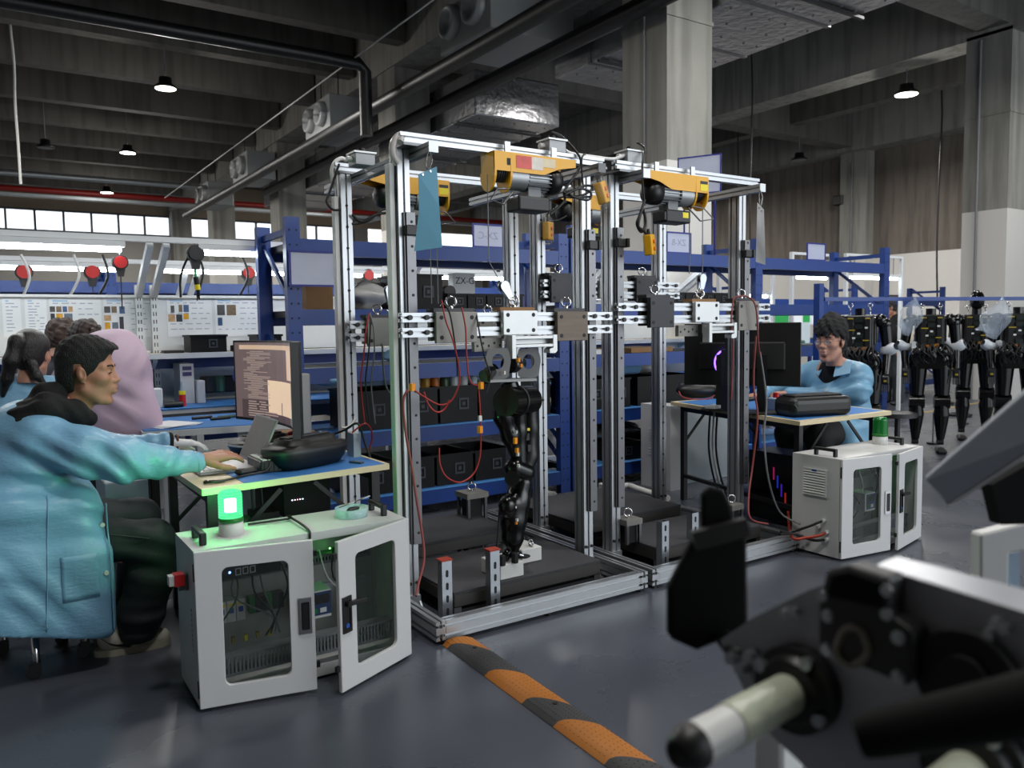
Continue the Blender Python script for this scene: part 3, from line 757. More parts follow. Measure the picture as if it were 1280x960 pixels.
B().torus((2.21, 3.2, .222), .016, .005, (1, 0, 0), 14, 6).ob('shackle', chrome, bk)
def weight(x, y, z0, s, h, label):
    t = thing('counterweight', label, 'weight', (x, y, z0), group='steel counterweights')
    B().box(x-s, x+s, y-s, y+s, z0+h-.03, z0+h).ob('cap', steel_a, t)
    for dx in (-1, 1):
        for dy in (-1, 1): B().box(x+dx*s*.8-.008, x+dx*s*.8+.008, y+dy*s*.8-.008, y+dy*s*.8+.008, z0, z0+h-.0305).ob('corner_post', steel_pl, t)
    B().box(x-s*.6, x+s*.6, y-s*.6, y+s*.6, z0, z0+h-.0305).ob('core', blk_matte, t)
    ring(B(), x, y, z0+h).ob('eye_bolt', chrome, t)
    return t
weight(2.82, 3.17, .136, .055, .13, 'steel counterweight with an eye bolt, by the base of the middle posts')
weight(2.30, 3.92, .0, .07, .35, 'dark steel counterweight with an eye bolt behind the robot shin')
weight(3.55, 3.10, .136, .05, .12, 'steel counterweight with an eye bolt near the right front post')
tag(B().tube([at(775, 609, z=.1), at(786, 607, z=.1), at(800, 612, z=.1), at(835, 623, z=.1)], .022, 8, 4).ob('drain_hose', wht_pl), 'white hose lying on the floor behind the middle posts', 'hose')
tag(B().box(3.66, 3.83, 4.33, 4.43, .10, .15).ob('power_strip', wht_pl, bevel=.005), 'white power strip lying on the rear base beam of the right rig', 'power strip')
# ------------------------------------------------------------------ speed bump across the floor
bump_y = M('bump_orange_rubber', (.66, .40, .12), .6, 0, .12, 14, bump=.1, bscale=90)
bump_k = M('bump_black_rubber', (.22, .22, .225), .7, 0, .15, 14, bump=.1, bscale=90)
t = thing('speed_bump', 'low orange and black rubber speed bump crossing the floor', 'speed bump', (1.53, 2.3, 0))
A0, A1 = V(1.566, 2.80, 0), V(1.512, 1.20, 0)
dv = (A1-A0).normalized(); sv = V(-dv.y, dv.x, 0)*-1
W2 = .068
def bumpseg(l0a, l0b, l1a, l1b, m, lab=None):
    """between end curves that run from side -W2 to +W2"""
    b = B(); nx, ny = 10, 8
    vs = []
    for j in range(ny+1):
        q = j/ny; x = -W2+2*W2*q
        z = .002+.026*(max(0, 1-abs(2*q-1)**2.2))**.7
        sa = l0a+(l0b-l0a)*(.5-.5*math.cos(PI*q)); sb = l1a+(l1b-l1a)*(.5-.5*math.cos(PI*q))
        for i in range(nx+1):
            p = A0+dv*(sa+(sb-sa)*i/nx)-sv*x
            vs.append((p.x, p.y, z))
    b.add(vs, [(j*(nx+1)+i, (j+1)*(nx+1)+i, (j+1)*(nx+1)+i+1, j*(nx+1)+i+1) for j in range(ny) for i in range(nx)], True)
    s = b.ob('segment', m, t)
    st = B()
    for i in range(1, 12):
        for j in range(1, 8):
            q = j/8; x = -W2+2*W2*q; z = .002+.026*(max(0, 1-abs(2*q-1)**2.2))**.7
            sa = l0a+(l0b-l0a)*(.5-.5*math.cos(PI*q)); sb = l1a+(l1b-l1a)*(.5-.5*math.cos(PI*q))
            p = A0+dv*(sa+(sb-sa)*i/12)-sv*x
            st.cyl((p.x, p.y, z-.001), (p.x, p.y, z+.0015), .0028, .002, 5)
    o = st.ob('grip_studs', m, s); o['kind'] = 'stuff'
    return s
L = [(-.01, .02), (.03, .185), (.335, .44), (.595, .725), (.785, .885), (1.05, 1.15), (1.33, 1.43), (1.6, 1.6)]
for i in range(7):
    bumpseg(L[i][0], L[i][1], L[i+1][0], L[i+1][1], bump_y if i % 2 == 0 else bump_k)
for l in (.14, .70): 
    p = A0+dv*l
    B().cyl((p.x, p.y, .024), (p.x, p.y, .0305), .009, n=10).ob('anchor_bolt', hole_m, t)
# ------------------------------------------------------------------ control cabinets
inner = M('cabinet_inner_plate', (.66, .67, .66), .45, .4, .08, 6)
duct_g = M('slotted_duct_grey', (.42, .43, .45), .6)
pane_m = clearpane('tinted_door_glass', (.22, .25, .24), .22, .06)
def led(c, r, col, par, e=12):
    B().ball(c, r, 8, 5).ob('status_light', M('led_%d%d%d' % tuple(int(k*9) for k in col), col, .5, emit=e), par)
def cabinet(x0, y0, W, Dp, Hh, openL, openR, label, lit):
    t = thing('control_cabinet', label, 'cabinet', (x0+W/2, y0+Dp/2, 0), group='white control cabinets')
    x1, y1 = x0+W, y0+Dp; th = .006; zb = .012
    b = B()
    b.box(x0, x0+th, y0, y1, zb, Hh).box(x1-th, x1, y0, y1, zb, Hh).box(x0+th, x1-th, y1-th, y1, zb, Hh).box(x0+th, x1-th, y0, y1-th, zb, zb+th).box(x0+th, x1-th, y0, y1-th, Hh-th, Hh)
    b.box(x0+th, x0+.03, y0, y0+.004, zb+th, Hh-th).box(x1-.03, x1-th, y0, y0+.004, zb+th, Hh-th).box(x0+.03, x1-.03, y0, y0+.004, zb+th, zb+.045).box(x0+.03, x1-.03, y0, y0+.004, Hh-.03, Hh-th)
    b.ob('shell', wht, t)
    for x in (x0+.04, x1-.04):
        for y in (y0+.05, y1-.04): B().cyl((x, y, 0), (x, y, zb), .016, n=8).ob('foot', blk, t)
    dw = W/2-.003
    def door(hx, sg, ang, nm_lab, lever):
        # local u from hinge to free edge, w outward (towards -Y)
        a = math.radians(ang)
        u = V(sg*math.cos(a), -math.sin(a), 0); n_ = V(-sg*math.sin(a)*1.0, -math.cos(a), 0)
        o = V(hx, y0-.002, zb)
        d = B().frame((0, dw, 0, Hh-zb), (dw*.22, dw*.78, (Hh-zb)*.125, (Hh-zb)*.885), .022, o, u, (0, 0, 1), n_*.016)
        dob = d.ob('door', wht, t, bevel=.002)
        P = B(); P.prism([(dw*.20, (Hh-zb)*.11), (dw*.80, (Hh-zb)*.11), (dw*.80, (Hh-zb)*.9), (dw*.20, (Hh-zb)*.9)], o-n_*.003, u, (0, 0, 1), n_*.002)
        P.ob('window_pane', pane_m, dob)
        q = lambda uu, zz, w_: o+u*uu+V(0, 0, zz)+n_*w_
        for zz in (Hh*.12, Hh*.85):
            B().cyl(q(0, zz, .009)-V(0, 0, .03), q(0, zz, .009)+V(0, 0, .03), .005, n=8).ob('hinge', blk, dob)
            B().cbox(q(dw+.006, zz+.02, .003), (.016, .012, .02), math.atan2(u.y, u.x)).ob('latch', blk, dob)
        uc = dw*.915
        hb = B().mat(0).frame((uc-.022, uc+.022, .21, .34), (uc-.014, uc+.014, .225, .325), .004, o+n_*.0162, u, (0, 0, 1), n_*.006)
        hb.ob('handle_surround', chrome if not lever else blk, dob)
        B().prism([(uc-.014, .225), (uc+.014, .225), (uc+.014, .325), (uc-.014, .325)], o+n_*.0163, u, (0, 0, 1), n_*.002).ob('handle_recess', blk, dob)
        if lever:
            B().bar(q(uc, .315, .028), q(uc-.085, .308, .034), .014, .017).cyl(q(uc, .315, .018), q(uc, .315, .036), .011, n=10).ob('handle', blk, dob, bevel=.003)
            B().cyl(q(uc, .235, .0185), q(uc, .235, .0215), .009, n=10).ob('key_cylinder', M('blue_key_cap', (.15, .3, .6)), dob)
        else:
            B().prism([(uc-.010, .235), (uc+.010, .235), (uc+.010, .318), (uc-.010, .318)], o+n_*.0185, u, (0, 0, 1), n_*.003).ob('handle', blk, dob)
        return dob
    door(x0, 1, openL, '', False)
    door(x1, -1, openR, '', True)
    # inside: mounting plate, slotted ducts, rails, devices
    yb = y1-th-.012
    B().box(x0+.02, x1-.02, yb, yb+.006, .05, Hh-.03).ob('mounting_plate', inner, t)
    for (za, zc_) in ((.075, .150), (.36, .40)):
        yd = y0+.09 if za < .1 else yb
        dd = B(); dd.box(x0+.05, x1-.05, yd-.05, yd-.001, za, za+.012).box(x0+.05, x1-.05, yd-.056, yd-.001, zc_-.008, zc_)
        x = x0+.05
        while x < x1-.055:
            dd.box(x, x+.007, yd-.055, yd-.051, za+.012, zc_-.008); x += .0135
        dd.ob('slotted_duct', duct_g, t)
    B().box(x0+.075, x0+.095, yb-.09, yb-.001, .12, Hh-.05).ob('drilled_strip', steel, t)
    rb = B(); z = .14
    while z < Hh-.07:
        rb.cyl((x0+.085, yb-.0901, z), (x0+.085, yb-.0915, z), .004, n=6); z += .05
    rb.ob('strip_hole', hole_m, t)['kind'] = 'stuff'
    B().box(x0+.05, x1-.05, yb-.025, yb-.001, .235, .27).ob('din_rail', zinc, t)
    for k in range(3):
        xx = x0+.115+k*.034
        br = B().box(xx, xx+.031, yb-.085, yb-.026, .215, .295).ob('circuit_breaker', wht_pl, t)
        B().box(xx+.008, xx+.022, yb-.093, yb-.085, .25, .268).ob('toggle', M('breaker_blue', (.12, .30, .70)), br)
        B().box(xx+.004, xx+.027, yb-.0862, yb-.085, .275, .285).ob('type_label', yel_lbl, br)
    for k in range(6):
        xx = x0+.235+k*.022
        B().box(xx, xx+.020, yb-.07, yb-.026, .225, .285).ob('terminal_block', blk if k % 3 else grn, t)
    for k in range(5):
        xx = x0+.12+k*.045
        B().box(xx, xx+.012, yb-.075, yb-.058, .128, .15).ob('wire_marker', yel_lbl if k % 2 == 0 else M('dull_yellow', (.6, .55, .2)), t)
    pc = B().box(x0+.11, x0+.33, yb-.16, yb-.002, Hh-.155, Hh-.105).ob('computer_box', blk, t)
    for k in range(3): B().frame((0, .02, 0, .026), (.003, .017, .003, .023), .001, (x0+.165+k*.026, yb-.1602, Hh-.145), (1, 0, 0), (0, 0, 1), (0, -.002, 0), 1).ob('port', wht_pl, pc)
    led((x0+.145, yb-.162, Hh-.130), .004, (.35, .5, 1), pc)
    dv = B().box(x0+W*.53, x0+W*.53+.10, yb-.17, yb-.06, .19, .295).ob('display_unit', wht_pl, t)
    B().box(x0+W*.53+.012, x0+W*.53+.10, yb-.1715, yb-.17, .20, .29).ob('front_plate', M('display_blue', (.12, .22, .38), .4), dv)
    B().box(x0+W*.53+.03, x0+W*.53+.092, yb-.173, yb-.1716, .245, .28).ob('screen', blk_gl, dv)
    B().box(x0+W*.53+.02, x0+W*.53+.045, yb-.173, yb-.1716, .21, .228).ob('badge', grn, dv)
    B().box(x0+W*.53+.055, x0+W*.53+.08, yb-.173, yb-.1716, .21, .228).ob('badge', wht_pl, dv)
    led((x0+W*.53+.04, yb-.08, Hh-.10), .012, (.2, 1, .35), t)
    led((x0+W*.72, yb-.04, Hh-.14), .003, (.3, 1, .3), t)
    rr = random.Random(int(x0*100))
    cols = [grey, blk, wht_pl, blk, blk, grey, M('dull_green_wire', (.2, .4, .25)), blk]
    for k in range(8):
        xa = x0+.15+rr.random()*(W-.3); xb = xa+rr.uniform(-.12, .12)
        B().tube([(xa, yb-.1, Hh-.12), (xa+rr.uniform(-.05, .05), yb-.14, .33), (xb, yb-.13, .22), (xb+rr.uniform(-.05, .05), yb-.07, .13)], .0035, 5, 4).ob('wire', cols[k], t)
    # lifting handles on the lid
    for xx, yy in ((x0+.045, y0+.05), (x1-.055, y0+.07)):
        hb = B(); hb.box(xx-.012, xx+.012, yy, yy+.018, Hh, Hh+.038).box(xx-.012, xx+.012, yy+.12, yy+.138, Hh, Hh+.038).box(xx-.012, xx+.012, yy, yy+.138, Hh+.028, Hh+.045)
        hb.ob('lid_handle', blk, t, bevel=.005, seg=2)
    return t
cb1 = cabinet(.553, 2.80, .787, .30, .555, 12, 25, 'white control cabinet standing under the lit green lamp, right door wide open', True)
cb2 = cabinet(3.80, 2.575, .775, .30, .555, 7.5, 12, 'white control cabinet with louvred side, beside the unlit green lamp', False)
# outside fittings
fx = .553
B().box(fx-.012, fx-.0005, 2.90, 2.93, .395, .45).cyl((fx-.012, 2.915, .405), (fx-.03, 2.915, .405), .012, n=10).ob('switch_bracket', steel_pl, cb1)
B().box(fx-.045, fx-.0125, 2.895, 2.94, .415, .455).ob('power_plug', red, cb1)
B().box(fx-.062, fx-.0455, 2.90, 2.935, .418, .452).ob('plug_face', wht_pl, cb1)
lv = B()
for k in range(9): lv.cyl((fx-.001, 2.865, .19+k*.018), (fx-.004, 2.865, .19+k*.018), .006, n=8)
lv.ob('vent_dimple', wht, cb1)['kind'] = 'stuff'
vx = 3.80
vf = B().frame((0, .15, 0, .15), (.008, .142, .008, .142), .004, (vx-.001, 2.80, .335), (0, -1, 0), (0, 0, 1), (-.010, 0, 0)).ob('vent_frame', wht_pl, cb2)
for k in range(9):
    B().bar((vx-.006, 2.792, .351+k*.0145), (vx-.006, 2.658, .351+k*.0145), .012, .009, (.5, 0, 1)).ob('louvre', wht_pl, vf)
B().box(vx-.013, vx-.011, 2.71, 2.74, .472, .480).ob('badge', M('blue_badge', (.1, .2, .6)), vf)
for (gy, gz) in ((2.665, .205), (2.70, .165), (2.645, .145), (2.645, .105)):
    B().cyl((vx, gy, gz), (vx-.022, gy, gz), .012, n=10).ob('cable_gland', wht_pl, cb2)
def lamp(x, y, z, lit, label):
    t = thing('beacon_lamp', label, 'beacon', (x, y, z), group='green beacon lamps')
    B().lathe([(0, 0), (.043, 0), (.043, .042), (.041, .050), (0, .050)], (x, y, z), n=28).ob('base', wht_pl, t)
    B().lathe([(.0, .050), (.044, .050), (.0445, .062), (.041, .066)], (x, y, z), n=28).ob('collar', M('beacon_green_collar', (.08, .45, .15), .4), t)
    prf = [(.042, .066)]
    for k in range(9): prf += [(.0425, .068+k*.0095), (.0405, .073+k*.0095)]
    prf += [(.038, .157), (.028, .163), (0, .166)]
    if lit:
        m = bpy.data.materials.new('lit_green_dome'); m.use_nodes = True; nt = m.node_tree; N = nt.nodes; K = nt.links
        em = N.new('ShaderNodeEmission'); em.inputs[0].default_value = (.10, .80, .33, 1); em.inputs[1].default_value = 1.3
        tr = N.new('ShaderNodeBsdfTransparent'); tr.inputs[0].default_value = (.5, 1, .6, 1)
        mx = N.new('ShaderNodeMixShader'); wv = N.new('ShaderNodeTexWave'); wv.bands_direction = 'Z'; wv.inputs['Scale'].default_value = 30
        tc = N.new('ShaderNodeTexCoord'); K.new(tc.outputs['Object'], wv.inputs[0])
        mr = N.new('ShaderNodeMapRange'); mr.inputs[3].default_value = .45; mr.inputs[4].default_value = .75
        K.new(wv.outputs['Fac'], mr.inputs[0]); K.new(mr.outputs[0], mx.inputs[0]); K.new(tr.outputs[0], mx.inputs[1]); K.new(em.outputs[0], mx.inputs[2]); K.new(mx.outputs[0], N['Material Output'].inputs[0])
        B().lathe(prf, (x, y, z), n=28).ob('dome', m, t)
        B().cyl((x, y, z+.085), (x, y, z+.13), .021, n=16).ob('bulb', M('lit_bulb', (.75, 1, .82), .5, emit=14), t)
        l = bpy.data.lights.new('beacon_glow', 'POINT'); l.energy = 6; l.color = (.05, 1, .28); l.shadow_soft_size = .02
        o = bpy.data.objects.new('beacon_glow', l); COL.objects.link(o); o.parent = t; o.location = (0, 0, .147)
    else:
        B().lathe(prf, (x, y, z), n=28).ob('dome', M('green_lamp_dome', (.07, .42, .16), .15, 0, .05), t)
        B().cyl((x, y, z+.066), (x, y, z+.13), .015, n=12).ob('bulb', wht_pl, t)
    return t
lamp(.717, 2.95, .555, True, 'lit green beacon lamp glowing on the left white cabinet')
lp = at(1100, 555, z=.555)
lamp(lp.x, lp.y, .555, False, 'unlit dark green beacon lamp on the right white cabinet')
# bowl of tools on the cabinet
t = thing('plastic_bowl', 'clear plastic tub holding small tools on the left cabinet lid', 'bowl', (1.18, 2.95, .555))
B().lathe([(0, .002), (.060, .002), (.064, .036), (.066, .036), (.062, 0), (0, 0)], (1.18, 2.95, .5552), n=28).ob('tub', clearpane('clear_tub', (.75, .9, .9), .45, .1), t)
tag(B().bar((1.13, 2.96, .595), (1.27, 2.98, .62), .008, .003).ob('tweezers', chrome), 'steel tweezers sticking out of the clear tub', 'tweezers')
tag(B().tube([(1.15, 2.93, .562), (1.17, 2.95, .585), (1.20, 2.93, .59), (1.16, 2.92, .588)], .006, 6, 4).ob('cutters', blk), 'small black cutters lying in the clear tub', 'tool')
cord([(.80, 3.04, .562), (.95, 3.02, .566), at(360, 645, z=.57), at(383, 660, z=.565), (.955, 2.795, .54), (.95, 2.83, .46), (.93, 2.9, .33)], .005, blk, 'black cable running over the left cabinet lid into its open doors')
cord([at(985, 640, z=.12), (3.70, 2.80, .10), (3.72, 2.72, .11), (3.765, 2.66, .13), (3.785, 2.645, .145)], .0085, M('orange_red_cable', (.62, .20, .12)), 'orange red cable entering the side of the right cabinet')
cord([(3.60, 2.80, .13), (3.70, 2.79, .12), (3.75, 2.70, .095), (3.785, 2.645, .105)], .008, blk, 'black cable entering the lowest gland of the right cabinet')
cord([(3.62, 2.81, .14), (3.70, 2.80, .13), (3.74, 2.72, .17), (3.785, 2.665, .205)], .008, blk, 'black cable entering the highest gland of the right cabinet')
cord([at(945, 420, Y=3.05), at(942, 480, Y=3.06), at(947, 520, Y=3.03), at(941, 580, Y=3.05), at(936, 620, Y=3.0), at(938, 648, Y=2.95), at(960, 655, Y=2.9)], .006, M('pink_red_wire', (.50, .22, .20)), 'pinkish red cable falling along the right front post')
cord([at(950, 440, Y=3.03), at(958, 500, Y=3.03), at(955, 545, Y=3.03), at(961, 600, Y=3.0), at(975, 640, Y=2.95), at(1000, 655, Y=2.8)], .006, grey, 'grey cable falling from the right front post to the cabinet')
cord([at(917, 374, Y=3.02), at(920, 371, Y=3.02), at(935, 371, Y=3.02), at(945, 385, Y=3.0), at(948, 430, Y=3.0), at(950, 445, Y=3.02)], .005, M('pink_red_wire'), 'pinkish cable looped over the steel plate of the right carriage')
cord([at(917, 374, Y=3.02), at(914, 400, Y=3.01), at(916, 440, Y=3.02), at(914, 500, Y=3.03)], .005, M('pink_red_wire'), 'pinkish cable hanging left of the steel plate on the right rig')
# ------------------------------------------------------------------ desks
def desk(A, Bp, C, Dq, z, label, mat_poly, legs):
    t = thing('work_desk', label, 'desk', ((A[0]+C[0])/2, (A[1]+C[1])/2, 0), group='folding work desks')
    P = [A, Bp, C, Dq]
    B().prism(P, (0, 0, z-.025), (1, 0, 0), (0, 1, 0), (0, 0, .025)).ob('tabletop', wood, t, bevel=.002)
    B().prism(mat_poly, (0, 0, z), (1, 0, 0), (0, 1, 0), (0, 0, .002)).ob('desk_mat', blue_mat, t)
    for (p, q) in legs:
        for r_, s_ in ((p, q), (q, p)):
            rr = V(*r_); ss = V(*s_); dd = (ss-rr).normalized()
            B().box(rr.x-.018, rr.x+.018, rr.y-.018, rr.y+.018, 0, z-.026).ob('leg', blk, t)
        B().bar((*p, z-.05), (*q, z-.05), .03, .03).ob('rail', blk, t)
        B().bar((*p, .18), (*q, .18), .025, .025).ob('rail', blk, t)
    for k, (p, q) in enumerate(legs):
        sg = 1 if k == 0 else -1
        for e in (p, q):
            B().bar((e[0], e[1], z-.30), (e[0]+sg*.27, e[1], z-.045), .018, .010, (0, 1, 0)).ob('brace', blk, t)
    return t
desk((.656, 3.119), (1.462, 3.20), (1.45, 4.05), (.645, 4.0), .70, 'pale folding desk with blue mat behind the lit green lamp',
     [(.82, 3.14), (1.44, 3.205), (1.43, 4.03), (.80, 4.0)], [((.70, 3.17), (.70, 3.93)), ((1.40, 3.23), (1.40, 3.97))])
d2z = .72
desk((3.905, 2.908), (4.79, 2.885), (5.085, 4.2), (4.2, 4.247), d2z, 'pale folding desk with blue mat in front of the man with glasses',
     [(3.945, 2.95), (4.76, 2.925), (5.04, 4.15), (4.22, 4.19)], [((3.99, 2.98), (4.24, 4.15)), ((4.72, 2.965), (4.98, 4.11))])
ZD = .702
# curved monitor
def arcpt(c, u, w, R_, s_, zz, off=0):
    """point at arc length s_ along a concave screen centred at c, chord direction u, normal w (towards the viewer)"""
    a = s_/R_
    return c + u*(R_*math.sin(a)) + w*(R_-R_*math.cos(a)+off) + V(0, 0, zz)
def curved_panel(b, c, u, w, R_, s0, s1, z0, z1, o0, o1, n=10):
    vs = []
    for i in range(n+1):
        s_ = s0+(s1-s0)*i/n
        for zz, of in ((z0, o0), (z1, o0), (z1, o1), (z0, o1)): vs.append(arcpt(c, u, w, R_, s_, zz, of))
    fs = [(i*4+k, i*4+(k+1) % 4, i*4+4+(k+1) % 4, i*4+4+k) for i in range(n) for k in range(4)] + [(0, 1, 2, 3)[::-1], (n*4, n*4+1, n*4+2, n*4+3)]
    return b.add(vs, fs, False)
pR = at(396, 480, X=1.17); pL = at(317, 460, X=1.19)
cM = V((pR.x+pL.x)/2+.01, (pR.y+pL.y)/2, 1.035); u = V(pR.x-pL.x, pR.y-pL.y, 0); Wm = u.length; u.normalize(); wn = V(u.y, -u.x, 0)
if wn.x > 0: wn = -wn
hw = Wm/2
t = thing('curved_monitor', 'curved monitor on the left desk showing brown code windows', 'monitor', (cM.x, cM.y, ZD))
RM = 1.1
body = curved_panel(B(), cM, u, wn, RM, -hw, hw, -.205, .205, -.035, 0).ob('casing', blk, t)
def scr(c, e): return M('screen_%d_%d_%d' % tuple(int(x*99) for x in c), c, .4, 0, .02, emit=e)
curved_panel(B(), cM, u, wn, RM, -hw+.012, hw-.012, -.19, .195, .0005, .0015).ob('screen', scr((.42, .35, .35), .55), body)
def win(s0, s1, z0, z1, c, lvl=1, e=.55): return curved_panel(B(), cM, u, wn, RM, s0*2*hw-hw, s1*2*hw-hw, -.2+.4*z0, -.2+.4*z1, .0016+.0008*lvl, .0022+.0008*lvl, 6).ob('screen_window', scr(c, e), body)
win(.05, .96, .90, .955, (.80, .68, .58))
win(.56, .72, .55, .90, (.86, .73, .65), 1)
win(.30, .64, .11, .52, (.92, .80, .68), 2)
win(.76, .84, .30, .90, (.30, .27, .28), 1)
win(.64, .84, .02, .22, (.28, .50, .55), 1)
win(.06, .60, .02, .26, (.30, .24, .25), 1)
win(.86, .95, .15, .90, (.62, .52, .50), 1)
lb = B(); rr = random.Random(5)
for k in range(34):
    z_ = .87-k*.0185
    if z_ < .27: break
    s_ = .08+.03*rr.randint(0, 2)
    curved_panel(lb, cM, u, wn, RM, s_*2*hw-hw, (s_+rr.uniform(.08, .26))*2*hw-hw, -.2+.4*z_, -.2+.4*(z_+.008), .003, .0034, 2)
for k in range(7):
    z_ = .23-k*.03
    curved_panel(lb, cM, u, wn, RM, .1*2*hw-hw, (.32+rr.uniform(-.06, .1))*2*hw-hw, -.2+.4*z_, -.2+.4*(z_+.014), .003, .0034, 2)
o = lb.ob('text_lines', scr((.66, .58, .54), .55), body); o['kind'] = 'stuff'
B().box(cM.x+.06, cM.x+.12, cM.y-.03, cM.y+.03, ZD+.012, 1.08).ob('stand_column', M('silver_plastic', (.62, .62, .62), .4, .3), t, bevel=.006)
B().box(cM.x-.02, cM.x+.2, cM.y-.13, cM.y+.13, ZD, ZD+.012).ob('stand_foot', M('silver_plastic'), t, bevel=.004)
# laptop with tilted screen
t = thing('laptop', 'open silver laptop in front of the seated man at left', 'laptop', (.93, 3.55, ZD))
LT = Matrix.Translation((0, 0, 0))
lc = at(262, 561, z=ZD+.015)
B().box(.71, .955, 3.40, 3.73, ZD, ZD+.014).ob('base', M('silver_laptop', (.66, .66, .67), .4, .4), t, bevel=.003)
kb = B()
for i in range(5):
    for j in range(13): kb.box(.735+i*.026, .757+i*.026, 3.42+j*.0228, 3.439+j*.0228, ZD+.014, ZD+.017)
kb.ob('key', wht_pl, t)['kind'] = 'stuff'
uu = V(math.sin(.42), 0, math.cos(.42))
B().prism([(3.405, 0), (3.725, 0), (3.725, .21), (3.405, .21)], (.952, 0, ZD+.014), (0, 1, 0), uu, (.006, 0, -.003)).ob('lid', M('silver_laptop'), t)
B().prism([(3.415, .012), (3.715, .012), (3.715, .203), (3.415, .203)], (.9515, 0, ZD+.0142), (0, 1, 0), uu, (-.0008, 0, .0004)).ob('screen', M('grey_screen_film', (.52, .49, .47), .35), t)
# thick rugged keyboard box
t = thing('keyboard_box', 'black ribbed box with a white keyboard on top beside the laptop', 'keyboard', (1.02, 3.45, ZD))
B().box(.93, 1.07, 3.30, 3.50, ZD, ZD+.050).ob('case', blk, t, bevel=.004)
kb = B()
for i in range(5):
    for j in range(9): kb.box(.94+i*.025, .96+i*.025, 3.308+j*.021, 3.325+j*.021, ZD+.050, ZD+.054)
kb.ob('key', wht_pl, t)['kind'] = 'stuff'
for k in range(6): B().box(.945+k*.02, .957+k*.02, 3.296, 3.2995, ZD+.006, ZD+.044).ob('rib', blk, t)
# robot shells
def shell(cx, cy, L_, Wd, Hh, rz, label, rimz=.75, trim_=None, z=ZD):
    t = thing('robot_shell', label, 'robot part', (cx, cy, z), rz, 'black plastic robot shells')
    b = B(); n = 28
    def ringv(k, zz):
        out = []
        for i in range(n):
            a = 2*PI*i/n; ca, sa = math.cos(a), math.sin(a)
            e = .62
            out.append((L_/2*k*math.copysign(abs(ca)**e, ca), Wd/2*k*math.copysign(abs(sa)**e, sa), zz))
        return out
    lay = [(.55, 0), (.80, .004), (.93, .25*Hh), (1, .55*Hh), (1, .70*Hh), (.97, .76*Hh), (.80, .80*Hh), (.74, .86*Hh), (.70, Hh), (.60, Hh+.004), (0.01, Hh+.004)]
    vs = [p for k, zz in lay for p in ringv(k, zz)]
    b.add(vs, [(j*n+i, j*n+(i+1) % n, (j+1)*n+(i+1) % n, (j+1)*n+i) for j in range(len(lay)-1) for i in range(n)], True)
    b.add(ringv(.55, 0), [tuple(range(n))[::-1]])
    b.ob('body', blk, t)
    vs = [p for k, zz in ((1.004, .56*Hh), (1.012, .58*Hh), (1.012, .66*Hh), (1.004, .68*Hh)) for p in ringv(k, zz)]
    B().add(vs, [(j*n+i, j*n+(i+1) % n, (j+1)*n+(i+1) % n, (j+1)*n+i) for j in range(3) for i in range(n)], True).ob('rim', trim_ or dkgrey, t)
    b = B().box(-.30*L_, .30*L_, -.13*Wd, .13*Wd, Hh+.004, Hh+.010); b.ob('lid_strip', dkgrey, t, bevel=.002)
    for sx in (-.22, .22): B().cyl((sx*L_, 0, Hh+.010), (sx*L_, 0, Hh+.013), .006, n=8).ob('screw', zinc, t)
    return t
sc_ = at(388, 575, z=ZD+.03)
shell(sc_.x, sc_.y+.06, .40, .22, .125, .42, 'large black boat shaped robot shell at the front of the left desk')
shell(1.10, 3.86, .32, .20, .085, .35, 'black robot shell with a pale rim behind the laptop', trim_=wht_pl)
# emergency stop box, wires
e = at(361, 548, z=ZD)
t = thing('emergency_stop', 'yellow emergency stop box with red button below the curved monitor', 'switch', (1.17, 3.62, ZD))
B().box(1.13, 1.21, 3.585, 3.655, ZD, ZD+.055).ob('base', blk, t, bevel=.004)
B().box(1.132, 1.208, 3.587, 3.653, ZD+.055, ZD+.083).ob('cover', M('safety_yellow', (.85, .62, .08), .45), t, bevel=.005)
B().lathe([(.012, .083), (.012, .10), (.02, .105), (.022, .118), (.016, .124), (0, .125)], (1.17, 3.62, ZD), n=16).ob('button', red, t)
tag(B().box(1.20, 1.34, 3.87, 3.99, ZD, ZD+.07).ob('box', wht_pl, bevel=.005), 'white box behind the emergency stop on the left desk', 'box')
tag(B().box(1.18, 1.36, 3.85, 4.0, ZD+.0705, ZD+.085).ob('wood_board', ply), 'piece of brown board on the white box on the left desk', 'board')
tag(B().box(1.395, 1.43, 3.44, 3.52, ZD, ZD+.11).ob('adapter', M('pale_grey_box', (.70, .74, .76))), 'pale grey adapter standing at the right end of the left desk', 'adapter')
cord([(1.28, 3.50, .80), (1.36, 3.46, .83), (1.41, 3.42, .86), (1.43, 3.40, .78), (1.44, 3.36, .71)], .006, blk, 'black cable arching over the right end of the left desk')
cord([(1.35, 3.47, .84), (1.40, 3.50, .84), (1.44, 3.52, .87)], .006, wht_pl, 'white cable end sticking up over the left desk')
cord([(1.38, 3.42, .82), (1.44, 3.40, .86), (1.48, 3.42, .80), (1.47, 3.45, .72)], .004, red_w, 'red wire loop at the right end of the left desk')
cord([(.71, 3.24, ZD+.004), (.76, 3.21, ZD+.006), (.86, 3.27, ZD+.006), (.94, 3.29, ZD+.01), (.97, 3.30, ZD+.03)], .005, blk, 'black cable with loop lying on the front corner of the left desk')
cord([(.70, 3.24, ZD+.005), (.69, 3.215, ZD+.006), (.72, 3.20, ZD+.006), (.76, 3.205, ZD+.006)], .006, blk, 'black loop end of the cable on the left desk corner')
cord([(.80, 3.62, ZD+.02), (.83, 3.68, .76), (.86, 3.66, .75), (.84, 3.6, .73), (.9, 3.66, .74)], .005, blk, 'black cable curled beside the laptop keyboard')
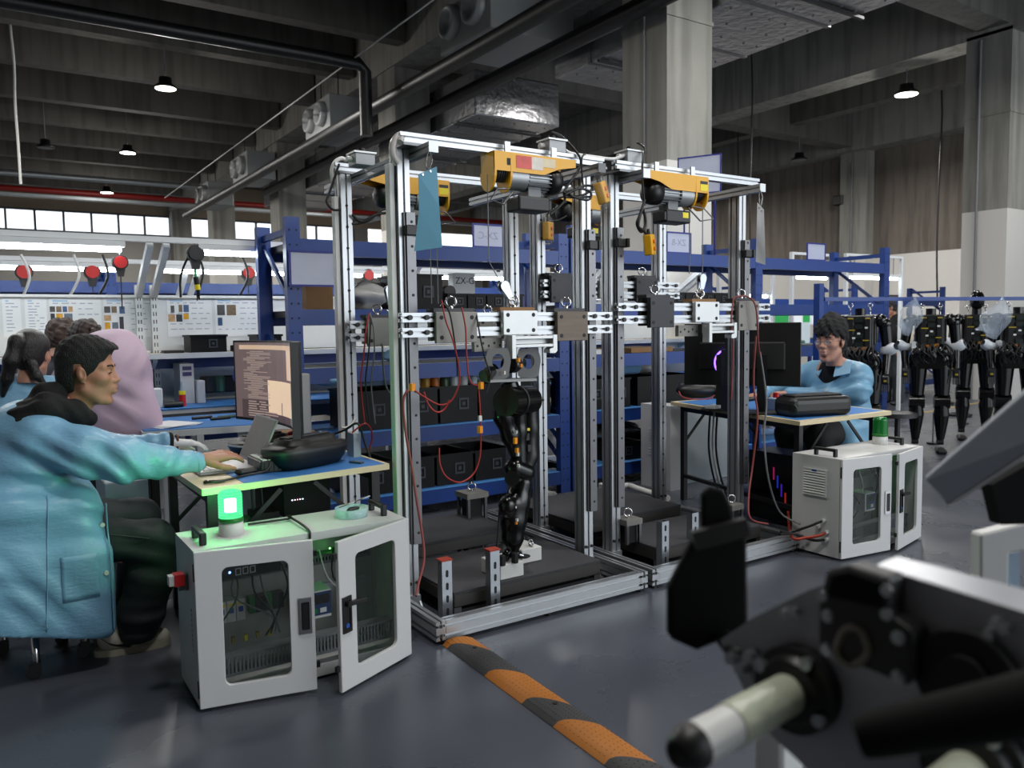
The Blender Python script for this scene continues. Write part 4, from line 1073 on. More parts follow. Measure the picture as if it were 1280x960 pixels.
tag(B().bar((1.36, 3.26, ZD+.004), (1.33, 3.32, ZD+.004), .022, .008).ob('pen_drive', steel_pl), 'small metal pen lying at the right end of the left desk', 'pen')
tag(B().cbox((.88, 3.33, ZD+.012), (.09, .05, .02), .3).ob('mouse', blk, bevel=.008), 'black mouse under the hand of the seated man', 'mouse')
# things under the left desk
t = thing('computer_tower', 'black computer tower with antennas under the left desk', 'computer', (1.15, 3.75, .0))
B().box(1.08, 1.30, 3.50, 3.95, .26, .66).ob('case', blk_matte, t, bevel=.004)
for k in range(5): led((1.12+k*.012, 3.498, .53), .0028, (1, .6, .6) if k == 2 else (.9, .9, 1), t, 3)
tag(B().box(1.02, 1.36, 3.46, 4.0, 0, .255).ob('storage_box', blk_matte), 'dark box carrying the computer tower under the left desk', 'box')
t = thing('wifi_router', 'black router with two antennas behind the left cabinet', 'router', (.98, 3.35, .5))
B().box(.90, 1.0, 3.30, 3.42, .51, .535).ob('body', blk, t)
for x in (.92, .96): B().cyl((x, 3.40, .53), (x-.005, 3.40, .66), .006, .004, n=6).ob('antenna', blk, t)
tag(B().box(.86, 1.015, 3.25, 3.43, 0, .509).ob('steel_cupboard', M('grey_green_panel', (.42, .45, .44), .5)), 'grey steel cupboard under the left desk carrying the router', 'cupboard')
tag(B().box(.42, .60, 3.95, 4.3, 0, .62).ob('pedestal', M('pale_grey_box'), bevel=.004), 'pale grey pedestal beyond the seated man', 'pedestal')
# second desk: monitors, boxes
def flat_monitor(x, y, rz, W_, H_, zc, label):
    t = thing('monitor', label, 'monitor', (x, y, ZD), rz, 'black monitors on the right desk')
    B().box(-W_/2, W_/2, -.012, .012, zc-H_/2-ZD, zc+H_/2-ZD).ob('panel', blk, t, bevel=.004)
    B().box(-W_/2+.01, W_/2-.01, .0125, .0135, zc-H_/2-ZD+.015, zc+H_/2-ZD-.01).ob('screen', scr((.25, .28, .34), .5), t)
    B().box(-W_*.3, W_*.3, -.04, -.0125, zc-H_*.25-ZD, zc+H_*.2-ZD).ob('back_bulge', blk_matte, t, bevel=.01)
    B().box(-.03, .03, -.06, -.041, .012, zc-ZD).ob('stand_column', blk, t)
    B().box(-.12, .12, -.14, .06, 0, .012).ob('stand_foot', blk, t, bevel=.003)
    return t
ZD = .722
m1 = at(953, 443, D=5.05); flat_monitor(m1.x, m1.y, -.92, .46, .40, m1.z, 'black monitor seen from behind, next to the man with glasses')
m2 = at(903, 443, D=5.3); flat_monitor(m2.x, m2.y, -1.0, .50, .41, m2.z, 'black monitor seen from behind, left of the right front post')
def onp(x, y, z=None): return at(x, y, z=ZD)
p = onp(908, 514)
t = thing('light_stand', 'slim dark panel with a purple glowing ring on the right desk', 'lamp', (p.x, p.y, ZD))
B().cbox((p.x, p.y, ZD+.20), (.02, .10, .40), -.2).ob('panel', M('dark_violet_panel', (.16, .14, .22), .4), t, bevel=.004)
B().torus((p.x+.06, p.y+.05, ZD+.31), .085, .006, (1, .35, 0), 28, 6).ob('glow_ring', M('violet_glow', (.45, .30, 1), .4, emit=4), t)
p = onp(970, 512)
t = thing('stop_box', 'pale blue control box with red button on the right desk', 'switch', (p.x, p.y, ZD))
B().cbox((p.x, p.y, ZD+.04), (.10, .09, .08), .2).ob('box', M('pale_blue_box', (.58, .66, .74), .5), t, bevel=.006)
B().cyl((p.x, p.y, ZD+.08), (p.x, p.y, ZD+.11), .02, n=12).ob('button', red, t)
B().cyl((p.x-.02, p.y-.05, ZD+.04), (p.x-.02, p.y-.062, ZD+.04), .016, n=12).ob('dial', zinc, t)
p = onp(1030, 520)
t = thing('equipment_case', 'black soft equipment case lying at the front of the right desk', 'case', (p.x, p.y+.08, ZD), -.28)
B().box(-.22, .22, -.10, .10, 0, .12).ob('body', blk, t, bevel=.04, seg=3)
B().box(-.18, .17, -.06, .06, .12, .132).ob('lid', dkgrey, t, bevel=.006)
B().torus((-.20, -.09, .05), .025, .008, (1, 0, 0), 12, 5).ob('handle', M('dark_green_grip', (.08, .16, .12)), t)
p = onp(872, 498)
t = thing('robot_shell', 'black robot shell with a red lead at the left end of the right desk', 'robot part', (p.x, p.y, ZD), -.5, 'black plastic robot shells')
B().ball((0, 0, .062), (.17, .09, .062), 20, 10).ob('body', blk, t)
B().tube([(-.16, -.05, .06), (-.14, -.09, .02), (-.05, -.10, .004), (.05, -.10, .004), (.1, -.09, .03)], .004, 5, 4).ob('lead', red_w, t)
p = onp(893, 512)
tag(B().cbox((p.x, p.y, ZD+.016), (.12, .08, .03), .2).ob('tray', wht_pl, bevel=.004), 'small white tray on the right desk below the black shell', 'tray')
p = onp(905, 500)
tag(B().cbox((p.x+.1, p.y+.1, ZD+.04), (.12, .10, .08), .2).ob('adapter_box', dkgrey, bevel=.006), 'dark grey box beside the violet panel on the right desk', 'box')
p = onp(937, 501)
tag(B().cbox((p.x, p.y, ZD+.014), (.10, .06, .028), .2).ob('mouse', blk, bevel=.01), 'black mouse under the hand of the man with glasses', 'mouse')
# beneath the right desk
t = thing('computer_tower', 'dark computer tower with coloured fans under the right desk', 'computer', (4.28, 3.30, 0))
B().box(4.17, 4.40, 3.12, 3.50, .02, .46).ob('case', blk_gl, t, bevel=.004)
for (k, c) in ((0, (.9, .25, .2)), (1, (.4, .2, 1)), (2, (.2, .3, 1)), (3, (.9, .2, .5))):
    B().box(4.1685, 4.1695, 3.20+.03*k, 3.212+.03*k, .14+.05*k, .22+.05*k).ob('fan_light', M('fan_led_%d' % k, c, .5, emit=.12), t)
q0, q1 = at(848, 640, Y=4.75), at(925, 640, Y=4.6)
tag(B().box(at(830, 580, Y=4.5).x+.2, 5.2, 4.55, 4.75, .0, .62).ob('steel_cupboard', M('pale_grey_box'), bevel=.004), 'pale steel cupboard standing behind the right desk legs', 'cupboard')
p = at(830, 580, Y=4.5)
t = thing('louvred_unit', 'white louvred cabinet with side vents behind the back right post', 'cabinet', (p.x+.1, 4.55, 0))
B().box(p.x-.01, p.x+.16, 4.42, 4.75, 0, .66).ob('shell', wht, t)
for k in range(10): B().box(p.x-.016, p.x-.0105, 4.47, 4.66, .26+k*.022, .272+k*.022).ob('louvre', wht_pl, t)
for k, (xx, c) in enumerate(((888, blk), (893, wht_pl), (897, blk))):
    cord([at(xx, 512, Y=3.75), at(xx-2, 560, Y=3.8), at(xx+5, 600, Y=3.8), at(xx+18, 635, Y=3.78), at(xx+22, 650, Y=3.75)], .008, c, ['thick black', 'white', 'thinner black'][k]+' cable hanging down in front of the right desk legs')
# ------------------------------------------------------------------ people: smooth blended volumes turned into one surface
class SD:
    def __init__(s, lo, hi, h):
        s.lo = np.array(lo, float); s.h = h
        s.n = np.ceil((np.array(hi, float)-s.lo)/h).astype(int)+1
        s.d = np.full(tuple(s.n), 9.0, np.float32)
        s.ax = [(s.lo[i]+h*np.arange(s.n[i])).astype(np.float32) for i in range(3)]
    def blk(s, lo, hi):
        sl = []
        for i in range(3):
            a = int(max(0, math.floor((lo[i]-s.lo[i])/s.h))); b = int(min(s.n[i], math.ceil((hi[i]-s.lo[i])/s.h)+1))
            if b <= a: return None
            sl.append(slice(a, b))
        return tuple(sl), np.meshgrid(s.ax[0][sl[0]], s.ax[1][sl[1]], s.ax[2][sl[2]], indexing='ij', sparse=True)
    def op(s, lo, hi, k, fn, mode='u'):
        m = 2.5*s.h+2*k
        r = s.blk([a-m for a in lo], [a+m for a in hi])
        if r is None: return s
        sl, g = r
        a = s.d[sl]; b = fn(*g)
        if mode == 'u':
            h_ = np.clip(.5+.5*(a-b)/k, 0, 1); s.d[sl] = a+(b-a)*h_-k*h_*(1-h_)
        elif mode == 's':
            b = -b; h_ = np.clip(.5-.5*(a-b)/k, 0, 1); s.d[sl] = a+(b-a)*h_+k*h_*(1-h_)
        else: s.d[sl] = np.maximum(a, b)
        return s
    def cap(s, a, b, ra, rb=None, k=.02, mode='u'):
        a = np.array(a, float); b = np.array(b, float); rb = ra if rb is None else rb
        R_ = max(ra, rb); ba = b-a; L2 = max(ba@ba, 1e-9)
        def fn(x, y, z):
            t = np.clip(((x-a[0])*ba[0]+(y-a[1])*ba[1]+(z-a[2])*ba[2])/L2, 0, 1)
            return np.sqrt((x-a[0]-t*ba[0])**2+(y-a[1]-t*ba[1])**2+(z-a[2]-t*ba[2])**2)-(ra+(rb-ra)*t)
        return s.op(np.minimum(a, b)-R_, np.maximum(a, b)+R_, k, fn, mode)
    def chain(s, pts, rs, k=.02):
        for i in range(len(pts)-1): s.cap(pts[i], pts[i+1], rs[i], rs[i+1], k)
        return s
    def ell(s, c, r, k=.02, rot=None, mode='u'):
        c = np.array(c, float); r = np.array([r]*3 if np.isscalar(r) else r, float)
        Q = np.eye(3) if rot is None else np.array(rot.to_3x3()).T
        def fn(x, y, z):
            X, Y, Z = x-c[0], y-c[1], z-c[2]
            u = [(Q[i, 0]*X+Q[i, 1]*Y+Q[i, 2]*Z)/r[i] for i in range(3)]
            k0 = np.sqrt(u[0]**2+u[1]**2+u[2]**2); k1 = np.sqrt((u[0]/r[0])**2+(u[1]/r[1])**2+(u[2]/r[2])**2)
            return k0*(k0-1)/np.maximum(k1, 1e-6)
        M_ = r.max()
        return s.op(c-M_, c+M_, k, fn, mode)
    def box(s, lo, hi, rd, k=.02, mode='u'):
        lo = np.array(lo, float); hi = np.array(hi, float); c = (lo+hi)/2; hf = (hi-lo)/2-rd
        def fn(x, y, z):
            q = [np.abs(v-c[i])-hf[i] for i, v in enumerate((x, y, z))]
            o = np.sqrt(np.maximum(q[0], 0)**2+np.maximum(q[1], 0)**2+np.maximum(q[2], 0)**2)
            return o+np.minimum(np.maximum(np.maximum(q[0], q[1]), q[2]), 0)-rd
        return s.op(lo, hi, k, fn, mode)
    def grid(s): return np.meshgrid(*s.ax, indexing='ij', sparse=True)
    def disp(s, fn):
        s.d += fn(*s.grid()).astype(np.float32); return s
    def net(s):
        d = s.d; n = d.shape; neg = d < 0
        c = np.zeros(tuple(k-1 for k in n), np.int8)
        for i in (0, 1):
            for j in (0, 1):
                for k in (0, 1): c += neg[i:n[0]-1+i, j:n[1]-1+j, k:n[2]-1+k]
        act = (c > 0) & (c < 8)
        I = np.argwhere(act); idx = np.full(act.shape, -1, np.int32); idx[act] = np.arange(len(I))
        P = np.zeros((len(I), 3)); W = np.zeros(len(I))
        cs = [(i, j, k) for i in (0, 1) for j in (0, 1) for k in (0, 1)]
        for a in cs:
            for ax in range(3):
                if a[ax]: continue
                b = list(a); b[ax] = 1
                da = d[I[:, 0]+a[0], I[:, 1]+a[1], I[:, 2]+a[2]]; db = d[I[:, 0]+b[0], I[:, 1]+b[1], I[:, 2]+b[2]]
                x = (da < 0) != (db < 0)
                t = np.where(x, da/np.where(x, da-db, 1), 0)
                q = np.tile(np.array(a, float), (len(I), 1)); q[:, ax] += t
                P[x] += q[x]; W += x
        P = I+P/np.maximum(W, 1)[:, None]
        vs = s.lo+P*s.h
        F = []
        for ax in range(3):
            u, v = [(1, 2), (2, 0), (0, 1)][ax]
            sa = [slice(None)]*3; sb = [slice(None)]*3; sa[ax] = slice(0, -1); sb[ax] = slice(1, None)
            A, Bn = neg[tuple(sa)], neg[tuple(sb)]
            E = np.argwhere(A != Bn)
            E = E[(E[:, u] > 0) & (E[:, v] > 0) & (E[:, u] < n[u]-1) & (E[:, v] < n[v]-1)]
            fl = A[E[:, 0], E[:, 1], E[:, 2]]
            def cell(du, dv_):
                e = E.copy(); e[:, u] -= du; e[:, v] -= dv_
                return idx[e[:, 0], e[:, 1], e[:, 2]]
            q = np.stack([cell(1, 1), cell(0, 1), cell(0, 0), cell(1, 0)], 1)
            q[~fl] = q[~fl][:, ::-1]
            F.append(q)
        return vs, np.concatenate(F)
def netob(name, nets, mats, parent, xf=None):
    """one mesh from several nets given in world space; nets = [(verts, faces, material index)]"""
    rt_ = parent
    while rt_ is not None and rt_.parent: rt_ = rt_.parent
    off = np.array(rt_.location if rt_ else (0, 0, 0)); vs = []; fs = []; mi = []; k = 0
    for v, f, m_ in nets:
        vs.append(v-off); fs.append(f+k); k += len(v); mi += [m_]*len(f)
    v = np.concatenate(vs); f = np.concatenate(fs)
    me = bpy.data.meshes.new(name)
    me.vertices.add(len(v)); me.vertices.foreach_set('co', v.astype(np.float32).ravel())
    me.loops.add(f.size); me.loops.foreach_set('vertex_index', f.astype(np.int32).ravel())
    me.polygons.add(len(f)); me.polygons.foreach_set('loop_start', np.arange(0, f.size, 4, dtype=np.int32))
    me.polygons.foreach_set('loop_total', np.full(len(f), 4, np.int32))
    me.polygons.foreach_set('material_index', np.array(mi, np.int32)); me.polygons.foreach_set('use_smooth', np.ones(len(f), bool))
    me.update(calc_edges=True); me.validate()
    for m_ in (mats if isinstance(mats, list) else [mats]): me.materials.append(m_)
    o = bpy.data.objects.new(name, me); COL.objects.link(o); o.parent = parent
    return o
def xform(net, mat):
    v, f = net
    Mx = np.array(mat)
    return v @ Mx[:3, :3].T + Mx[:3, 3], f
def head_net(h=.0034):
    s = SD((-.13, -.10, -.155), (.14, .10, .15), h)
    s.ell((-.014, 0, .045), (.098, .075, .086), .02)
    s.ell((.030, 0, -.032), (.061, .059, .086), .03)
    s.cap((.073, -.011, -.106), (.073, .011, -.106), .016, k=.022)
    for y in (-1, 1):
        s.cap((.0, y*.050, -.060), (.045, y*.028, -.098), .016, k=.03)
        s.ell((.055, y*.042, -.016), (.028, .024, .022), .022)
        s.cap((.077, y*.012, .031), (.062, y*.046, .027), .011, k=.016)
        s.ell((.092, y*.032, .006), (.013, .016, .010), .014, mode='s')
        s.ell((.070, y*.032, .006), (.016, .017, .012), .006)
    s.cap((.082, 0, .020), (.099, 0, -.018), .0085, .0105, .012)
    s.ell((.101, 0, -.024), (.013, .011, .010), .008)
    for y in (-1, 1): s.ell((.091, y*.014, -.027), (.012, .008, .008), .007)
    s.cap((.082, 0, -.056), (.082, 0, -.060), .020, k=.02)
    s.cap((.096, -.013, -.053), (.096, .013, -.053), .0070, k=.007)
    s.cap((.094, -.012, -.067), (.094, .012, -.067), .0080, k=.007)
    s.cap((.1035, -.019, -.0605), (.1035, .019, -.0605), .0022, k=.004, mode='s')
    s.cap((.082, 0, -.085), (.082, 0, -.086), .006, k=.012, mode='s')
    for y in (-1, 1):
        s.ell((-.008, y*.076, -.002), (.019, .009, .029), .006, Matrix.Rotation(-.25, 3, 'Y') @ Matrix.Rotation(y*.25, 3, 'Z'))
        s.ell((.0, y*.086, .003), (.011, .007, .019), .004, mode='s')
        s.cap((-.004, y*.074, -.028), (.002, y*.072, -.033), .006, k=.006)
    s.cap((-.022, 0, -.06), (-.045, 0, -.155), .050, .055, .03)
    return s.net()
HEAD = head_net()
def headpose(c, yaw, pitch, roll=0, sc=1):
    return Matrix.Translation(c) @ Matrix.Rotation(yaw, 4, 'Z') @ Matrix.Rotation(pitch, 4, 'Y') @ Matrix.Rotation(roll, 4, 'X') @ Matrix.Scale(sc, 4)
def face_parts(t, mat, skin_dark, brow_m, sc=1, wide=1.0):
    """eyes and eyebrows: small children set into the face"""
    f = lambda p: mat @ Vector(p)
    for y in (-1, 1):
        b = B(); P = [(.0845, y*.020, .004), (.0870, y*.028, .0065*wide), (.0858, y*.038, .006*wide), (.0812, y*.046, .003)]
        b.tube([f(p) for p in P], .0024*sc*wide, 6, 4); b.ob('eye', M('eye_dark', (.05, .04, .04), .15), t)
        b = B(); b.tube([f(p) for p in [(.0905, y*.015, .030), (.0875, y*.030, .035), (.0765, y*.047, .032)]], .0034*sc, 6, 4); b.ob('eyebrow', brow_m, t)
    b = B(); b.tube([f(p) for p in [(.0935, -.018, -.0607), (.0995, -.008, -.0603), (.1005, 0, -.0605), (.0995, .008, -.0603), (.0935, .018, -.0607)]], .0024*sc, 6, 3)
    b.ob('lips', M('lip_colour', (.66, .40, .36), .5), t)
def hand_net(wr, dirv, palmn, L_=.185, curl=.5, spread=.12, thumb_side=1, h=.0032):
    """wr: wrist, dirv: pointing direction, palmn: normal on the back of the hand; five separate fingers"""
    d = Vector(dirv).normalized(); n = Vector(palmn).normalized(); n = (n-d*n.dot(d)).normalized(); a = d.cross(n)*thumb_side
    w = Vector(wr); k = L_/.185
    S_ = SD(np.array(w)-.2, np.array(w)+.2, h) if False else None
    P = []
    q = lambda x, y, z: w+d*x*k+a*y*k+n*z*k
    segs = [(q(-.06, 0, 0), q(.01, 0, 0), .025*k, .026*k), ]
    for y0, y1 in ((-.03, -.033), (-.01, -.011), (.012, .011), (.030, .030)): segs.append((q(.01, y0*.6, 0), q(.088, y1, .004), .0165*k, .0125*k))
    for i, (y, L) in enumerate(((-.033, .060), (-.011, .072), (.011, .078), (.031, .070))):
        b0 = q(.088, y, .004); ang = 0; p = b0; rr = (.0098 if i else .0085)*k
        for j, fr in enumerate((.44, .32, .24)):
            ang += curl*(.55 if j == 0 else 1.0)
            e = p+(d*math.cos(ang)+a*(y*spread*10*.25)-n*math.sin(ang))*(L*fr*k)
            segs.append((p, e, rr*(1-.1*j), rr*(.9-.1*j))); p = e
    t0 = q(.018, .026, -.006); t1 = q(.052, .055, -.018); t2 = q(.082, .062, -.026); t3 = q(.104, .060, -.034)
    segs += [(t0, t1, .016*k, .0125*k), (t1, t2, .0115*k, .0105*k), (t2, t3, .0102*k, .0085*k)]
    pts = np.array([list(s_[0]) for s_ in segs]+[list(s_[1]) for s_ in segs])
    S_ = SD(pts.min(0)-.035, pts.max(0)+.035, h)
    for i, (p0, p1, r0, r1) in enumerate(segs): S_.cap(p0, p1, r0, r1, .012 if i < 5 else .004)
    return S_.net()
def sine_folds(specs):
    """cloth folds: specs = (centre, radius, direction, wavelength, depth)"""
    def fn(x, y, z):
        out = 0
        for c, R_, dv_, wl, dp in specs:
            dv_ = np.array(dv_, float); dv_ /= np.linalg.norm(dv_)
            r2 = ((x-c[0])**2+(y-c[1])**2+(z-c[2])**2)/R_**2
            wgt = np.exp(-2.0*r2)
            ph = (dv_[0]*x+dv_[1]*y+dv_[2]*z)*(2*PI/wl)+1.6*np.sin(9*x+7*z+3*y)+1.1*np.sin(13*z-11*y+5*x)
            s_ = np.sin(ph)
            out = out+wgt*dp*(np.abs(s_)**.7*np.sign(s_))
        return out
    return fn
skin = M('skin_light', (.66, .46, .37), .5, 0, .06, 30, bump=.04, bscale=300)
skin2 = M('skin_pale', (.70, .51, .43), .5, 0, .06, 30, bump=.04, bscale=300)
hair_k = M('black_hair', (.035, .032, .032), .65, 0, .5, 130, bump=.8, bscale=260, stretch=(1, 1, .5))
hair_b = M('brown_hair', (.20, .13, .10), .5, 0, .4, 110, bump=.7, bscale=220)
brow_m = M('eyebrow_hair', (.10, .08, .08), .8)
smock = M('light_blue_smock', (.46, .645, .76), .40, 0, .06, 5, bump=.2, bscale=45, stretch=(1, 1, 2.5))
denim = M('dark_denim', (.13, .15, .165), .75, 0, .2, 60, bump=.15, bscale=180)
hood_m = M('black_fleece', (.025, .025, .028), .9, 0, .2, 60, bump=.3, bscale=160)
white_g = M('white_glove_knit', (.85, .86, .87), .8, 0, .04, 60, bump=.2, bscale=220)
# ---- man seated at the left desk
t = thing('person', 'seated man with short black hair, blue smock and black hood, typing at the left desk', 'person', (.08, 3.62, 0))
hm = headpose((.345, 3.60, 1.132), -.30, .06, 0, 1.03)
ctr = lambda v: tuple(v)
bs_ = SD((-.2, 3.2, .30), (.85, 4.0, 1.12), .012)
bs_.chain([(.05, 3.62, .55), (.10, 3.62, .75), (.16, 3.61, .90), (.24, 3.60, 1.0)], [.12, .125, .12, .06], .05)
for (sh, el, wr) in (((.17, 3.45, .90), (.42, 3.345, .815), (.70, 3.40, .762)), ((.20, 3.79, .90), (.47, 3.86, .76), (.66, 3.80, .80))):
    bs_.chain([sh, el, wr], [.05, .042, .028], .03)
bs_.chain([(.08, 3.52, .52), (.53, 3.48, .45), (.44, 3.50, .10)], [.075, .055, .04], .03).chain([(.08, 3.72, .52), (.52, 3.76, .48), (.44, 3.76, .10)], [.075, .055, .04], .03)
hr = hand_net((.725, 3.40, .768), (.88, .12, .05), (.05, -.25, 1), .19, .30, .12, 1)
body = netob('body', [xform(HEAD, hm)+(0,), hr+(0,), bs_.net()+(0,)], [skin], t)
face_parts(t, hm, None, brow_m)
# glove on the far hand
gl = hand_net((.675, 3.80, .797), (.9, -.12, -.12), (.1, 0, 1), .185, .30, .12, -1)
netob('glove', [gl+(0,)], [white_g], t)
B().torus((.672, 3.80, .797), .036, .012, (1, 0, -.1), 18, 8).ob('dark_cuff', hood_m, t)
B().torus((.70, 3.80, .795), .033, .006, (1, 0, -.1), 18, 6).ob('bracelet', M('brown_beads', (.35, .16, .12), .5), t)
# hair: cropped sides, high flat top
def hair_sd(off, top, front, hl, lo=(-.15, -.12, -.15), hi=(.15, .12, .2), h=.0042, wob=None):
    s = SD(lo, hi, h)
    s.ell((-.014, 0, .045), (.098+off, .075+off, .086+off), .02)
    s.ell((-.045, 0, -.02), (.062+off, .064+off*.6, .075), .03)
    if top: s.ell((-.012+front, 0, .075+top*.5), (.100, .074, .070+top), .03)
    if front == .004: s.ell((.062, 0, .100), (.044, .056, .022), .02)
    if wob: s.disp(wob)
    g = s.grid()
    s.d = np.maximum(s.d, hl(*g)).astype(np.float32)
    return s.net()
def hl_man(x, y, z):
    line = np.interp(x, [-.15, -.036, -.034, -.004, -.002, .022, .052, .066, .084, .15], [-.078, -.085, .038, .038, -.012, -.012, .045, .052, .092, .10])
    return line-z+0*y
wob = lambda x, y, z: .0022*np.sin(160*x+40*y)*np.sin(150*y+90*z)*(z > .06)
netob('hair', [xform(hair_sd(.005, .004, .004, hl_man, wob=wob), hm)+(0,)], [hair_k], t)
# smock
c = SD((-.22, 3.12, .08), (.80, 4.10, 1.08), .0085)
c.ell((.13, 3.62, .84), (.175, .235, .20), .05)
c.ell((.06, 3.60, .66), (.185, .235, .24), .06)
c.cap((.17, 3.47, .915), (.20, 3.78, .915), .075, k=.06)
c.box((-.15, 3.345, .13), (.355, 3.86, .72), .09, .06)
c.box((-.13, 3.33, .115), (.375, 3.84, .50), .05, .05)
c.chain([(.165, 3.45, .885), (.30, 3.38, .845), (.42, 3.345, .808), (.56, 3.37, .782), (.70, 3.40, .762)], [.095, .092, .084, .060, .042], .035)
c.chain([(.20, 3.78, .885), (.47, 3.86, .765), (.655, 3.80, .80)], [.088, .072, .046], .035)
c.disp(sine_folds([((.42, 3.28, .80), .17, (1, .2, .9), .10, .010), ((.60, 3.34, .77), .13, (1, .2, -.6), .07, .006), ((.20, 3.36, .80), .16, (.6, 0, 1), .09, .012),
                   ((.05, 3.33, .70), .26, (.35, .1, 1), .11, .011), ((.15, 3.33, .35), .25, (.9, 0, .5), .13, .005), ((.34, 3.36, .60), .14, (.4, 0, 1), .07, .006), ((.62, 3.84, .79), .12, (1, 0, .2), .05, .006),
                   ((-.05, 3.5, .5), .3, (.2, .5, 1), .15, .008)]))
gx, gy, gz = c.grid(); c.d = np.maximum(c.d, (.215-.27*gx)-gz).astype(np.float32)
cv, cf = c.net()
coat = netob('smock', [(cv, cf, 0)], [smock], t)
# cuffs, buttons, pocket, seam
B().torus((.700, 3.40, .762), .036, .010, (1, .1, .12), 18, 8).ob('cuff', smock, coat)
def onsurf(x, z, yr=3.62, far=3.1):
    """y of the smock's near side at (x, z)"""
    m_ = (np.abs(cv[:, 0]-x) < .010) & (np.abs(cv[:, 2]-z) < .010)
    return float(cv[m_, 1].min()) if m_.any() else yr
for z in (.56, .385): 
    B().cyl((.345, onsurf(.345, z)+.001, z), (.345, onsurf(.345, z)-.004, z), .0085, n=12).ob('button', wht_pl, coat)
pb_ = B(); P = []
nx, nz = 9, 8; vs = []
for j in range(nz+1):
    for i in range(nx+1):
        x = .195+.125*i/nx; z = .300+.17*j/nz
        vs.append((x, onsurf(x, z)-.0015, z))
pb_.add(vs, [(j*(nx+1)+i, j*(nx+1)+i+1, (j+1)*(nx+1)+i+1, (j+1)*(nx+1)+i) for j in range(nz) for i in range(nx)], True)
po = pb_.ob('pocket', smock, coat); md = po.modifiers.new('thick', 'SOLIDIFY'); md.thickness = .002
B().tube([(.17-.06*(.72-z), onsurf(.17-.06*(.72-z), z)-.0005, z) for z in [.70-.045*k for k in range(13)]], .0022, 5, 2).ob('side_seam', smock, coat)
B().tube([(.362, onsurf(.352, z)-.0015, z) for z in [.64-.04*k for k in range(13)]], .003, 5, 2).ob('front_placket', smock, coat)
# hood and collar
s = SD((-.06, 3.34, .84), (.44, 3.90, 1.16), .0075)
s.ell((.155, 3.60, .985), (.125, .175, .062), .03, Matrix.Rotation(-.42, 3, 'Y'))
s.ell((.125, 3.59, .975), (.075, .155, .050), .03)
s.cap((.205, 3.60, 1.05), (.255, 3.60, 1.08), .062, .030, .03)
s.chain([(.19, 3.48, 1.02), (.28, 3.50, .985), (.335, 3.55, .955)], [.052, .045, .032], .03)
s.chain([(.21, 3.71, 1.02), (.30, 3.70, .98), (.335, 3.65, .955)], [.052, .045, .032], .03)
s.disp(sine_folds([((.12, 3.45, 1.0), .16, (.3, 1, .6), .08, .006), ((.27, 3.50, 1.0), .1, (1, .2, .6), .05, .004)]))
netob('hood', [s.net()+(0,)], [hood_m], t)
# trousers
s = SD((-.05, 3.36, .04), (.68, 3.92, .66), .0085)
s.chain([(.10, 3.53, .52), (.35, 3.50, .475), (.53, 3.475, .445)], [.10, .088, .083], .04)
s.chain([(.535, 3.475, .44), (.52, 3.48, .30), (.48, 3.50, .15)], [.085, .088, .088], .04)
s.cap((.48, 3.50, .15), (.465, 3.505, .085), .086, .075, .03)
s.chain([(.10, 3.71, .53), (.36, 3.76, .50), (.53, 3.77, .49)], [.095, .085, .078], .04).chain([(.53, 3.77, .48), (.50, 3.77, .12)], [.08, .08], .04)
s.disp(sine_folds([((.50, 3.42, .42), .16, (.3, 0, 1), .09, .008), ((.48, 3.43, .12), .12, (.2, 0, 1), .06, .006), ((.30, 3.42, .48), .15, (1, 0, .6), .10, .007)]))
tr = netob('trousers', [s.net()+(0,)], [denim], t)
B().tube([(.36, 3.405, .515), (.43, 3.392, .50), (.52, 3.388, .475)], .0022, 5, 4).ob('side_seam', M('seam_thread', (.24, .26, .27), .8), tr)
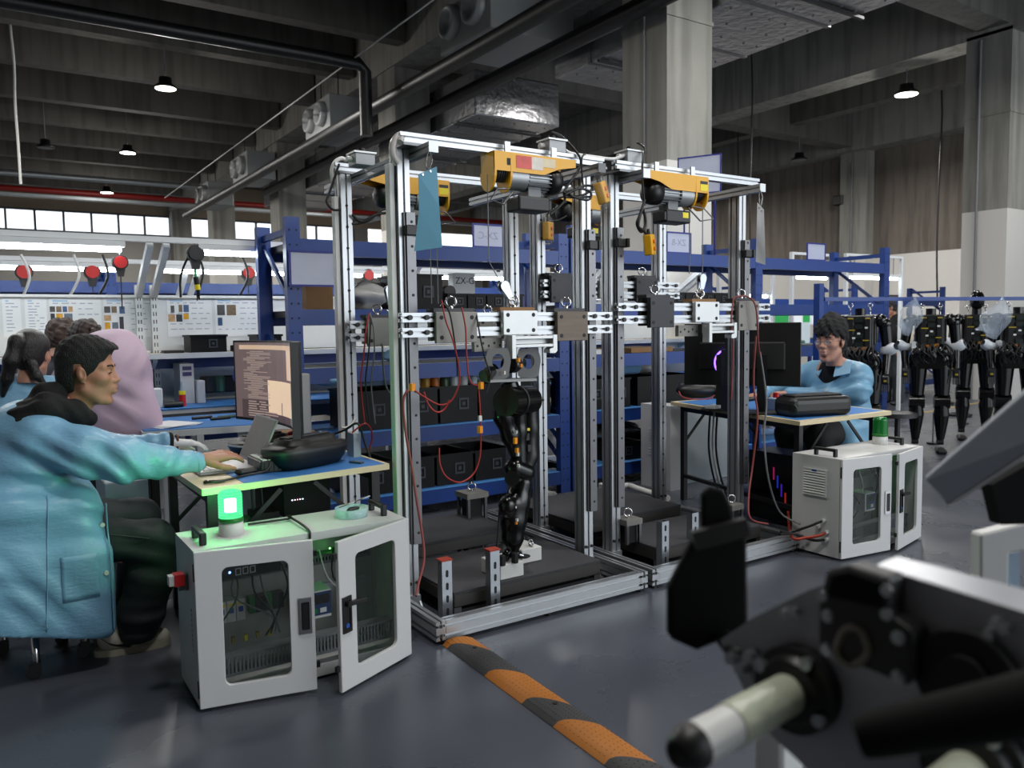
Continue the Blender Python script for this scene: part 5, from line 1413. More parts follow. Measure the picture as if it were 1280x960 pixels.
# sneakers
def sneaker(x, y, rz, par, mark=True):
    mw = Matrix.Translation((x, y, 0)) @ Matrix.Rotation(rz, 4, 'Z')
    up = SD((-.17, -.07, .0), (.17, .07, .14), .0045)
    up.chain([(-.09, 0, .055), (.0, 0, .05), (.075, 0, .038), (.105, 0, .034)], [.042, .042, .036, .030], .03).cap((-.085, 0, .075), (-.07, 0, .115), .038, .036, .03)
    up.box((-.2, -.1, -.05), (.2, .1, .014), .001, .002, 's')
    o = netob('shoe', [xform(up.net(), mw)+(0,)], [M('off_white_leather', (.68, .67, .62), .5, 0, .06, 20)], par)
    b = B(); n = 24
    pr = []
    for i in range(n):
        a = 2*PI*i/n; ca, sa = math.cos(a), math.sin(a)
        pr.append((.142*math.copysign(abs(ca)**.8, ca)-.005, (.046 if ca < .2 else .050)*math.copysign(abs(sa)**.8, sa)))
    b.prism(pr, mw @ V(0, 0, .0), mw.to_3x3() @ V(1, 0, 0), mw.to_3x3() @ V(0, 1, 0), (0, 0, .026)).ob('sole', M('cream_sole', (.62, .60, .54), .6), o)
    if mark:   # the curved check-shaped mark on the shoe's side
        curve = [(-.120, .080), (-.086, .050), (-.056, .036), (-.018, .029), (-.003, .043), (-.010, .064), (-.018, .052), (-.037, .045), (-.065, .047), (-.092, .058)]
        pts = []
        upv, uf = up.net()
        k = B(); out = []
        for (u_, zz) in curve:
            m_ = (np.abs(upv[:, 0]-u_) < .012) & (np.abs(upv[:, 2]-zz) < .010)
            yy = float(upv[m_, 1].min()) if m_.any() else -.042
            out.append(mw @ V(u_, yy-.002, zz))
        k.add(out, [(0, 1, 9), (1, 2, 8, 9), (2, 3, 7, 8), (3, 4, 6, 7), (4, 5, 6)]); so = k.ob('side_mark', blk, o)
        so.modifiers.new('thick', 'SOLIDIFY').thickness = .003
    lc = B()
    for kx in (.03, .05, .07): lc.tube([mw @ V(kx, -.028, .070), mw @ V(kx, 0, .082-.012*(kx-.03)/.04), mw @ V(kx, .028, .070)], .003, 5, 3)
    lc.ob('laces', wht_pl, o)['kind'] = 'stuff'
sneaker(.452, 3.515, -.10, t)
sneaker(.46, 3.78, .05, t, False)
# stool
t = thing('work_stool', 'chrome work stool with castors under the seated man', 'stool', (.11, 3.62, 0))
SX = .11
B().lathe([(0, .44), (.15, .44), (.16, .455), (.15, .475), (0, .48)], (SX, 3.62, 0), n=24).ob('seat', blk, t)
B().cyl((SX, 3.62, .10), (SX, 3.62, .44), .025, n=14).ob('column', chrome, t)
B().torus((SX, 3.62, .19), .165, .010, n=28, m=8).ob('foot_ring', chrome, t)
for k in range(5):
    a = 2*PI*k/5-1.6
    e = V(SX+.18*math.cos(a), 3.62+.18*math.sin(a), 0)
    B().tube([(SX+.02*math.cos(a), 3.62+.02*math.sin(a), .14), (SX+.12*math.cos(a), 3.62+.12*math.sin(a), .155), (e.x-.03*math.cos(a), e.y-.03*math.sin(a), .14), (e.x, e.y, .10), (e.x, e.y, .055)], .014, 8, 4).ob('leg', chrome, t)
    B().tube([(SX+.03*math.cos(a), 3.62+.03*math.sin(a), .19), (SX+.165*math.cos(a), 3.62+.165*math.sin(a), .19)], .007, 6, 1).ob('ring_spoke', chrome, t)
    B().cyl((e.x-.010, e.y-.018, .026), (e.x-.010, e.y+.018, .026), .026, n=14).box(e.x-.016, e.x+.016, e.y-.02, e.y+.02, .03, .062).ob('castor', blk, t)
# ---- man with glasses at the right desk
t = thing('person', 'seated man with tousled black hair and glasses in a blue smock at the right desk', 'person', (5.25, 3.62, 0))
hm = headpose((5.02, 3.49, 1.150), PI+.10, .06, 0, 1.14)
bs_ = SD((4.6, 3.1, .3), (5.6, 4.1, 1.1), .014)
bs_.chain([(5.28, 3.62, .55), (5.24, 3.6, .75), (5.17, 3.56, .92), (5.10, 3.52, 1.0)], [.13, .13, .12, .06], .05)
wl, wr_ = (4.98, 3.80, .765), (4.80, 3.93, .755)
bs_.chain([(5.2, 3.38, .90), (5.15, 3.36, .79), (5.08, 3.5, .757), wl], [.045, .04, .035, .03], .03).chain([(5.2, 3.76, .90), (5.0, 3.98, .78), wr_], [.05, .045, .03], .03)
h1_ = hand_net(wl, (-.5, .5, -.05), (0, 0, 1), .19, .35, .12, 1)
h2_ = hand_net(wr_, (-.9, -.05, -.08), (0, 0, 1), .19, .30, .12, 1)
netob('body', [xform(HEAD, hm)+(0,), h1_+(0,), h2_+(0,), bs_.net()+(0,)], [skin2], t)
face_parts(t, hm, None, brow_m, 1.14, 1.1)
wob2 = lambda x, y, z: .009*np.sin(55*x+20*z)*np.sin(60*y+30*x)+.006*np.sin(110*y+50*z)*np.sin(90*x)+.004*np.sin(170*x+90*y)*np.sin(150*z)
def hl_m2(x, y, z):
    line = np.where(x > .035, .046+.016*np.sin(90*y+1)*np.cos(210*y)+.010*np.sin(160*y), np.where(x > -.012, .0+(x+.012)*1.1, -.07))
    return line-z
netob('hair', [xform(hair_sd(.017, .022, .010, hl_m2, wob=wob2), hm)+(0,)], [hair_k], t)
# glasses
f = lambda p: hm @ Vector(p)
g = B()
for y in (-1, 1):
    pts = [f((.097, y*.033+.021*math.cos(a)*1.0, .002+.016*math.sin(a))) for a in [2*PI*k/16 for k in range(17)]]
    g.tube(pts, .0014, 5, 1)
    g.tube([f((.096, y*.054, .008)), f((.06, y*.074, .010)), f((-.005, y*.080, .008))], .0014, 5, 1)
g.tube([f((.098, -.012, .006)), f((.1, 0, .009)), f((.098, .012, .006))], .0014, 5, 2)
gl_ = g.ob('glasses', M('wire_frame_metal', (.55, .50, .45), .25, .9), t)
lb_ = B()
for y in (-1, 1): lb_.prism([(.020*math.cos(a), .015*math.sin(a)) for a in [2*PI*k/16 for k in range(16)]], f((.0965, y*.033, .002)), hm.to_3x3() @ V(0, 1, 0), hm.to_3x3() @ V(0, 0, 1), hm.to_3x3() @ V(.0008, 0, 0))
lb_.ob('lenses', clearpane('spectacle_lens', (.9, .95, 1), .12), gl_)
c = SD((4.6, 3.0, .08), (5.7, 4.25, 1.08), .0095)
c.ell((5.22, 3.56, .84), (.17, .25, .18), .05)
c.ell((5.26, 3.60, .62), (.19, .26, .26), .06)
c.cap((5.19, 3.39, .925), (5.19, 3.73, .925), .068, k=.06)
c.box((5.06, 3.33, .20), (5.45, 3.90, .60), .07, .06)
c.chain([(5.2, 3.37, .90), (5.15, 3.35, .79), (5.08, 3.5, .755), wl], [.080, .076, .062, .045], .04)
c.chain([(5.2, 3.77, .90), (5.04, 3.99, .78), wr_], [.092, .082, .048], .04)
c.disp(sine_folds([((5.15, 3.28, .80), .18, (.2, .6, 1), .12, .007), ((5.12, 3.45, .9), .16, (.2, .6, 1), .09, .007), ((5.1, 3.55, .72), .16, (0, .5, 1), .08, .007), ((4.95, 3.97, .78), .14, (1, .3, 0), .06, .006), ((5.1, 3.35, .45), .2, (.2, 1, .2), .1, .008)]))
cv, cf = c.net()
coat = netob('smock', [(cv, cf, 0)], [smock], t)
s = SD((4.90, 3.30, .76), (5.36, 3.80, 1.10), .008)
s.ell((5.145, 3.545, .915), (.112, .115, .12), .03)
s.chain([(5.13, 3.55, .93), (5.075, 3.51, 1.03)], [.072, .062], .03)
netob('turtleneck', [s.net()+(0,)], [hood_m], t)
for sg in (-1, 1):   # open collar flaps
    B().prism([(0, 0), (.09, .015), (.12, -.07), (.03, -.10)], (5.075-.0, 3.52+sg*.045, .995), V(.55, sg*.85, -.05), V(.75, sg*.1, .95), (-.006, 0, .004)).ob('collar', smock, coat)
for z_, y_ in ((.90, 3.50), (.80, 3.52)):
    m_ = (np.abs(cv[:, 1]-y_) < .012) & (np.abs(cv[:, 2]-z_) < .012)
    x_ = float(cv[m_, 0].min()) if m_.any() else 5.05
    B().cyl((x_+.002, y_, z_), (x_-.004, y_, z_), .009, n=12).ob('button', wht_pl, coat)
s = SD((4.6, 3.3, .03), (5.5, 3.95, .62), .012)
for y in (3.48, 3.74): s.chain([(5.27, y, .50), (4.88, y, .48), (4.92, y, .09)], [.10, .085, .07], .04)
netob('trousers', [s.net()+(0,)], [M('black_trousers', (.04, .04, .045), .8)], t)
for y in (3.48, 3.74): B().ball((4.86, y, .045), (.13, .05, .044), 16, 8).ob('shoe', blk, t)
t = thing('work_stool', 'dark work stool under the man with glasses', 'stool', (5.30, 3.62, 0))
B().lathe([(0, .38), (.17, .38), (.18, .395), (.17, .41), (0, .42)], (5.30, 3.62, 0), n=20).ob('seat', blk, t)
B().cyl((5.3, 3.62, .05), (5.3, 3.62, .38), .025, n=12).ob('column', steel_dk, t)
for k in range(5):
    a = 2*PI*k/5
    B().bar((5.3, 3.62, .08), (5.3+.24*math.cos(a), 3.62+.24*math.sin(a), .06), .03, .025).ob('leg', blk, t)
    B().ball((5.3+.24*math.cos(a), 3.62+.24*math.sin(a), .025), .025, 10, 6).ob('castor', blk, t)
# ---- woman with ponytail seen from behind
t = thing('person', 'woman with a long dark ponytail in a blue smock, seen from behind at the bench', 'person', (.14, 4.95, 0))
hm = headpose((.215, 4.92, 1.178), 1.05, .10, 0, .98)
s0 = SD((-.3, 4.6, .1), (.6, 5.7, 1.1), .016)
s0.chain([(.12, 4.93, .55), (.13, 4.94, .85), (.16, 4.93, 1.0)], [.12, .11, .055], .05).chain([(.0, 4.95, .92), (-.05, 5.15, .75), (.1, 5.4, .80)], [.045, .04, .03], .03).chain([(.26, 4.90, .92), (.36, 5.1, .75), (.35, 5.38, .80)], [.045, .04, .03], .03)
netob('body', [xform(HEAD, hm)+(0,), s0.net()+(0,)]+[hand_net(p, (.2, 1, 0), (0, 0, 1), .17, .3)+(0,) for p in ((.1, 5.4, .80), (.35, 5.38, .80))], [skin2], t)
face_parts(t, hm, None, brow_m)
hl_w = lambda x, y, z: np.where(x > .03, .055, np.where(x > -.01, .02, -.10))-z
hv = hair_sd(.012, 0, 0, hl_w)
pt = SD((-.2, 4.6, .85), (.5, 5.2, 1.35), .006)
bk_ = lambda p: hm @ Vector(p)
pt.chain([bk_((-.115, 0, .085)), bk_((-.150, 0, .06)), bk_((-.165, .02, -.04)), bk_((-.15, .05, -.13)), bk_((-.14, .075, -.22))], [.024, .036, .036, .028, .010], .02)
pt.chain([bk_((-.09, -.04, -.05)), bk_((-.09, -.07, -.12)), bk_((-.07, -.11, -.17))], [.03, .022, .008], .02)
netob('hair', [xform(hv, hm)+(0,), pt.net()+(0,)], [M('dark_brown_hair', (.075, .06, .06), .4, 0, .4, 110, bump=.6, bscale=200, stretch=(1, 1, .3))], t)
c = SD((-.4, 4.5, .30), (.75, 5.6, 1.10), .011)
c.ell((.15, 4.94, .87), (.21, .15, .20), .05).ell((.12, 4.96, .55), (.21, .17, .26), .06).cap((.0, 4.94, 1.0), (.30, 4.92, .99), .075, k=.05)
c.chain([(-.01, 4.95, .93), (-.08, 5.15, .76), (.08, 5.37, .80)], [.085, .075, .045], .04).chain([(.28, 4.91, .93), (.40, 5.1, .76), (.35, 5.35, .80)], [.085, .075, .045], .04)
c.disp(sine_folds([((.1, 4.8, .8), .25, (1, 0, .7), .12, .008), ((.25, 4.78, .95), .15, (.4, 0, 1), .07, .006)]))
netob('smock', [c.net()+(0,)], [smock], t)
s = SD((-.2, 4.7, .03), (.5, 5.5, .62), .016)
for x in (.03, .22): s.chain([(x, 4.95, .5), (x, 5.32, .48), (x, 5.30, .09)], [.09, .08, .06], .04)
netob('trousers', [s.net()+(0,)], [denim], t)
for x in (.03, .22): B().ball((x, 5.36, .045), (.05, .13, .044), 14, 8).ob('shoe', blk, t)
t = thing('work_stool', 'round work stool under the woman with the ponytail', 'stool', (.12, 4.93, 0))
B().lathe([(0, .36), (.16, .36), (.17, .375), (.16, .39), (0, .40)], (.12, 4.93, 0), n=20).ob('seat', blk, t)
B().cyl((.12, 4.93, 0), (.12, 4.93, .36), .03, n=12).lathe([(0, 0), (.2, 0), (.2, .02), (0, .04)], (.12, 4.93, 0), n=20).ob('pedestal_foot', steel_dk, t)
# ---- person in pink bent over the bench
t = thing('person', 'person in a pink smock bent forward over the bench, brown hair, seen from behind', 'person', (.60, 5.0, 0))
hm = headpose((.50, 5.20, 1.225), 1.7, .75, 0, 1.0)
s0 = SD((.2, 4.6, .0), (1.1, 5.8, 1.35), .018)
s0.chain([(.62, 4.98, .85), (.60, 5.02, 1.05), (.54, 5.12, 1.17)], [.13, .12, .06], .05)
for x in (.53, .70): s0.chain([(x, 4.98, .85), (x, 5.0, .45), (x, 4.98, .08)], [.09, .06, .045], .04)
s0.chain([(.42, 5.1, 1.10), (.36, 5.3, .95), (.42, 5.5, .92)], [.05, .04, .03], .03).chain([(.70, 5.08, 1.10), (.76, 5.2, .90), (.72, 5.45, .88)], [.05, .04, .03], .03)
netob('body', [xform(HEAD, hm)+(0,), s0.net()+(0,)]+[hand_net(p, (.1, 1, -.2), (0, 0, 1), .18, .3)+(0,) for p in ((.42, 5.5, .92), (.74, 5.45, .88))], [skin], t)
face_parts(t, hm, None, brow_m)
hl_p = lambda x, y, z: np.where(x > .035, .050, np.where(x > -.01, .02, -.085))-z
netob('hair', [xform(hair_sd(.012, 0, 0, hl_p, wob=wob2), hm)+(0,)], [hair_b], t)
c = SD((.15, 4.6, .45), (1.15, 5.65, 1.42), .011)
pink = M('pale_pink_smock', (.78, .68, .76), .6, 0, .04, 6, bump=.1, bscale=50)
c.ell((.60, 5.03, 1.05), (.215, .19, .25), .06).ell((.64, 4.98, .80), (.20, .17, .24), .06).cap((.46, 5.10, 1.16), (.66, 5.06, 1.20), .10, k=.06)
c.chain([(.44, 5.08, 1.12), (.36, 5.28, .97), (.42, 5.46, .92)], [.09, .075, .045], .04).chain([(.70, 5.08, 1.12), (.76, 5.2, .94), (.72, 5.42, .88)], [.09, .075, .045], .04)
c.box((.46, 4.85, .55), (.82, 5.12, .85), .07, .06)
c.disp(sine_folds([((.6, 4.85, .95), .25, (.8, 0, 1), .14, .007), ((.72, 4.9, 1.1), .2, (1, .2, -.4), .1, .006)]))
netob('smock', [c.net()+(0,)], [pink], t)
s = SD((.4, 4.8, .03), (.9, 5.2, .85), .016)
for x in (.53, .70): s.chain([(x, 4.98, .80), (x, 5.0, .45), (x, 4.98, .06)], [.11, .09, .075], .04)
netob('trousers', [s.net()+(0,)], [denim], t)
for x in (.53, .70): B().ball((x, 5.03, .045), (.05, .13, .044), 14, 8).ob('shoe', blk, t)
# ---- colleague whose brown head shows beside the pink smock
t = thing('person', 'person with brown hair looking down, half hidden behind the pink smock', 'person', (.40, 5.55, 0))
hm = headpose((.40, 5.52, 1.235), 1.2, .55, 0, 1.0)
s0 = SD((.0, 5.1, .0), (.9, 6.0, 1.3), .018)
s0.chain([(.40, 5.45, .80), (.40, 5.45, 1.0), (.40, 5.48, 1.12)], [.13, .12, .06], .05)
for x in (.33, .48): s0.chain([(x, 5.45, .85), (x, 5.45, .45), (x, 5.44, .08)], [.09, .06, .045], .04)
netob('body', [xform(HEAD, hm)+(0,), s0.net()+(0,)], [skin], t)
face_parts(t, hm, None, brow_m)
netob('hair', [xform(hair_sd(.014, 0, 0, hl_p, wob=wob2), hm)+(0,)], [M('warm_brown_hair', (.24, .15, .11), .5, 0, .4, 110, bump=.7, bscale=220)], t)
c = SD((.0, 5.15, .45), (.85, 5.9, 1.25), .013)
c.ell((.40, 5.45, .95), (.21, .15, .22), .06).ell((.40, 5.45, .70), (.20, .16, .24), .06).chain([(.22, 5.45, 1.04), (.16, 5.55, .82), (.25, 5.7, .85)], [.08, .07, .045], .04).chain([(.58, 5.45, 1.04), (.64, 5.55, .82), (.55, 5.7, .85)], [.08, .07, .045], .04)
netob('jacket', [c.net()+(0,)], [M('grey_jacket', (.30, .30, .33), .8)], t)
for x in (.33, .48): B().ball((x, 5.49, .045), (.05, .13, .044), 14, 8).ob('shoe', blk, t)
# ---- visitor far right in a varsity jacket
wk = at(1108, 507, z=0)
t = thing('person', 'person in a dark jacket with cream sleeves standing beyond the hanging robots', 'person', (wk.x, wk.y, 0))
X0, Y0 = wk.x, wk.y
hm = headpose((X0+.0, Y0+.0, 1.47), PI*.85, .35, 0, 1.0)
s0 = SD((X0-.5, Y0-.5, 0), (X0+.6, Y0+.5, 1.55), .02)
s0.chain([(X0+.15, Y0, .85), (X0+.12, Y0, 1.15), (X0+.04, Y0, 1.36)], [.12, .13, .06], .05)
for y in (-.1, .1): s0.chain([(X0+.15, Y0+y, .85), (X0+.14, Y0+y, .45), (X0+.14, Y0+y, .08)], [.09, .06, .045], .04)
wl_ = (X0-.10, Y0-.30, .86)
s0.chain([(X0+.08, Y0-.2, 1.27), (X0+.06, Y0-.27, 1.02), wl_], [.05, .045, .03], .03)
netob('body', [xform(HEAD, hm)+(0,), s0.net()+(0,), hand_net(wl_, (-.8, 0, -.4), (0, -1, 0), .19, .4, h=.005)+(0,)], [skin], t)
face_parts(t, hm, None, brow_m)
netob('hair', [xform(hair_sd(.012, 0, 0, hl_p, wob=wob2), hm)+(0,)], [M('dark_brown_hair')], t)
c = SD((X0-.4, Y0-.5, .7), (X0+.6, Y0+.45, 1.5), .014)
c.ell((X0+.13, Y0, 1.12), (.17, .22, .26), .06).cap((X0+.08, Y0-.12, 1.30), (X0+.08, Y0+.12, 1.30), .08, k=.06)
vest = netob('jacket', [c.net()+(0,)], [M('charcoal_jacket', (.10, .10, .11), .8)], t)
c = SD((X0-.4, Y0-.5, .7), (X0+.6, Y0+.45, 1.5), .012)
c.chain([(X0+.08, Y0-.2, 1.27), (X0+.05, Y0-.28, 1.02), (X0-.08, Y0-.30, .88)], [.085, .075, .05], .04).chain([(X0+.08, Y0+.2, 1.27), (X0+.05, Y0+.28, 1.02), (X0-.08, Y0+.30, .9)], [.085, .075, .05], .04)
netob('sleeves', [c.net()+(0,)], [M('cream_sleeve', (.74, .71, .62), .7)], vest)
B().lathe([(.172, .88), (.178, .895), (.178, .92), (.172, .935)], (X0+.13, Y0, 0), n=20).ob('hem_stripe', M('cream_sleeve'), vest)
s = SD((X0-.1, Y0-.3, .03), (X0+.4, Y0+.3, 1.0), .016)
for y in (-.1, .1): s.chain([(X0+.15, Y0+y, .86), (X0+.14, Y0+y, .45), (X0+.14, Y0+y, .08)], [.11, .09, .08], .04)
netob('trousers', [s.net()+(0,)], [M('grey_trousers', (.20, .21, .23), .8)], t)
for y in (-.1, .1): B().ball((X0+.08, Y0+y, .045), (.14, .05, .044), 14, 8).ob('shoe', blk, t)
# ------------------------------------------------------------------ blue racks, benches and everything standing on them
ORD = ['first', 'second', 'third', 'fourth', 'fifth', 'sixth', 'seventh', 'eighth', 'ninth', 'tenth']
shelf_k = M('dark_shelf_board', (.10, .10, .115), .6)
mat_lt = M('light_blue_shelf_mat', (.28, .52, .78), .55, 0, .08, 9)
def rack(xs, y0, y1, levels, zt, label, mats=(), beamh=.10):
    t = thing('storage_rack', label, 'rack', ((xs[0]+xs[-1])/2, (y0+y1)/2, 0), group='blue steel storage racks')
    for x in xs:
        for y in (y0, y1):
            b = B().mat(0).box(x-.045, x+.045, y-.03, y+.03, 0, zt)
            if y == y0:
                z = .10
                while z < zt-.05:
                    for dx in (-.022, .022): b.mat(1).cyl((x+dx, y-.0301, z), (x+dx, y-.0312, z), .007, n=6)
                    z += .09
            b.ob('upright', [blue_rack, M('rack_hole', (.03, .05, .16), .7)], t)
        for k in range(3):
            za, zb_ = .25+k*.6, .65+k*.6
            if zb_ < zt: B().bar((x, y0+.03, za), (x, y1-.03, zb_), .02, .03).ob('brace', blue_rack, t)
        B().bar((x, y0, zt-.08), (x, y1, zt-.08), .03, .04).ob('brace', blue_rack, t)
    for li, z in enumerate(levels):
        for i in range(len(xs)-1):
            a, c = xs[i]+.046, xs[i+1]-.046
            if c-a < .3: continue
            B().box(a, c, y0-.028, y0+.018, z-beamh, z).ob('beam', blue_rack, t)
            B().box(a, c, y1-.018, y1+.028, z-beamh, z).ob('beam', blue_rack, t)
            B().box(a, c, y0+.019, y1-.019, z-.045, z-.003).ob('shelf', shelf_k, t)
            if li in mats: B().box(a+.02, c-.02, y0-.034, y1-.04, z-.002, z+.004).ob('shelf_mat', mat_lt, t)
            elif True: pass
    return t
LV = [.17, .61, 1.045, 1.415, 1.85]
LV2 = [.17, .61, 1.055, 1.455, 1.88]
rack([1.62, 3.70], 4.90, 5.50, LV, 1.98, 'blue steel rack behind the left rig with black bins on its lower shelves', (0, 1))
rack([3.815, 5.93, 7.95], 4.90, 5.50, LV2, 2.05, 'blue steel rack behind the right rig, reaching to the man with glasses', (0, 1))
bin_m = M('black_bin_plastic', (.014, .014, .015), .5, 0, .1, 15, spec=.3)
lblg = M('grey_label_window', (.20, .22, .25), .5)
def bin_(x0, x1, y0, y1, z, h, label, group='black parts bins on the blue racks', lab=True):
    t = thing('parts_bin', label, 'bin', ((x0+x1)/2, (y0+y1)/2, z), group=group)
    b = B(); w_ = .006
    b.box(x0, x1, y0, y1, z, z+w_).box(x0, x1, y0, y0+w_, z+w_, z+h).box(x0, x1, y1-w_, y1, z+w_, z+h).box(x0, x0+w_, y0+w_, y1-w_, z+w_, z+h).box(x1-w_, x1, y0+w_, y1-w_, z+w_, z+h)
    b.ob('tub', bin_m, t)
    B().box(x0-.008, x1+.008, y0-.008, y0, z+h-.015, z+h).box(x0-.008, x1+.008, y1, y1+.008, z+h-.015, z+h).box(x0-.008, x0, y0, y1, z+h-.015, z+h).box(x1, x1+.008, y0, y1, z+h-.015, z+h).ob('rim', bin_m, t)
    if lab:
        cx = (x0+x1)/2+(x1-x0)*.12; s_ = min(.040, h*.24)
        B().frame((-s_, s_, -s_, s_), (-s_*.7, s_*.7, -s_*.7, s_*.7), .004, (cx, y0-.0005, z+h*.5), (1, 0, 0), (0, 0, 1), (0, -.006, 0), 2).ob('label_frame', lblg, t)
        B().box(cx-s_*.3, cx+s_*.3, y0-.004, y0-.0005, z+h*.5-s_*.3, z+h*.5+s_*.3).ob('label_window', lblg, t)
    return t
def binrow(px0, px1, py, n, z, h, where, Y=4.93, dep=.42, gap=.02):
    a, c = at(px0, py, Y=Y).x, at(px1, py, Y=Y).x
    st = (c-a)/n
    for i in range(n): bin_(a+i*st, a+(i+1)*st-gap, Y, Y+dep, z, h, '%s black bin from the left %s' % (ORD[i], where))
binrow(440, 690, 480, 5, .616, .26, 'on the middle shelf behind the left rig')
binrow(440, 640, 590, 4, .176, .22, 'on the lowest shelf behind the left rig')
binrow(728, 790, 480, 2, .616, .24, 'on the middle shelf right of the double upright')
binrow(797, 868, 480, 2, .616, .24, 'on the middle shelf left of the dark monitors')
binrow(762, 840, 570, 2, .176, .15, 'on the lowest shelf behind the right rig')
binrow(505, 556, 350, 1, 1.416, .24, 'and the biggest, on the shelf above the front carriage')
binrow(560, 655, 365, 4, 1.416, .11, 'in the row of small bins beside the biggest bin', gap=.012)
binrow(838, 912, 370, 4, 1.457, .10, 'in the row of small bins on the right rack', gap=.012)
# loose things on the racks
def simple(name, cat, label, b, m, **k): return tag(b.ob(name, m, **k), label, cat)
def rumple(c, r, seed, amp=.25, nu=18, nv=12):
    rr = random.Random(seed); b = B(); b.ball((0, 0, 0), 1, nu, nv)
    ph = [rr.uniform(0, 6) for _ in range(6)]
    b.v = [(c[0]+r[0]*x*(1+amp*math.sin(5*x+ph[0]+3*y)*math.cos(4*z+ph[1])+rr.uniform(-.05, .05)), c[1]+r[1]*y*(1+amp*math.sin(4*y+ph[2]+2*z)), c[2]+r[2]*max(z, -.98)*(1+amp*math.sin(6*z+ph[3]+4*x)*.7*(z > -.3))) for x, y, z in b.v]
    return b
p = at(452, 358, Y=5.1); simple('plastic_bag', 'bag', 'crumpled white plastic bag on the upper shelf beside the far left post', rumple((p.x+.02, 5.1, 1.495), (.15, .14, .10), 1, .42, 30, 20), wht_pl)
p = at(475, 362, Y=5.05); simple('foam_pad', 'pad', 'black fur edged pad on the upper shelf left of the front post', rumple((p.x, 5.08, 1.462), (.14, .12, .05), 4, .2), blk_matte)
p = at(476, 345, Y=5.2)
t = thing('grey_rack_tray', 'pale grey slotted tray standing behind the black pad', 'tray', (p.x, 5.28, 1.416))
for k in range(4): B().box(p.x-.13+k*.075, p.x-.10+k*.075, 5.25, 5.27, 1.416, 1.61).ob('slat', grey, t)
B().box(p.x-.15, p.x+.17, 5.271, 5.29, 1.58, 1.61).ob('top_bar', grey, t); B().box(p.x-.15, p.x+.17, 5.271, 5.29, 1.416, 1.44).ob('bottom_bar', grey, t)
p = at(560, 348, Y=5.0)
t = thing('tool_balancer', 'small black tool balancer standing beside the biggest black bin', 'balancer', (p.x, 5.0, 1.416))
B().cyl((p.x, 4.97, 1.54), (p.x, 5.03, 1.54), .045, n=18).ob('drum', dkgrey, t); B().box(p.x-.03, p.x+.03, 4.98, 5.02, 1.416, 1.51).ob('stem', dkgrey, t)
p = at(580, 345, Y=5.35)
t = thing('label_box', 'white box marked ZX-G standing behind the small bins', 'box', (p.x, 5.35, 1.416))
B().box(p.x-.09, p.x+.09, 5.34, 5.44, 1.416, 1.70).ob('carton', paper, t)
text('ZX-G', .07, (p.x, 5.339, 1.64), (1, 0, 0), (0, 0, 1), dkgrey, parent=t)
p = at(380, 350, Y=5.2)
simple('cardboard_box', 'box', 'tall brown cardboard box behind the big white sign', B().box(p.x-.04, p.x+.14, 5.05, 5.4, 1.416, 1.74), ply)
for k, (x, c, h) in enumerate(((524, (.85, .85, .85), .12), (536, (.75, .55, .12), .14), (548, (.80, .45, .15), .13), (560, (.25, .35, .22), .12), (572, (.80, .82, .84), .13), (584, (.85, .85, .86), .11), (596, (.72, .80, .84), .12))):
    p = at(x, 462, Y=5.0)
    t = thing('bottle', '%s small bottle from the left, standing in the black bins behind the front carriage' % ORD[k], 'bottle', (p.x, 5.06, .63), group='small bottles in the bins')
    B().lathe([(0, 0), (.033, 0), (.034, h+.16), (.026, h+.19), (.013, h+.205)], (p.x, 5.06, .63), n=12).ob('body', M('bottle_colour_%d' % k, c, .35), t)
    B().cyl((p.x, 5.06, .63+h+.203), (p.x, 5.06, .63+h+.23), .014, n=10).ob('cap', [red, wht_pl, grn][k % 3], t)
p = at(785, 452, Y=5.05)
simple('blue_roll', 'roll', 'roll of pale blue film on the middle shelf behind the right rig', B().cyl((p.x-.13, 5.12, .95), (p.x+.13, 5.10, .95), .085, n=20), M('pale_blue_film', (.45, .62, .78), .35))
simple('white_wrap', 'wrap', 'white wrapping beside the roll of pale blue film', rumple((p.x+.24, 5.12, .94), (.13, .12, .07), 9), wht_pl)
p = at(775, 525, Y=5.0)
foil_b = M('crinkled_foil', (.62, .61, .57), .25, .7, .25, 18, bump=.9, bscale=26)
simple('foil_bag', 'bag', 'crinkled silver foil bag on the bins behind the middle posts', rumple((p.x, 5.12, .405), (.28, .17, .075), 12, .16, 28, 18), foil_b)
p = at(812, 424, Y=5.0)
simple('cardboard_tray', 'tray', 'flat brown cardboard tray on the third shelf behind the right rig', B().box(p.x-.25, p.x+.22, 4.95, 5.4, 1.056, 1.095), ply)
p = at(740, 430, Y=5.0)
simple('white_tray', 'tray', 'white plastic tray on the third shelf right of the double upright', B().box(p.x-.12, p.x+.2, 4.95, 5.4, 1.056, 1.09), wht_pl)
p = at(850, 372, Y=5.15); simple('wrapped_part', 'bag', 'clear wrapped white part on the upper shelf above the small right bins', rumple((p.x-.05, 5.38, 1.545), (.10, .09, .09), 21), wht_pl)
for i, (x, w_) in enumerate(((408, .2), (455, .25), (500, .22))):
    p = at(x, 462, Y=5.0); simple('blue_cloth', 'cloth', '%s crumpled pale blue cloth from the left on the shelf behind the left rig' % ORD[i], rumple((p.x, 5.0, .97 if i < 2 else 1.10), (w_*.5, .12, .05), 30+i), M('pale_blue_cloth', (.50, .68, .80), .8))
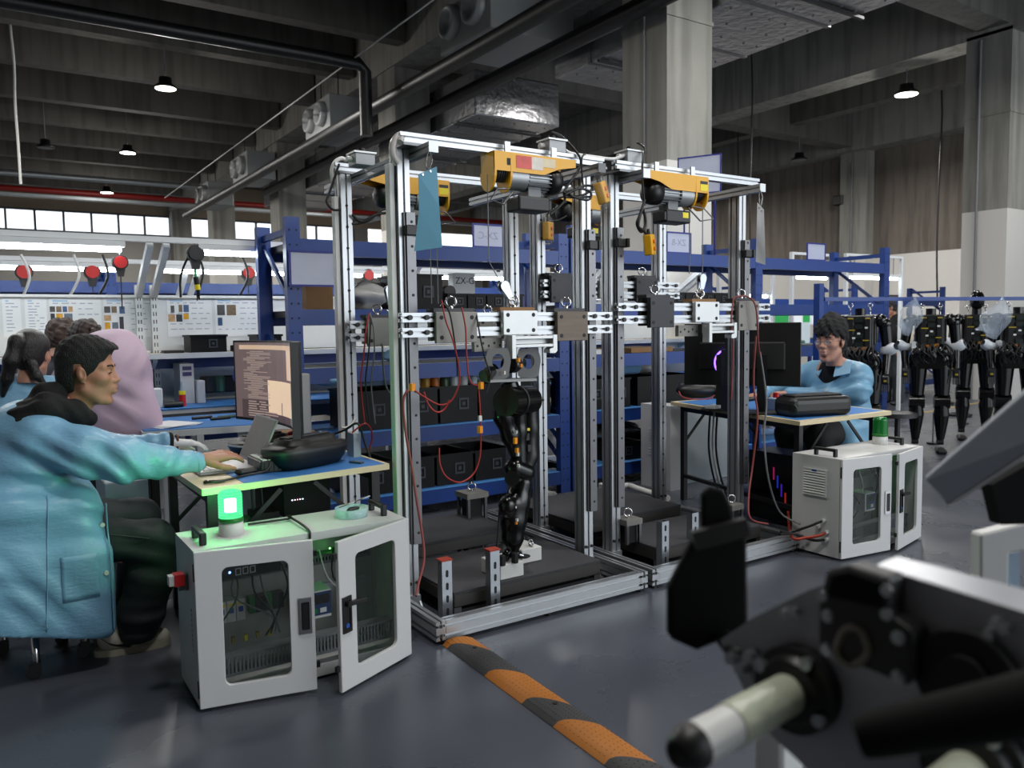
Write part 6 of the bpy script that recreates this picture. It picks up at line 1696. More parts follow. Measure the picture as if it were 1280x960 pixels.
# signs on the racks
def sign(cx, y, z0, w_, h, label, txt=None, rz=0, mirror=True, post=.12):
    t = thing('shelf_sign', label, 'sign', (cx, y, z0), rz, 'blue framed signs', True)
    B().frame((-w_/2, w_/2, 0, h), (-w_/2+.012, w_/2-.012, .012, h-.012), .003, (0, .004, 0), (1, 0, 0), (0, 0, 1), (0, -.010, 0), 1).ob('frame', M('sign_blue_frame', (.10, .14, .52), .45), t)
    B().box(-w_/2+.012, w_/2-.012, -.002, .002, .012, h-.012).ob('panel', M('sign_panel', (.72, .74, .82), .35), t)
    for x in (-w_*.35, w_*.35): B().box(x-.008, x+.008, .0045, .010, -post, h*.5).ob('stake', M('sign_blue_frame'), t)
    if txt:
        o = text(txt, h*.42, (0, -.0028, h*.5), (-1, 0, 0) if mirror else (1, 0, 0), (0, 0, 1), M('faint_grey_print', (.58, .60, .70), .5), parent=t, ext=.0003)
    return t
a, c = at(361, 310, Y=4.84), at(419, 310, Y=4.84)
t_ = sign((a.x+c.x)/2, 4.85, 1.555, c.x-a.x, .22, 'large white board with blue edge hung on the left blue upright', None, post=.0)
a, c = at(594, 290, Y=4.9), at(633, 290, Y=4.9); sign((a.x+c.x)/2, 4.94, 1.855, c.x-a.x, .17, 'blue framed sign with reversed lettering ZX-C above the left rack', 'ZX-C', post=0)
a, c = at(837, 305, Y=4.9), at(868, 305, Y=4.9); sign((a.x+c.x)/2, 4.94, 1.885, c.x-a.x, .18, 'blue framed sign with reversed lettering ZX-B above the right rack', 'ZX-B', post=0)
a, c = at(1013, 314, Y=4.9), at(1036, 314, Y=4.9); sign((a.x+c.x)/2, 4.94, 1.885, c.x-a.x, .17, 'small blank blue framed sign near the right end of the rack', post=0)
p = at(874, 240, Y=5.45); t_ = sign(p.x, 5.45, p.z-.02, .42, .36, 'large tilted blue framed sign in front of the big concrete column', post=.62); t_.rotation_euler = (0, 0, -1.08)
# ------------------------------------------------------------------ white assembly benches
bw = M('bench_white_steel', (.84, .85, .86), .4, 0, .03, 8)
tube_m = M('tube_light', (.93, .97, 1), .5, emit=17)
ph_cols = [(.30, .30, .30), (.45, .38, .30), (.25, .35, .50), (.75, .60, .45), (.20, .22, .25), (.85, .60, .15), (.40, .45, .50), (.15, .25, .40)]
def tube_light(x0, x1, y, z, label):
    t = thing('tube_lamp', label, 'lamp', ((x0+x1)/2, y, z), group='bench tube lamps')
    B().box(x0, x1, y-.05, y+.05, z, z+.035).ob('housing', bw, t)
    B().cyl((x0+.02, y, z-.016), (x1-.02, y, z-.016), .018, n=8).ob('tube', tube_m, t)
    return t
def bench(x0, x1, y, label, ups, posters=True):
    """y: front edge of the top; back uprights at y+.65"""
    t = thing('assembly_bench', label, 'workbench', ((x0+x1)/2, y+.35, 0), group='white assembly benches')
    yb = y+.62
    B().box(x0, x1, y, yb-.03, .745, .77).ob('worktop', bw, t); B().box(x0, x1, y-.006, yb-.04, .7705, .78).ob('mat', blue_mat, t)
    B().box(x0, x1, y+.02, y+.04, .66, .744).ob('apron', grey, t)
    for x in ups:
        for dx in (-.05, .05):
            b = B().mat(0).box(x+dx-.022, x+dx+.022, yb-.03, yb+.02, 0, 1.62)
            z = .85
            while z < 1.6:
                for d2 in (-.009, .009): b.mat(1).box(x+dx+d2-.003, x+dx+d2+.003, yb-.0312, yb-.03, z, z+.028)
                z += .055
            b.ob('slotted_upright', [bw, hole_m], t)
        for dx in (-.05, .05):
            B().bar((x+dx, yb-.03, 1.55), (x+dx, y+.05, 1.86), .04, .05).ob('lamp_arm', bw, t)
        B().box(x-.03, x+.03, y+.06, y+.11, 0, .744).ob('front_leg', bw, t)
        B().bar((x, yb-.04, 1.0), (x, yb-.26, 1.10), .03, .04).ob('shelf_bracket', bw, t)
    B().box(x0, x1, y-.03, y+.03, 1.865, 1.90).ob('lamp_rail', bw, t)
    B().box(x0, x1, yb-.31, yb-.031, 1.115, 1.135).ob('shelf', wood, t); B().box(x0, x1, yb-.33, yb-.3105, 1.10, 1.137).ob('shelf_edge', bw, t)
    B().box(x0, x1, yb-.035, yb-.0305, 1.02, 1.095).ob('blue_rail', blue_rack, t)
    B().box(x0, x1, yb+.021, yb+.03, .79, 1.02).ob('back_panel', M('pale_grey_box'), t)
    B().box(x0, x1, yb+.021, yb+.03, 1.14, 1.53).ob('notice_board', bw, t); B().box(x0, x1, yb-.01, yb+.02, 1.532, 1.55).ob('board_rail', bw, t)
    return t
# front row: seen at the left between the people and the rack, and again between the rig posts
bench(-1.6, 6.3, 5.62, 'long white assembly bench with a notice board and tube lamps, nearest row', (-.95, .99, 2.9, 4.8, 6.15))
bench(-1.6, 7.6, 7.5, 'long white assembly bench in the second row, behind the nearest bench', (-.6, 1.6, 3.6, 5.6, 7.4))
k = 0
for (x0, x1, y) in ((-1.3, .78, 5.62), (1.22, 2.75, 5.62), (3.1, 4.65, 5.62), (5.0, 6.1, 5.62), (-1.2, 1.0, 7.5), (1.3, 3.4, 7.5), (3.8, 5.4, 7.5), (5.8, 7.3, 7.5)):
    k += 1
    tube_light(x0, x1, y, 1.826, '%s lit tube lamp from the left over the %s row of benches' % (ORD[(k-1) % 4], 'nearest' if y < 6 else 'second'))
# papers with photographs on the notice board
YB = 5.62+.62+.021
def poster(px0, px1, py0, py1, label, pics=(), lines=6):
    a, c = at(px0, py0, Y=YB), at(px1, py1, Y=YB)
    t = thing('notice_sheet', label, 'poster', ((a.x+c.x)/2, YB-.002, c.z), group='sheets on the notice board')
    B().box(a.x, c.x, YB-.003, YB-.001, c.z, a.z).ob('sheet', paper, t)
    for i, (x0, x1, y0, y1) in enumerate(pics):
        p, q = at(x0, y0, Y=YB), at(x1, y1, Y=YB)
        B().box(p.x, q.x, YB-.0045, YB-.0031, q.z, p.z).ob('photo', M('photo_print_%d' % (i % 8), ph_cols[i % 8], .4, 0, .6, 40), t)
    b = B(); rr = random.Random(int(px0)); W_ = c.x-a.x
    for i in range(lines):
        z = a.z-.03-i*(a.z-c.z-.05)/lines
        if any(at(x0, y0, Y=YB).z > z > at(x1, y1, Y=YB).z for (x0, x1, y0, y1) in pics): x_0 = a.x+W_*.55
        else: x_0 = a.x+.02
        x = x_0
        while x < c.x-.04:
            w2 = rr.uniform(.015, .05); b.box(x, min(x+w2, c.x-.015), YB-.0038, YB-.0031, z-.006, z); x += w2+rr.uniform(.01, .03)
    if lines: b.ob('text_lines', M('faint_print', (.62, .66, .74), .6), t)['kind'] = 'stuff'
    B().box(a.x+.02, a.x+W_*.35, YB-.0038, YB-.0031, a.z-.022, a.z-.012).ob('heading', M('blue_heading', (.62, .75, .88), .6), t)
poster(2, 28, 373, 421, 'leftmost sheet of close print on the notice board', lines=9)
poster(30, 60, 373, 422, 'sheet with a table of symbols, second from the left on the board', lines=11)
poster(61, 128, 373, 423, 'sheet with two rows of small photos above the brown head', [(62, 69, 383, 390), (70, 77, 383, 390), (78, 84, 383, 390), (85, 91, 383, 390), (63, 69, 392, 403), (70, 79, 392, 403), (80, 91, 392, 403)])
poster(129, 192, 373, 421, 'sheet with scattered photos right of the pink smock', [(130, 138, 383, 391), (139, 146, 383, 391), (149, 156, 383, 392), (130, 139, 394, 401), (149, 155, 396, 412), (131, 138, 403, 412), (140, 148, 403, 412)])
poster(208, 266, 373, 420, 'sheet with photos just right of the slotted bench uprights', [(213, 218, 382, 391), (223, 228, 381, 390), (229, 236, 381, 390), (210, 219, 393, 402), (220, 228, 393, 402), (229, 236, 392, 399)])
poster(268, 326, 373, 420, 'sheet with three photos left of the blue rack upright', [(271, 281, 381, 394), (283, 295, 381, 394), (272, 278, 397, 407)])
# red tool balancers and the hanging screwdriver
def balancer(px, py, Y, m, label, r=.040, zt=1.865):
    p = at(px, py, Y=Y)
    t = thing('tool_balancer', label, 'balancer', (p.x, Y, p.z), group='hanging tool balancers')
    B().cyl((p.x, Y-.02, p.z), (p.x, Y+.03, p.z), r*1.25, n=18).prism([(-r*.9, 0), (r*.9, 0), (r*.45, -r*2.1), (-r*.45, -r*2.1)], (p.x, Y-.015, p.z-.01), (1, 0, 0), (0, 0, 1), (0, .035, 0)).ob('housing', dkgrey, t)
    B().cyl((p.x, Y-.021, p.z), (p.x, Y-.032, p.z), r, n=18).ob('cover', m, t)
    B().cyl((p.x, Y, p.z+r), (p.x, Y, zt), .004, n=5).ob('hanger', grey, t)
    B().cyl((p.x, Y, p.z-r*2), (p.x, Y, p.z-r*2-.22), .004, n=5).ob('cord', blk, t)
for i, (x, y) in enumerate(((30, 340), (115, 340), (310, 341))):
    balancer(x, y, 7.48, red, 'red faced tool balancer, %s from the left in the second row' % ORD[i], .052)
balancer(150, 328, 5.66, red, 'red faced tool balancer hanging from the nearest lamp rail', .038)
balancer(622, 327, 7.48, red, 'red faced tool balancer seen between the back posts', .05)
balancer(460, 344, 7.48, red, 'red faced tool balancer seen right of the far left post', .05)
balancer(244, 317, 5.60, dkgrey, 'dark grey tool balancer carrying the hanging screwdriver', .045)
p = at(244, 350, Y=5.60)
t = thing('electric_screwdriver', 'hanging electric screwdriver with a yellow band on a green strap', 'screwdriver', (p.x, 5.60, p.z-.13))
B().cyl((p.x, 5.60, p.z+.10), (p.x+.004, 5.60, p.z+.02), .008, n=8).ob('strap', M('green_strap', (.25, .75, .40), .5), t)
B().cyl((p.x+.004, 5.60, p.z+.02), (p.x+.010, 5.60, p.z-.03), .017, n=12).ob('handle', blk, t)
B().cyl((p.x+.010, 5.60, p.z-.03), (p.x+.014, 5.60, p.z-.065), .018, n=12).ob('band', yel_lbl, t)
B().cyl((p.x+.014, 5.60, p.z-.065), (p.x+.020, 5.60, p.z-.13), .014, .005, n=12).ob('nose', blk, t)
cord([at(250, 360, Y=5.60), at(254, 340, Y=5.62), at(250, 325, Y=5.64), at(238, 318, Y=5.66), at(226, 345, Y=5.66), at(226, 372, Y=5.66)], .008, blk, 'black coiled cord beside the hanging screwdriver')
for i, (x0, x1) in enumerate(((92, 86), (128, 122), (26, 28), (302, 298))):
    cord([at(x0, 318, Y=7.1), at((x0+x1)/2+10, 345, Y=7.1), at(x1, 372, Y=7.15)], .010, blk if i % 2 else wht_pl, '%s drooping air hose from the left above the notice board' % ORD[i])
# blue rack and shelves beyond the benches
rack([-1.2, 1.02, 3.3, 5.6, 7.8], 8.3, 8.9, [.3, .9, 1.75], 1.95, 'long blue rack far behind the two rows of benches', ())
p = at(390, 330, Y=7.0)
# things on the nearest bench and its shelf
a, c = at(238, 420, Y=5.95), at(283, 420, Y=5.95); bin_(a.x, c.x, 5.95, 6.18, 1.136, .125, 'black bin with grey label window on the bench shelf below the photo sheet', 'black bins on the bench shelf')
a, c = at(322, 420, Y=5.95), at(352, 420, Y=5.95); bin_(a.x, c.x, 5.95, 6.18, 1.136, .12, 'black bin on the bench shelf behind the blue rack upright', 'black bins on the bench shelf')
def bb(px0, px1, py, Y, z0, h, dep, name, label, cat, m):
    a, c = at(px0, py, Y=Y), at(px1, py, Y=Y)
    return simple(name, cat, label, B().box(a.x, c.x, Y, Y+dep, z0, z0+h), m, bevel=.004)
bb(205, 230, 432, 5.98, 1.136, .02, .12, 'flat_tool', 'flat black tool lying on the bench shelf left of the black bin', 'tool', blk)
bb(150, 170, 432, 5.98, 1.136, .03, .12, 'black_box', 'low black box on the bench shelf behind the pink smock', 'box', blk)
bb(172, 188, 432, 5.98, 1.136, .022, .12, 'white_strip', 'low white box on the bench shelf beside the uprights', 'box', wht_pl)
bb(290, 300, 428, 5.98, 1.136, .045, .06, 'small_meter', 'small dark meter on the bench shelf right of the black bin', 'meter', blk)
bb(303, 318, 430, 5.98, 1.136, .03, .10, 'red_tray', 'small red tray on the bench shelf', 'tray', M('dull_red', (.5, .2, .2)))
a, c = at(225, 460, Y=5.95), at(242, 460, Y=5.95)
t = thing('power_supply', 'white power supply with two dark displays on the bench', 'power supply', ((a.x+c.x)/2, 6.0, .78))
B().box(a.x, c.x, 5.95, 6.2, .78, 1.06).ob('case', wht_pl, t)
for z in (.99, 1.03): B().box(a.x+.015, c.x-.015, 5.947, 5.9495, z-.015, z+.012).ob('display', M('display_violet', (.25, .22, .42), .3), t)
bb(246, 256, 470, 5.9, .78, .16, .12, 'white_charger', 'white charger standing on the bench beside the power supply', 'charger', wht_pl)
bb(187, 203, 485, 5.72, .78, .13, .12, 'white_carton', 'small white carton on the bench behind the seated man', 'carton', paper)
p = at(229, 485, Y=5.72)
t = thing('spray_bottle', 'small red and yellow bottle on the bench', 'bottle', (p.x, 5.76, .78))
B().cyl((p.x, 5.76, .78), (p.x, 5.76, .86), .022, n=12).ob('body', red, t); B().cyl((p.x, 5.76, .86), (p.x, 5.76, .885), .0225, n=12).ob('band', yel_lbl, t); B().cyl((p.x, 5.76, .885), (p.x, 5.76, .95), .014, .004, n=10).ob('nozzle', M('pale_blue_box'), t)
p = at(217, 492, Y=5.68); simple('black_tool', 'tool', 'black cylindrical tool lying on the bench edge', B().cyl((p.x-.06, 5.70, .80), (p.x+.06, 5.70, .80), .02, n=10), blk)
for i, (x, c_) in enumerate(((170, blk), (262, dkgrey), (275, M('dull_green_tool', (.2, .35, .3))), (288, blk), (300, grey), (312, blk))):
    p = at(x, 455, Y=6.0); simple('hand_tool', 'tool', '%s dark tool from the left in the clutter under the bench shelf' % ORD[i], B().cbox((p.x, 6.05, .90), (.10, .10, .12 if i else .24), .4*i), c_, bevel=.012)
a = at(175, 447, Y=6.0)
simple('blue_bag_loop', 'bag', 'black bag with a pale blue top hanging under the bench shelf', B().box(a.x-.08, a.x+.08, 5.96, 6.05, .80, 1.03), blk_matte)
a = at(309, 462, Y=5.55)
t = thing('blue_bag', 'blue plastic bag over a grey bin left of the curved monitor', 'bag', (a.x, 5.5, .5))
rumple((a.x, 5.5, .98), (.10, .10, .10), 44, .15).ob('bag', M('blue_plastic_film', (.18, .32, .68), .35), t); B().cyl((a.x, 5.5, .0), (a.x, 5.5, .90), .085, .095, n=16).ob('bin', M('pale_grey_box'), t)
# desk with papers behind the seated man
t = thing('work_desk', 'desk with blue top and papers between the seated man and the bench', 'desk', (1.05, 4.95, 0), group='folding work desks')
P = [at(168, 526, z=.75), at(330, 540, z=.75), at(345, 505, z=.75), at(158, 506, z=.75)]
P = [V(.78, 5.06, 0), V(1.40, 4.52, 0), V(1.95, 5.25, 0), V(1.10, 5.45, 0)]
P = [(.66, 5.10), (1.56, 4.62), (1.60, 5.30), (.90, 5.48)]
P = [(.70, 4.72), (1.56, 4.60), (1.60, 5.36), (.72, 5.40)]
B().prism(P, (0, 0, .71), (1, 0, 0), (0, 1, 0), (0, 0, .035)).ob('tabletop', bw, t); B().prism([(.71, 4.73), (1.55, 4.61), (1.59, 5.35), (.73, 5.39)], (0, 0, .7455), (1, 0, 0), (0, 1, 0), (0, 0, .005)).ob('mat', blue_mat, t)
for x, y in ((.76, 4.78), (1.5, 4.68), (1.54, 5.3), (.78, 5.34)): B().box(x-.02, x+.02, y-.02, y+.02, 0, .709).ob('leg', blk, t)
ps = thing('paper_stack', 'loose white papers on the desk behind the seated man', 'papers', (.85, 4.9, .7506))
for k in range(3): B().cbox((.86+.01*k, 4.92, .753+.003*k), (.22, .28, .0025), .3+.12*k).ob('sheet', paper, ps)
for i, (x, y, c_) in enumerate(((1.18, 5.0, blk), (1.24, 5.06, M('dull_green_tool')), (1.10, 5.12, blk))):
    simple('marker_pen', 'pen', '%s marker pen from the left among the papers on the desk behind' % ORD[i], B().cyl((x-.06, y, .76), (x+.06, y+.02, .76), .009, n=8), c_)
simple('headset', 'headset', 'white coiled cable lying at the back of the desk behind', B().torus((1.38, 5.1, .77), .06, .012, (0, .3, 1), 18, 6), wht_pl)
# right hand side, beyond the man with glasses
rack([8.9, 11.6, 14.2], 7.65, 8.25, [.25, 1.02, 1.62], 1.86, 'far blue rack on the right behind the hanging robots', ())
rack([9.2, 11.2], 9.6, 10.2, [.9, 1.5], 1.75, 'small blue rack far behind the man with glasses', ())
def lightbar(px0, px1, py, Y, label, zt=5.7):
    a, c = at(px0, py, Y=Y), at(px1, py, Y=Y)
    t = tube_light(a.x, c.x, Y, a.z, label)
    for x in (a.x+.1, c.x-.1): B().cyl((x, Y, a.z+.035), (x, Y, a.z+.25), .006, n=5).ob('hanger', grey, t)
    B().box(a.x-.1, c.x+.1, Y-.02, Y+.02, a.z+.25, a.z+.28).ob('rail', bw, t)
    for x in (a.x-.08, c.x+.08): B().box(x-.02, x+.02, Y-.02, Y+.02, 0, a.z+.25).ob('stand_post', bw, t)
lightbar(995, 1034, 345, 6.1, 'lit tube lamp above the man with glasses, left one')
lightbar(1062, 1122, 345, 6.1, 'lit tube lamp behind the right end of the blue rack')
lightbar(905, 960, 368, 6.1, 'lit tube lamp low behind the right carriage')
a, c = at(962, 395, Y=7.0), at(1036, 395, Y=7.0)
t = thing('display_board', 'white notice board with green panels behind the man with glasses', 'board', ((a.x+c.x)/2, 7.0, 0))
z0, z1 = at(1000, 406, Y=7.0).z, at(1000, 383, Y=7.0).z
B().box(a.x, c.x, 7.0, 7.02, z0, z1).ob('panel', bw, t)
for (f0, f1, m_) in ((.03, .30, grn), (.33, .52, paper), (.55, .66, grn), (.69, .95, paper)):
    B().box(a.x+(c.x-a.x)*f0, a.x+(c.x-a.x)*f1, 6.994, 6.9995, z0+.01, z1-.01).ob('poster', M('poster_green', (.12, .60, .28), .6) if m_ is grn else m_, t)
for x in (a.x+.05, c.x-.05): B().box(x-.02, x+.02, 7.021, 7.05, 0, z1).ob('post', bw, t)
def whitebench(px0, px1, py, Y, label, h=.04):
    a, c = at(px0, py, Y=Y), at(px1, py, Y=Y)
    t = thing('assembly_bench', label, 'workbench', ((a.x+c.x)/2, Y, 0), group='white assembly benches')
    B().box(a.x, c.x, Y, Y+.6, a.z-h, a.z).ob('worktop', bw, t); B().box(a.x, c.x, Y+.58, Y+.6, a.z+.001, a.z+.3).ob('back_panel', M('pale_grey_box'), t)
    for x in (a.x+.04, c.x-.04):
        for y in (Y+.04, Y+.55): B().box(x-.02, x+.02, y-.02, y+.02, 0, a.z-h-.001).ob('leg', blue_rack, t)
    B().box(a.x+.1, c.x-.1, Y+.05, Y+.5, .15, .18).ob('lower_shelf', blue_rack, t)
    return t
whitebench(940, 1060, 436, 6.3, 'white bench behind the man with glasses')
whitebench(1110, 1290, 440, 9.9, 'long white bench far behind the hanging robots')
for i, (x, w_, h, c_) in enumerate(((958, .18, .08, blk), (975, .12, .12, M('dull_red')), (990, .20, .07, dkgrey), (1006, .14, .10, M('dull_green_tool')))):
    p = at(x, 430, Y=6.4); simple('bench_part', 'part', '%s dark part from the left on the bench behind the man with glasses' % ORD[i], B().cbox((p.x, 6.5, at(1000, 436, Y=6.3).z+h/2), (w_, .15, h), .3*i), c_, bevel=.015)
a = at(1228, 338, Y=8.5)
t = thing('framed_notice', 'framed white notice on a stand behind the robot with a head', 'notice', (a.x, 8.5, 0))
B().frame((-.22, .22, 0, .30), (-.20, .20, .02, .28), .004, (a.x, 8.5, a.z-.15), (1, 0, 0), (0, 0, 1), (0, -.015, 0), 1).ob('frame', blk, t); B().box(a.x-.20, a.x+.20, 8.5, 8.502, a.z-.13, a.z+.13).ob('sheet', paper, t); B().box(a.x-.015, a.x+.015, 8.503, 8.53, 0, a.z).ob('stand', grey, t)
a = at(1110, 382, Y=8.6)
t = thing('television', 'dark framed screen on a stand beyond the far robots', 'screen', (a.x, 8.6, 0))
B().box(a.x-.2, a.x+.35, 8.6, 8.64, a.z-.2, a.z+.2).ob('frame', blk, t); B().box(a.x-.18, a.x+.33, 8.597, 8.5995, a.z-.18, a.z+.18).ob('panel', M('grey_screen_film'), t); B().box(a.x-.02, a.x+.02, 8.641, 8.67, 0, a.z).ob('stand', blk, t)
for i, (x, y) in enumerate(((1200, 520), (1240, 500), (1180, 505))):
    p = at(x, y, z=0); simple('floor_coil', 'cable', '%s black cable coil lying on the floor behind the robots' % ORD[i], B().torus((p.x, p.y, .02), .13, .018, (0, 0, 1), 20, 6), blk)
p = at(1245, 507, z=0); simple('tape_roll', 'tape', 'yellow tape roll standing on the floor behind the robots', B().torus((p.x, p.y, .09), .065, .022, (1, .3, 0), 18, 6), yel_lbl)
for (q0, q1, lab) in ((at(1130, 520, z=.002), at(1225, 503, z=.002), 'yellow floor line running behind the robots'),):
    d = (q1-q0); B_ = B().bar(q0, q1, .06, .002); tag(B_.ob('floor_marking', M('yellow_floor_paint', (.62, .52, .25), .6)), lab, 'floor marking')
# ------------------------------------------------------------------ robot leg hanging in the left rig
t = thing('robot_limb', 'glossy black robot leg hanging from the left carriage, foot on a white block', 'robot leg', (1.98, 3.05, .205))
YL = 3.06
L_ = lambda x, y, Y=YL: at(x, y, Y=Y)
gp = M('grey_yoke_plate', (.50, .50, .50), .45, .5, .08, 12)
def yoke(cx, dx, Y, par):
    b = B(); o = at(cx, 452, Y=Y); n = 20; R1, R2 = .028, .052
    P = [(-.045, .060), (.045, .060), (.060, .01), (.045, -.080), (-.045, -.080), (-.060, .0)]
    ip = [(R1*math.cos(2*PI*k/n), R1*1.25*math.sin(2*PI*k/n)) for k in range(n)]
    def radial(a):
        best = 9
        for i in range(6):
            (x1, y1), (x2, y2) = P[i], P[(i+1) % 6]; dx_, dy_ = math.cos(a), math.sin(a)
            den = dx_*(y2-y1)-dy_*(x2-x1)
            if abs(den) < 1e-9: continue
            r_ = (x1*(y2-y1)-y1*(x2-x1))/den; s_ = (x1*dy_-y1*dx_)/den
            if r_ > 0 and -1e-6 <= s_ <= 1+1e-6: best = min(best, r_)
        return best
    op = [(radial(2*PI*k/n)*math.cos(2*PI*k/n), radial(2*PI*k/n)*math.sin(2*PI*k/n)) for k in range(n)]
    u = V(math.cos(.35), -math.sin(.35), 0); w_ = V(-u.y, u.x, 0)*-.012
    pts = [o+u*x+V(0, 0, y) for x, y in ip+op]+[o+u*x+V(0, 0, y)+w_ for x, y in ip+op]
    fs = []
    for k in range(n):
        k2 = (k+1) % n
        fs += [(k, k2, n+k2, n+k), (2*n+k, 3*n+k, 3*n+k2, 2*n+k2), (k, 2*n+k, 2*n+k2, k2), (n+k, n+k2, 3*n+k2, 3*n+k)]
    b.add(pts, fs); return b.ob('yoke_plate', gp, par)
yoke(622, 0, 3.04, t); yoke(660, 0, 3.08, t)
B().bar(L_(604, 476), L_(664, 474), .09, .012).ob('yoke_base', gp, t)
B().cyl(L_(636, 456, 3.06), L_(648, 454, 3.14), .040, n=20).ball(L_(642, 456, 3.07), .038, 14, 9).ob('hip_motor', blk_gl, t)
B().cyl(L_(606, 470, 3.02), L_(616, 462, 3.07), .03, n=14).ob('side_motor', blk_gl, t)
B().cyl(L_(636, 478), L_(640, 497), .040, .055, n=18).ob('hip_column', blk_gl, t)
def part(name, pts, rs, k=.03, h=.006, m=blk_gl, ex=None):
    P = [np.array(p) for p in pts]; lo = np.min(P, 0)-max(rs)-.05; hi = np.max(P, 0)+max(rs)+.05
    s = SD(lo, hi, h); s.chain([tuple(p) for p in P], rs, k)
    if ex: ex(s)
    v, f = s.net(); return netob(name, [(v, f, 0)], [m], t)
B().cyl(L_(632, 502, 3.0), L_(662, 500, 3.10), .068, n=26).ob('thigh_motor', blk_gl, t)
B().torus(L_(645, 501, 3.04), .068, .006, (L_(662, 500, 3.10)-L_(632, 502, 3.0)), 26, 6).ob('motor_band', steel_dk, t)
part('thigh_cover', [L_(627, 495), L_(629, 520), L_(638, 545), L_(646, 568)], [.036, .042, .038, .032])
part('thigh_plate', [L_(662, 500, 3.09), L_(663, 535, 3.08), L_(662, 570, 3.07), L_(655, 592, 3.06)], [.036, .034, .034, .036], m=blk)
part('thigh_core', [L_(646, 500, 3.07), L_(648, 540, 3.07), L_(650, 585, 3.06)], [.050, .036, .034])
for (x, y) in ((659, 546), (661, 560), (661, 574)): B().cbox(L_(x, y, 3.045), (.018, .012, .032)).ob('plate_slot', M('slot_blue_black', (.03, .05, .10), .5), t)
B().cbox(L_(658, 537, 3.045), (.036, .006, .012)).ob('label', yel_lbl, t)
part('knee', [L_(643, 585), L_(656, 590)], [.050, .048])
B().cyl(L_(640, 598, 3.02), L_(650, 596, 3.10), .036, n=18).ob('knee_motor', blk_gl, t)
part('shin', [L_(652, 604), L_(646, 628), L_(642, 650), L_(641, 672), L_(640, 690)], [.050, .056, .058, .046, .028], ex=lambda s: s.ell(tuple(L_(634, 632, 3.03)), (.04, .04, .05), .03))
part('ankle', [L_(634, 692), L_(644, 692)], [.024, .024])
B().cyl(L_(621, 690), L_(625, 634), .006, n=8).cyl(L_(624, 632), L_(632, 631), .009, n=8).ob('push_rod', steel_dk, t)
for (x, y) in ((621, 697), (637, 704)): B().box(L_(x, y).x-.012, L_(x, y).x+.012, YL-.06, YL-.03, .205, .255).ob('heel_clamp', rubber, t, bevel=.004)
s = SD((1.88, 2.98, .15), (2.12, 3.22, .34), .005)
s.chain([tuple(L_(632, 697)), (1.99, 3.06, .25), (2.055, 3.07, .225)], [.020, .018, .012], .02)
v, f = s.net(); netob('foot_beam', [(v, f, 0)], [blk_gl], t)
B().ball((2.085, 3.08, .205), (.035, .03, .008), 16, 8).ob('toe_pad', rubber, t)
B().cyl((2.03, 3.05, .232), (2.06, 3.05, .22), .008, n=8).ob('ankle_rod', chrome, t)
for i, (x, y, m_, w_) in enumerate(((648, 450, orange, .012), (651, 457, orange, .010), (630, 466, wht_pl, .010), (646, 507, wht_pl, .008), (645, 540, wht_pl, .009), (644, 551, orange, .018), (646, 563, orange, .014), (647, 568, wht_pl, .010), (648, 582, wht_pl, .009), (644, 634, wht_pl, .007), (646, 650, wht_pl, .009), (645, 654, orange, .007))):
    B().cbox(L_(x, y, 3.0), (w_, .012, w_*1.5), .3).ob('connector', m_, t)
# wires of the leg
cord([L_(552, 375, 3.0), L_(557, 400, 3.0), L_(566, 425, 3.0), L_(573, 455, 3.01), L_(574, 478, 3.02), L_(565, 500, 3.03), L_(550, 506, 3.04), L_(530, 496, 3.05), L_(517, 487, 3.06)], .0036, red_w, 'red wire pair looping from the steel plate down to the front left post')
cord([L_(577, 384, 3.0), L_(582, 410, 3.0), L_(583, 440, 3.0), L_(587, 475, 3.0), L_(597, 482, 3.0)], .0036, red_w, 'red wires hanging at the right side of the steel plate')
cord([L_(550, 384, 3.0), L_(555, 380, 3.02), L_(563, 395, 3.0), L_(570, 440, 3.01), L_(572, 470, 3.02)], .004, blk, 'black wire beside the red wire pair on the left carriage')
cord([L_(598, 484, 3.0), L_(600, 510, 3.0), L_(601, 540, 3.0), L_(600, 570, 3.0), L_(592, 592, 3.0), L_(575, 603, 3.0), L_(558, 596, 3.02), L_(550, 580, 3.03), L_(549, 560, 3.04)], .0036, red_w, 'long red wire loop hanging below the orange connectors')
cord([L_(517, 487, 3.04), L_(508, 490, 3.04), L_(504, 505, 3.04), L_(507, 540, 3.03), L_(514, 580, 3.0), L_(520, 620, 2.98), L_(528, 670, 2.95), L_(530, 700, 2.92), L_(523, 730, 2.88), L_(520, 745, 2.85)], .006, M('pink_red_wire'), 'thick red cable running down the front left post to the floor')
cord([L_(530, 490, 3.05), L_(535, 505, 3.05), L_(545, 515, 3.04), L_(555, 512, 3.04), L_(562, 500, 3.03)], .004, red_w, 'small red wire loop beside the front left post')
for i, (x, y) in enumerate(((515, 484), (601, 482), (600, 537))):
    q = L_(x, y, 2.995); tag(B().cbox(q, (.022, .016, .030), .4).ob('wire_connector', orange), ['orange connector on the front left post', 'orange connector left of the robot hip', 'orange connector halfway down the long red wire'][i], 'connector')
tag(B().cbox(L_(600, 523, 2.995), (.014, .012, .024)).ob('wire_connector', wht_pl), 'white connector above the lower orange connector', 'connector')
for i, (x0, x1) in enumerate(((458, 455), (463, 461), (467, 468))):
    cord([L_(462, 391, 3.712), L_(x0, 410, 3.68), L_(x1, 440, 3.68), L_(x1-4, 480, 3.7), L_(x1+1, 530, 3.7)], .004, [red_w, blk, grey][i], '%s wire hanging from the back carriage of the left rig' % ['red', 'black', 'grey'][i])
cord([L_(478, 430, 3.715), L_(480, 470, 3.66), L_(486, 490, 3.62), L_(494, 486, 3.5)], .005, grey, 'grey wire curving from the back carriage towards the front left post')
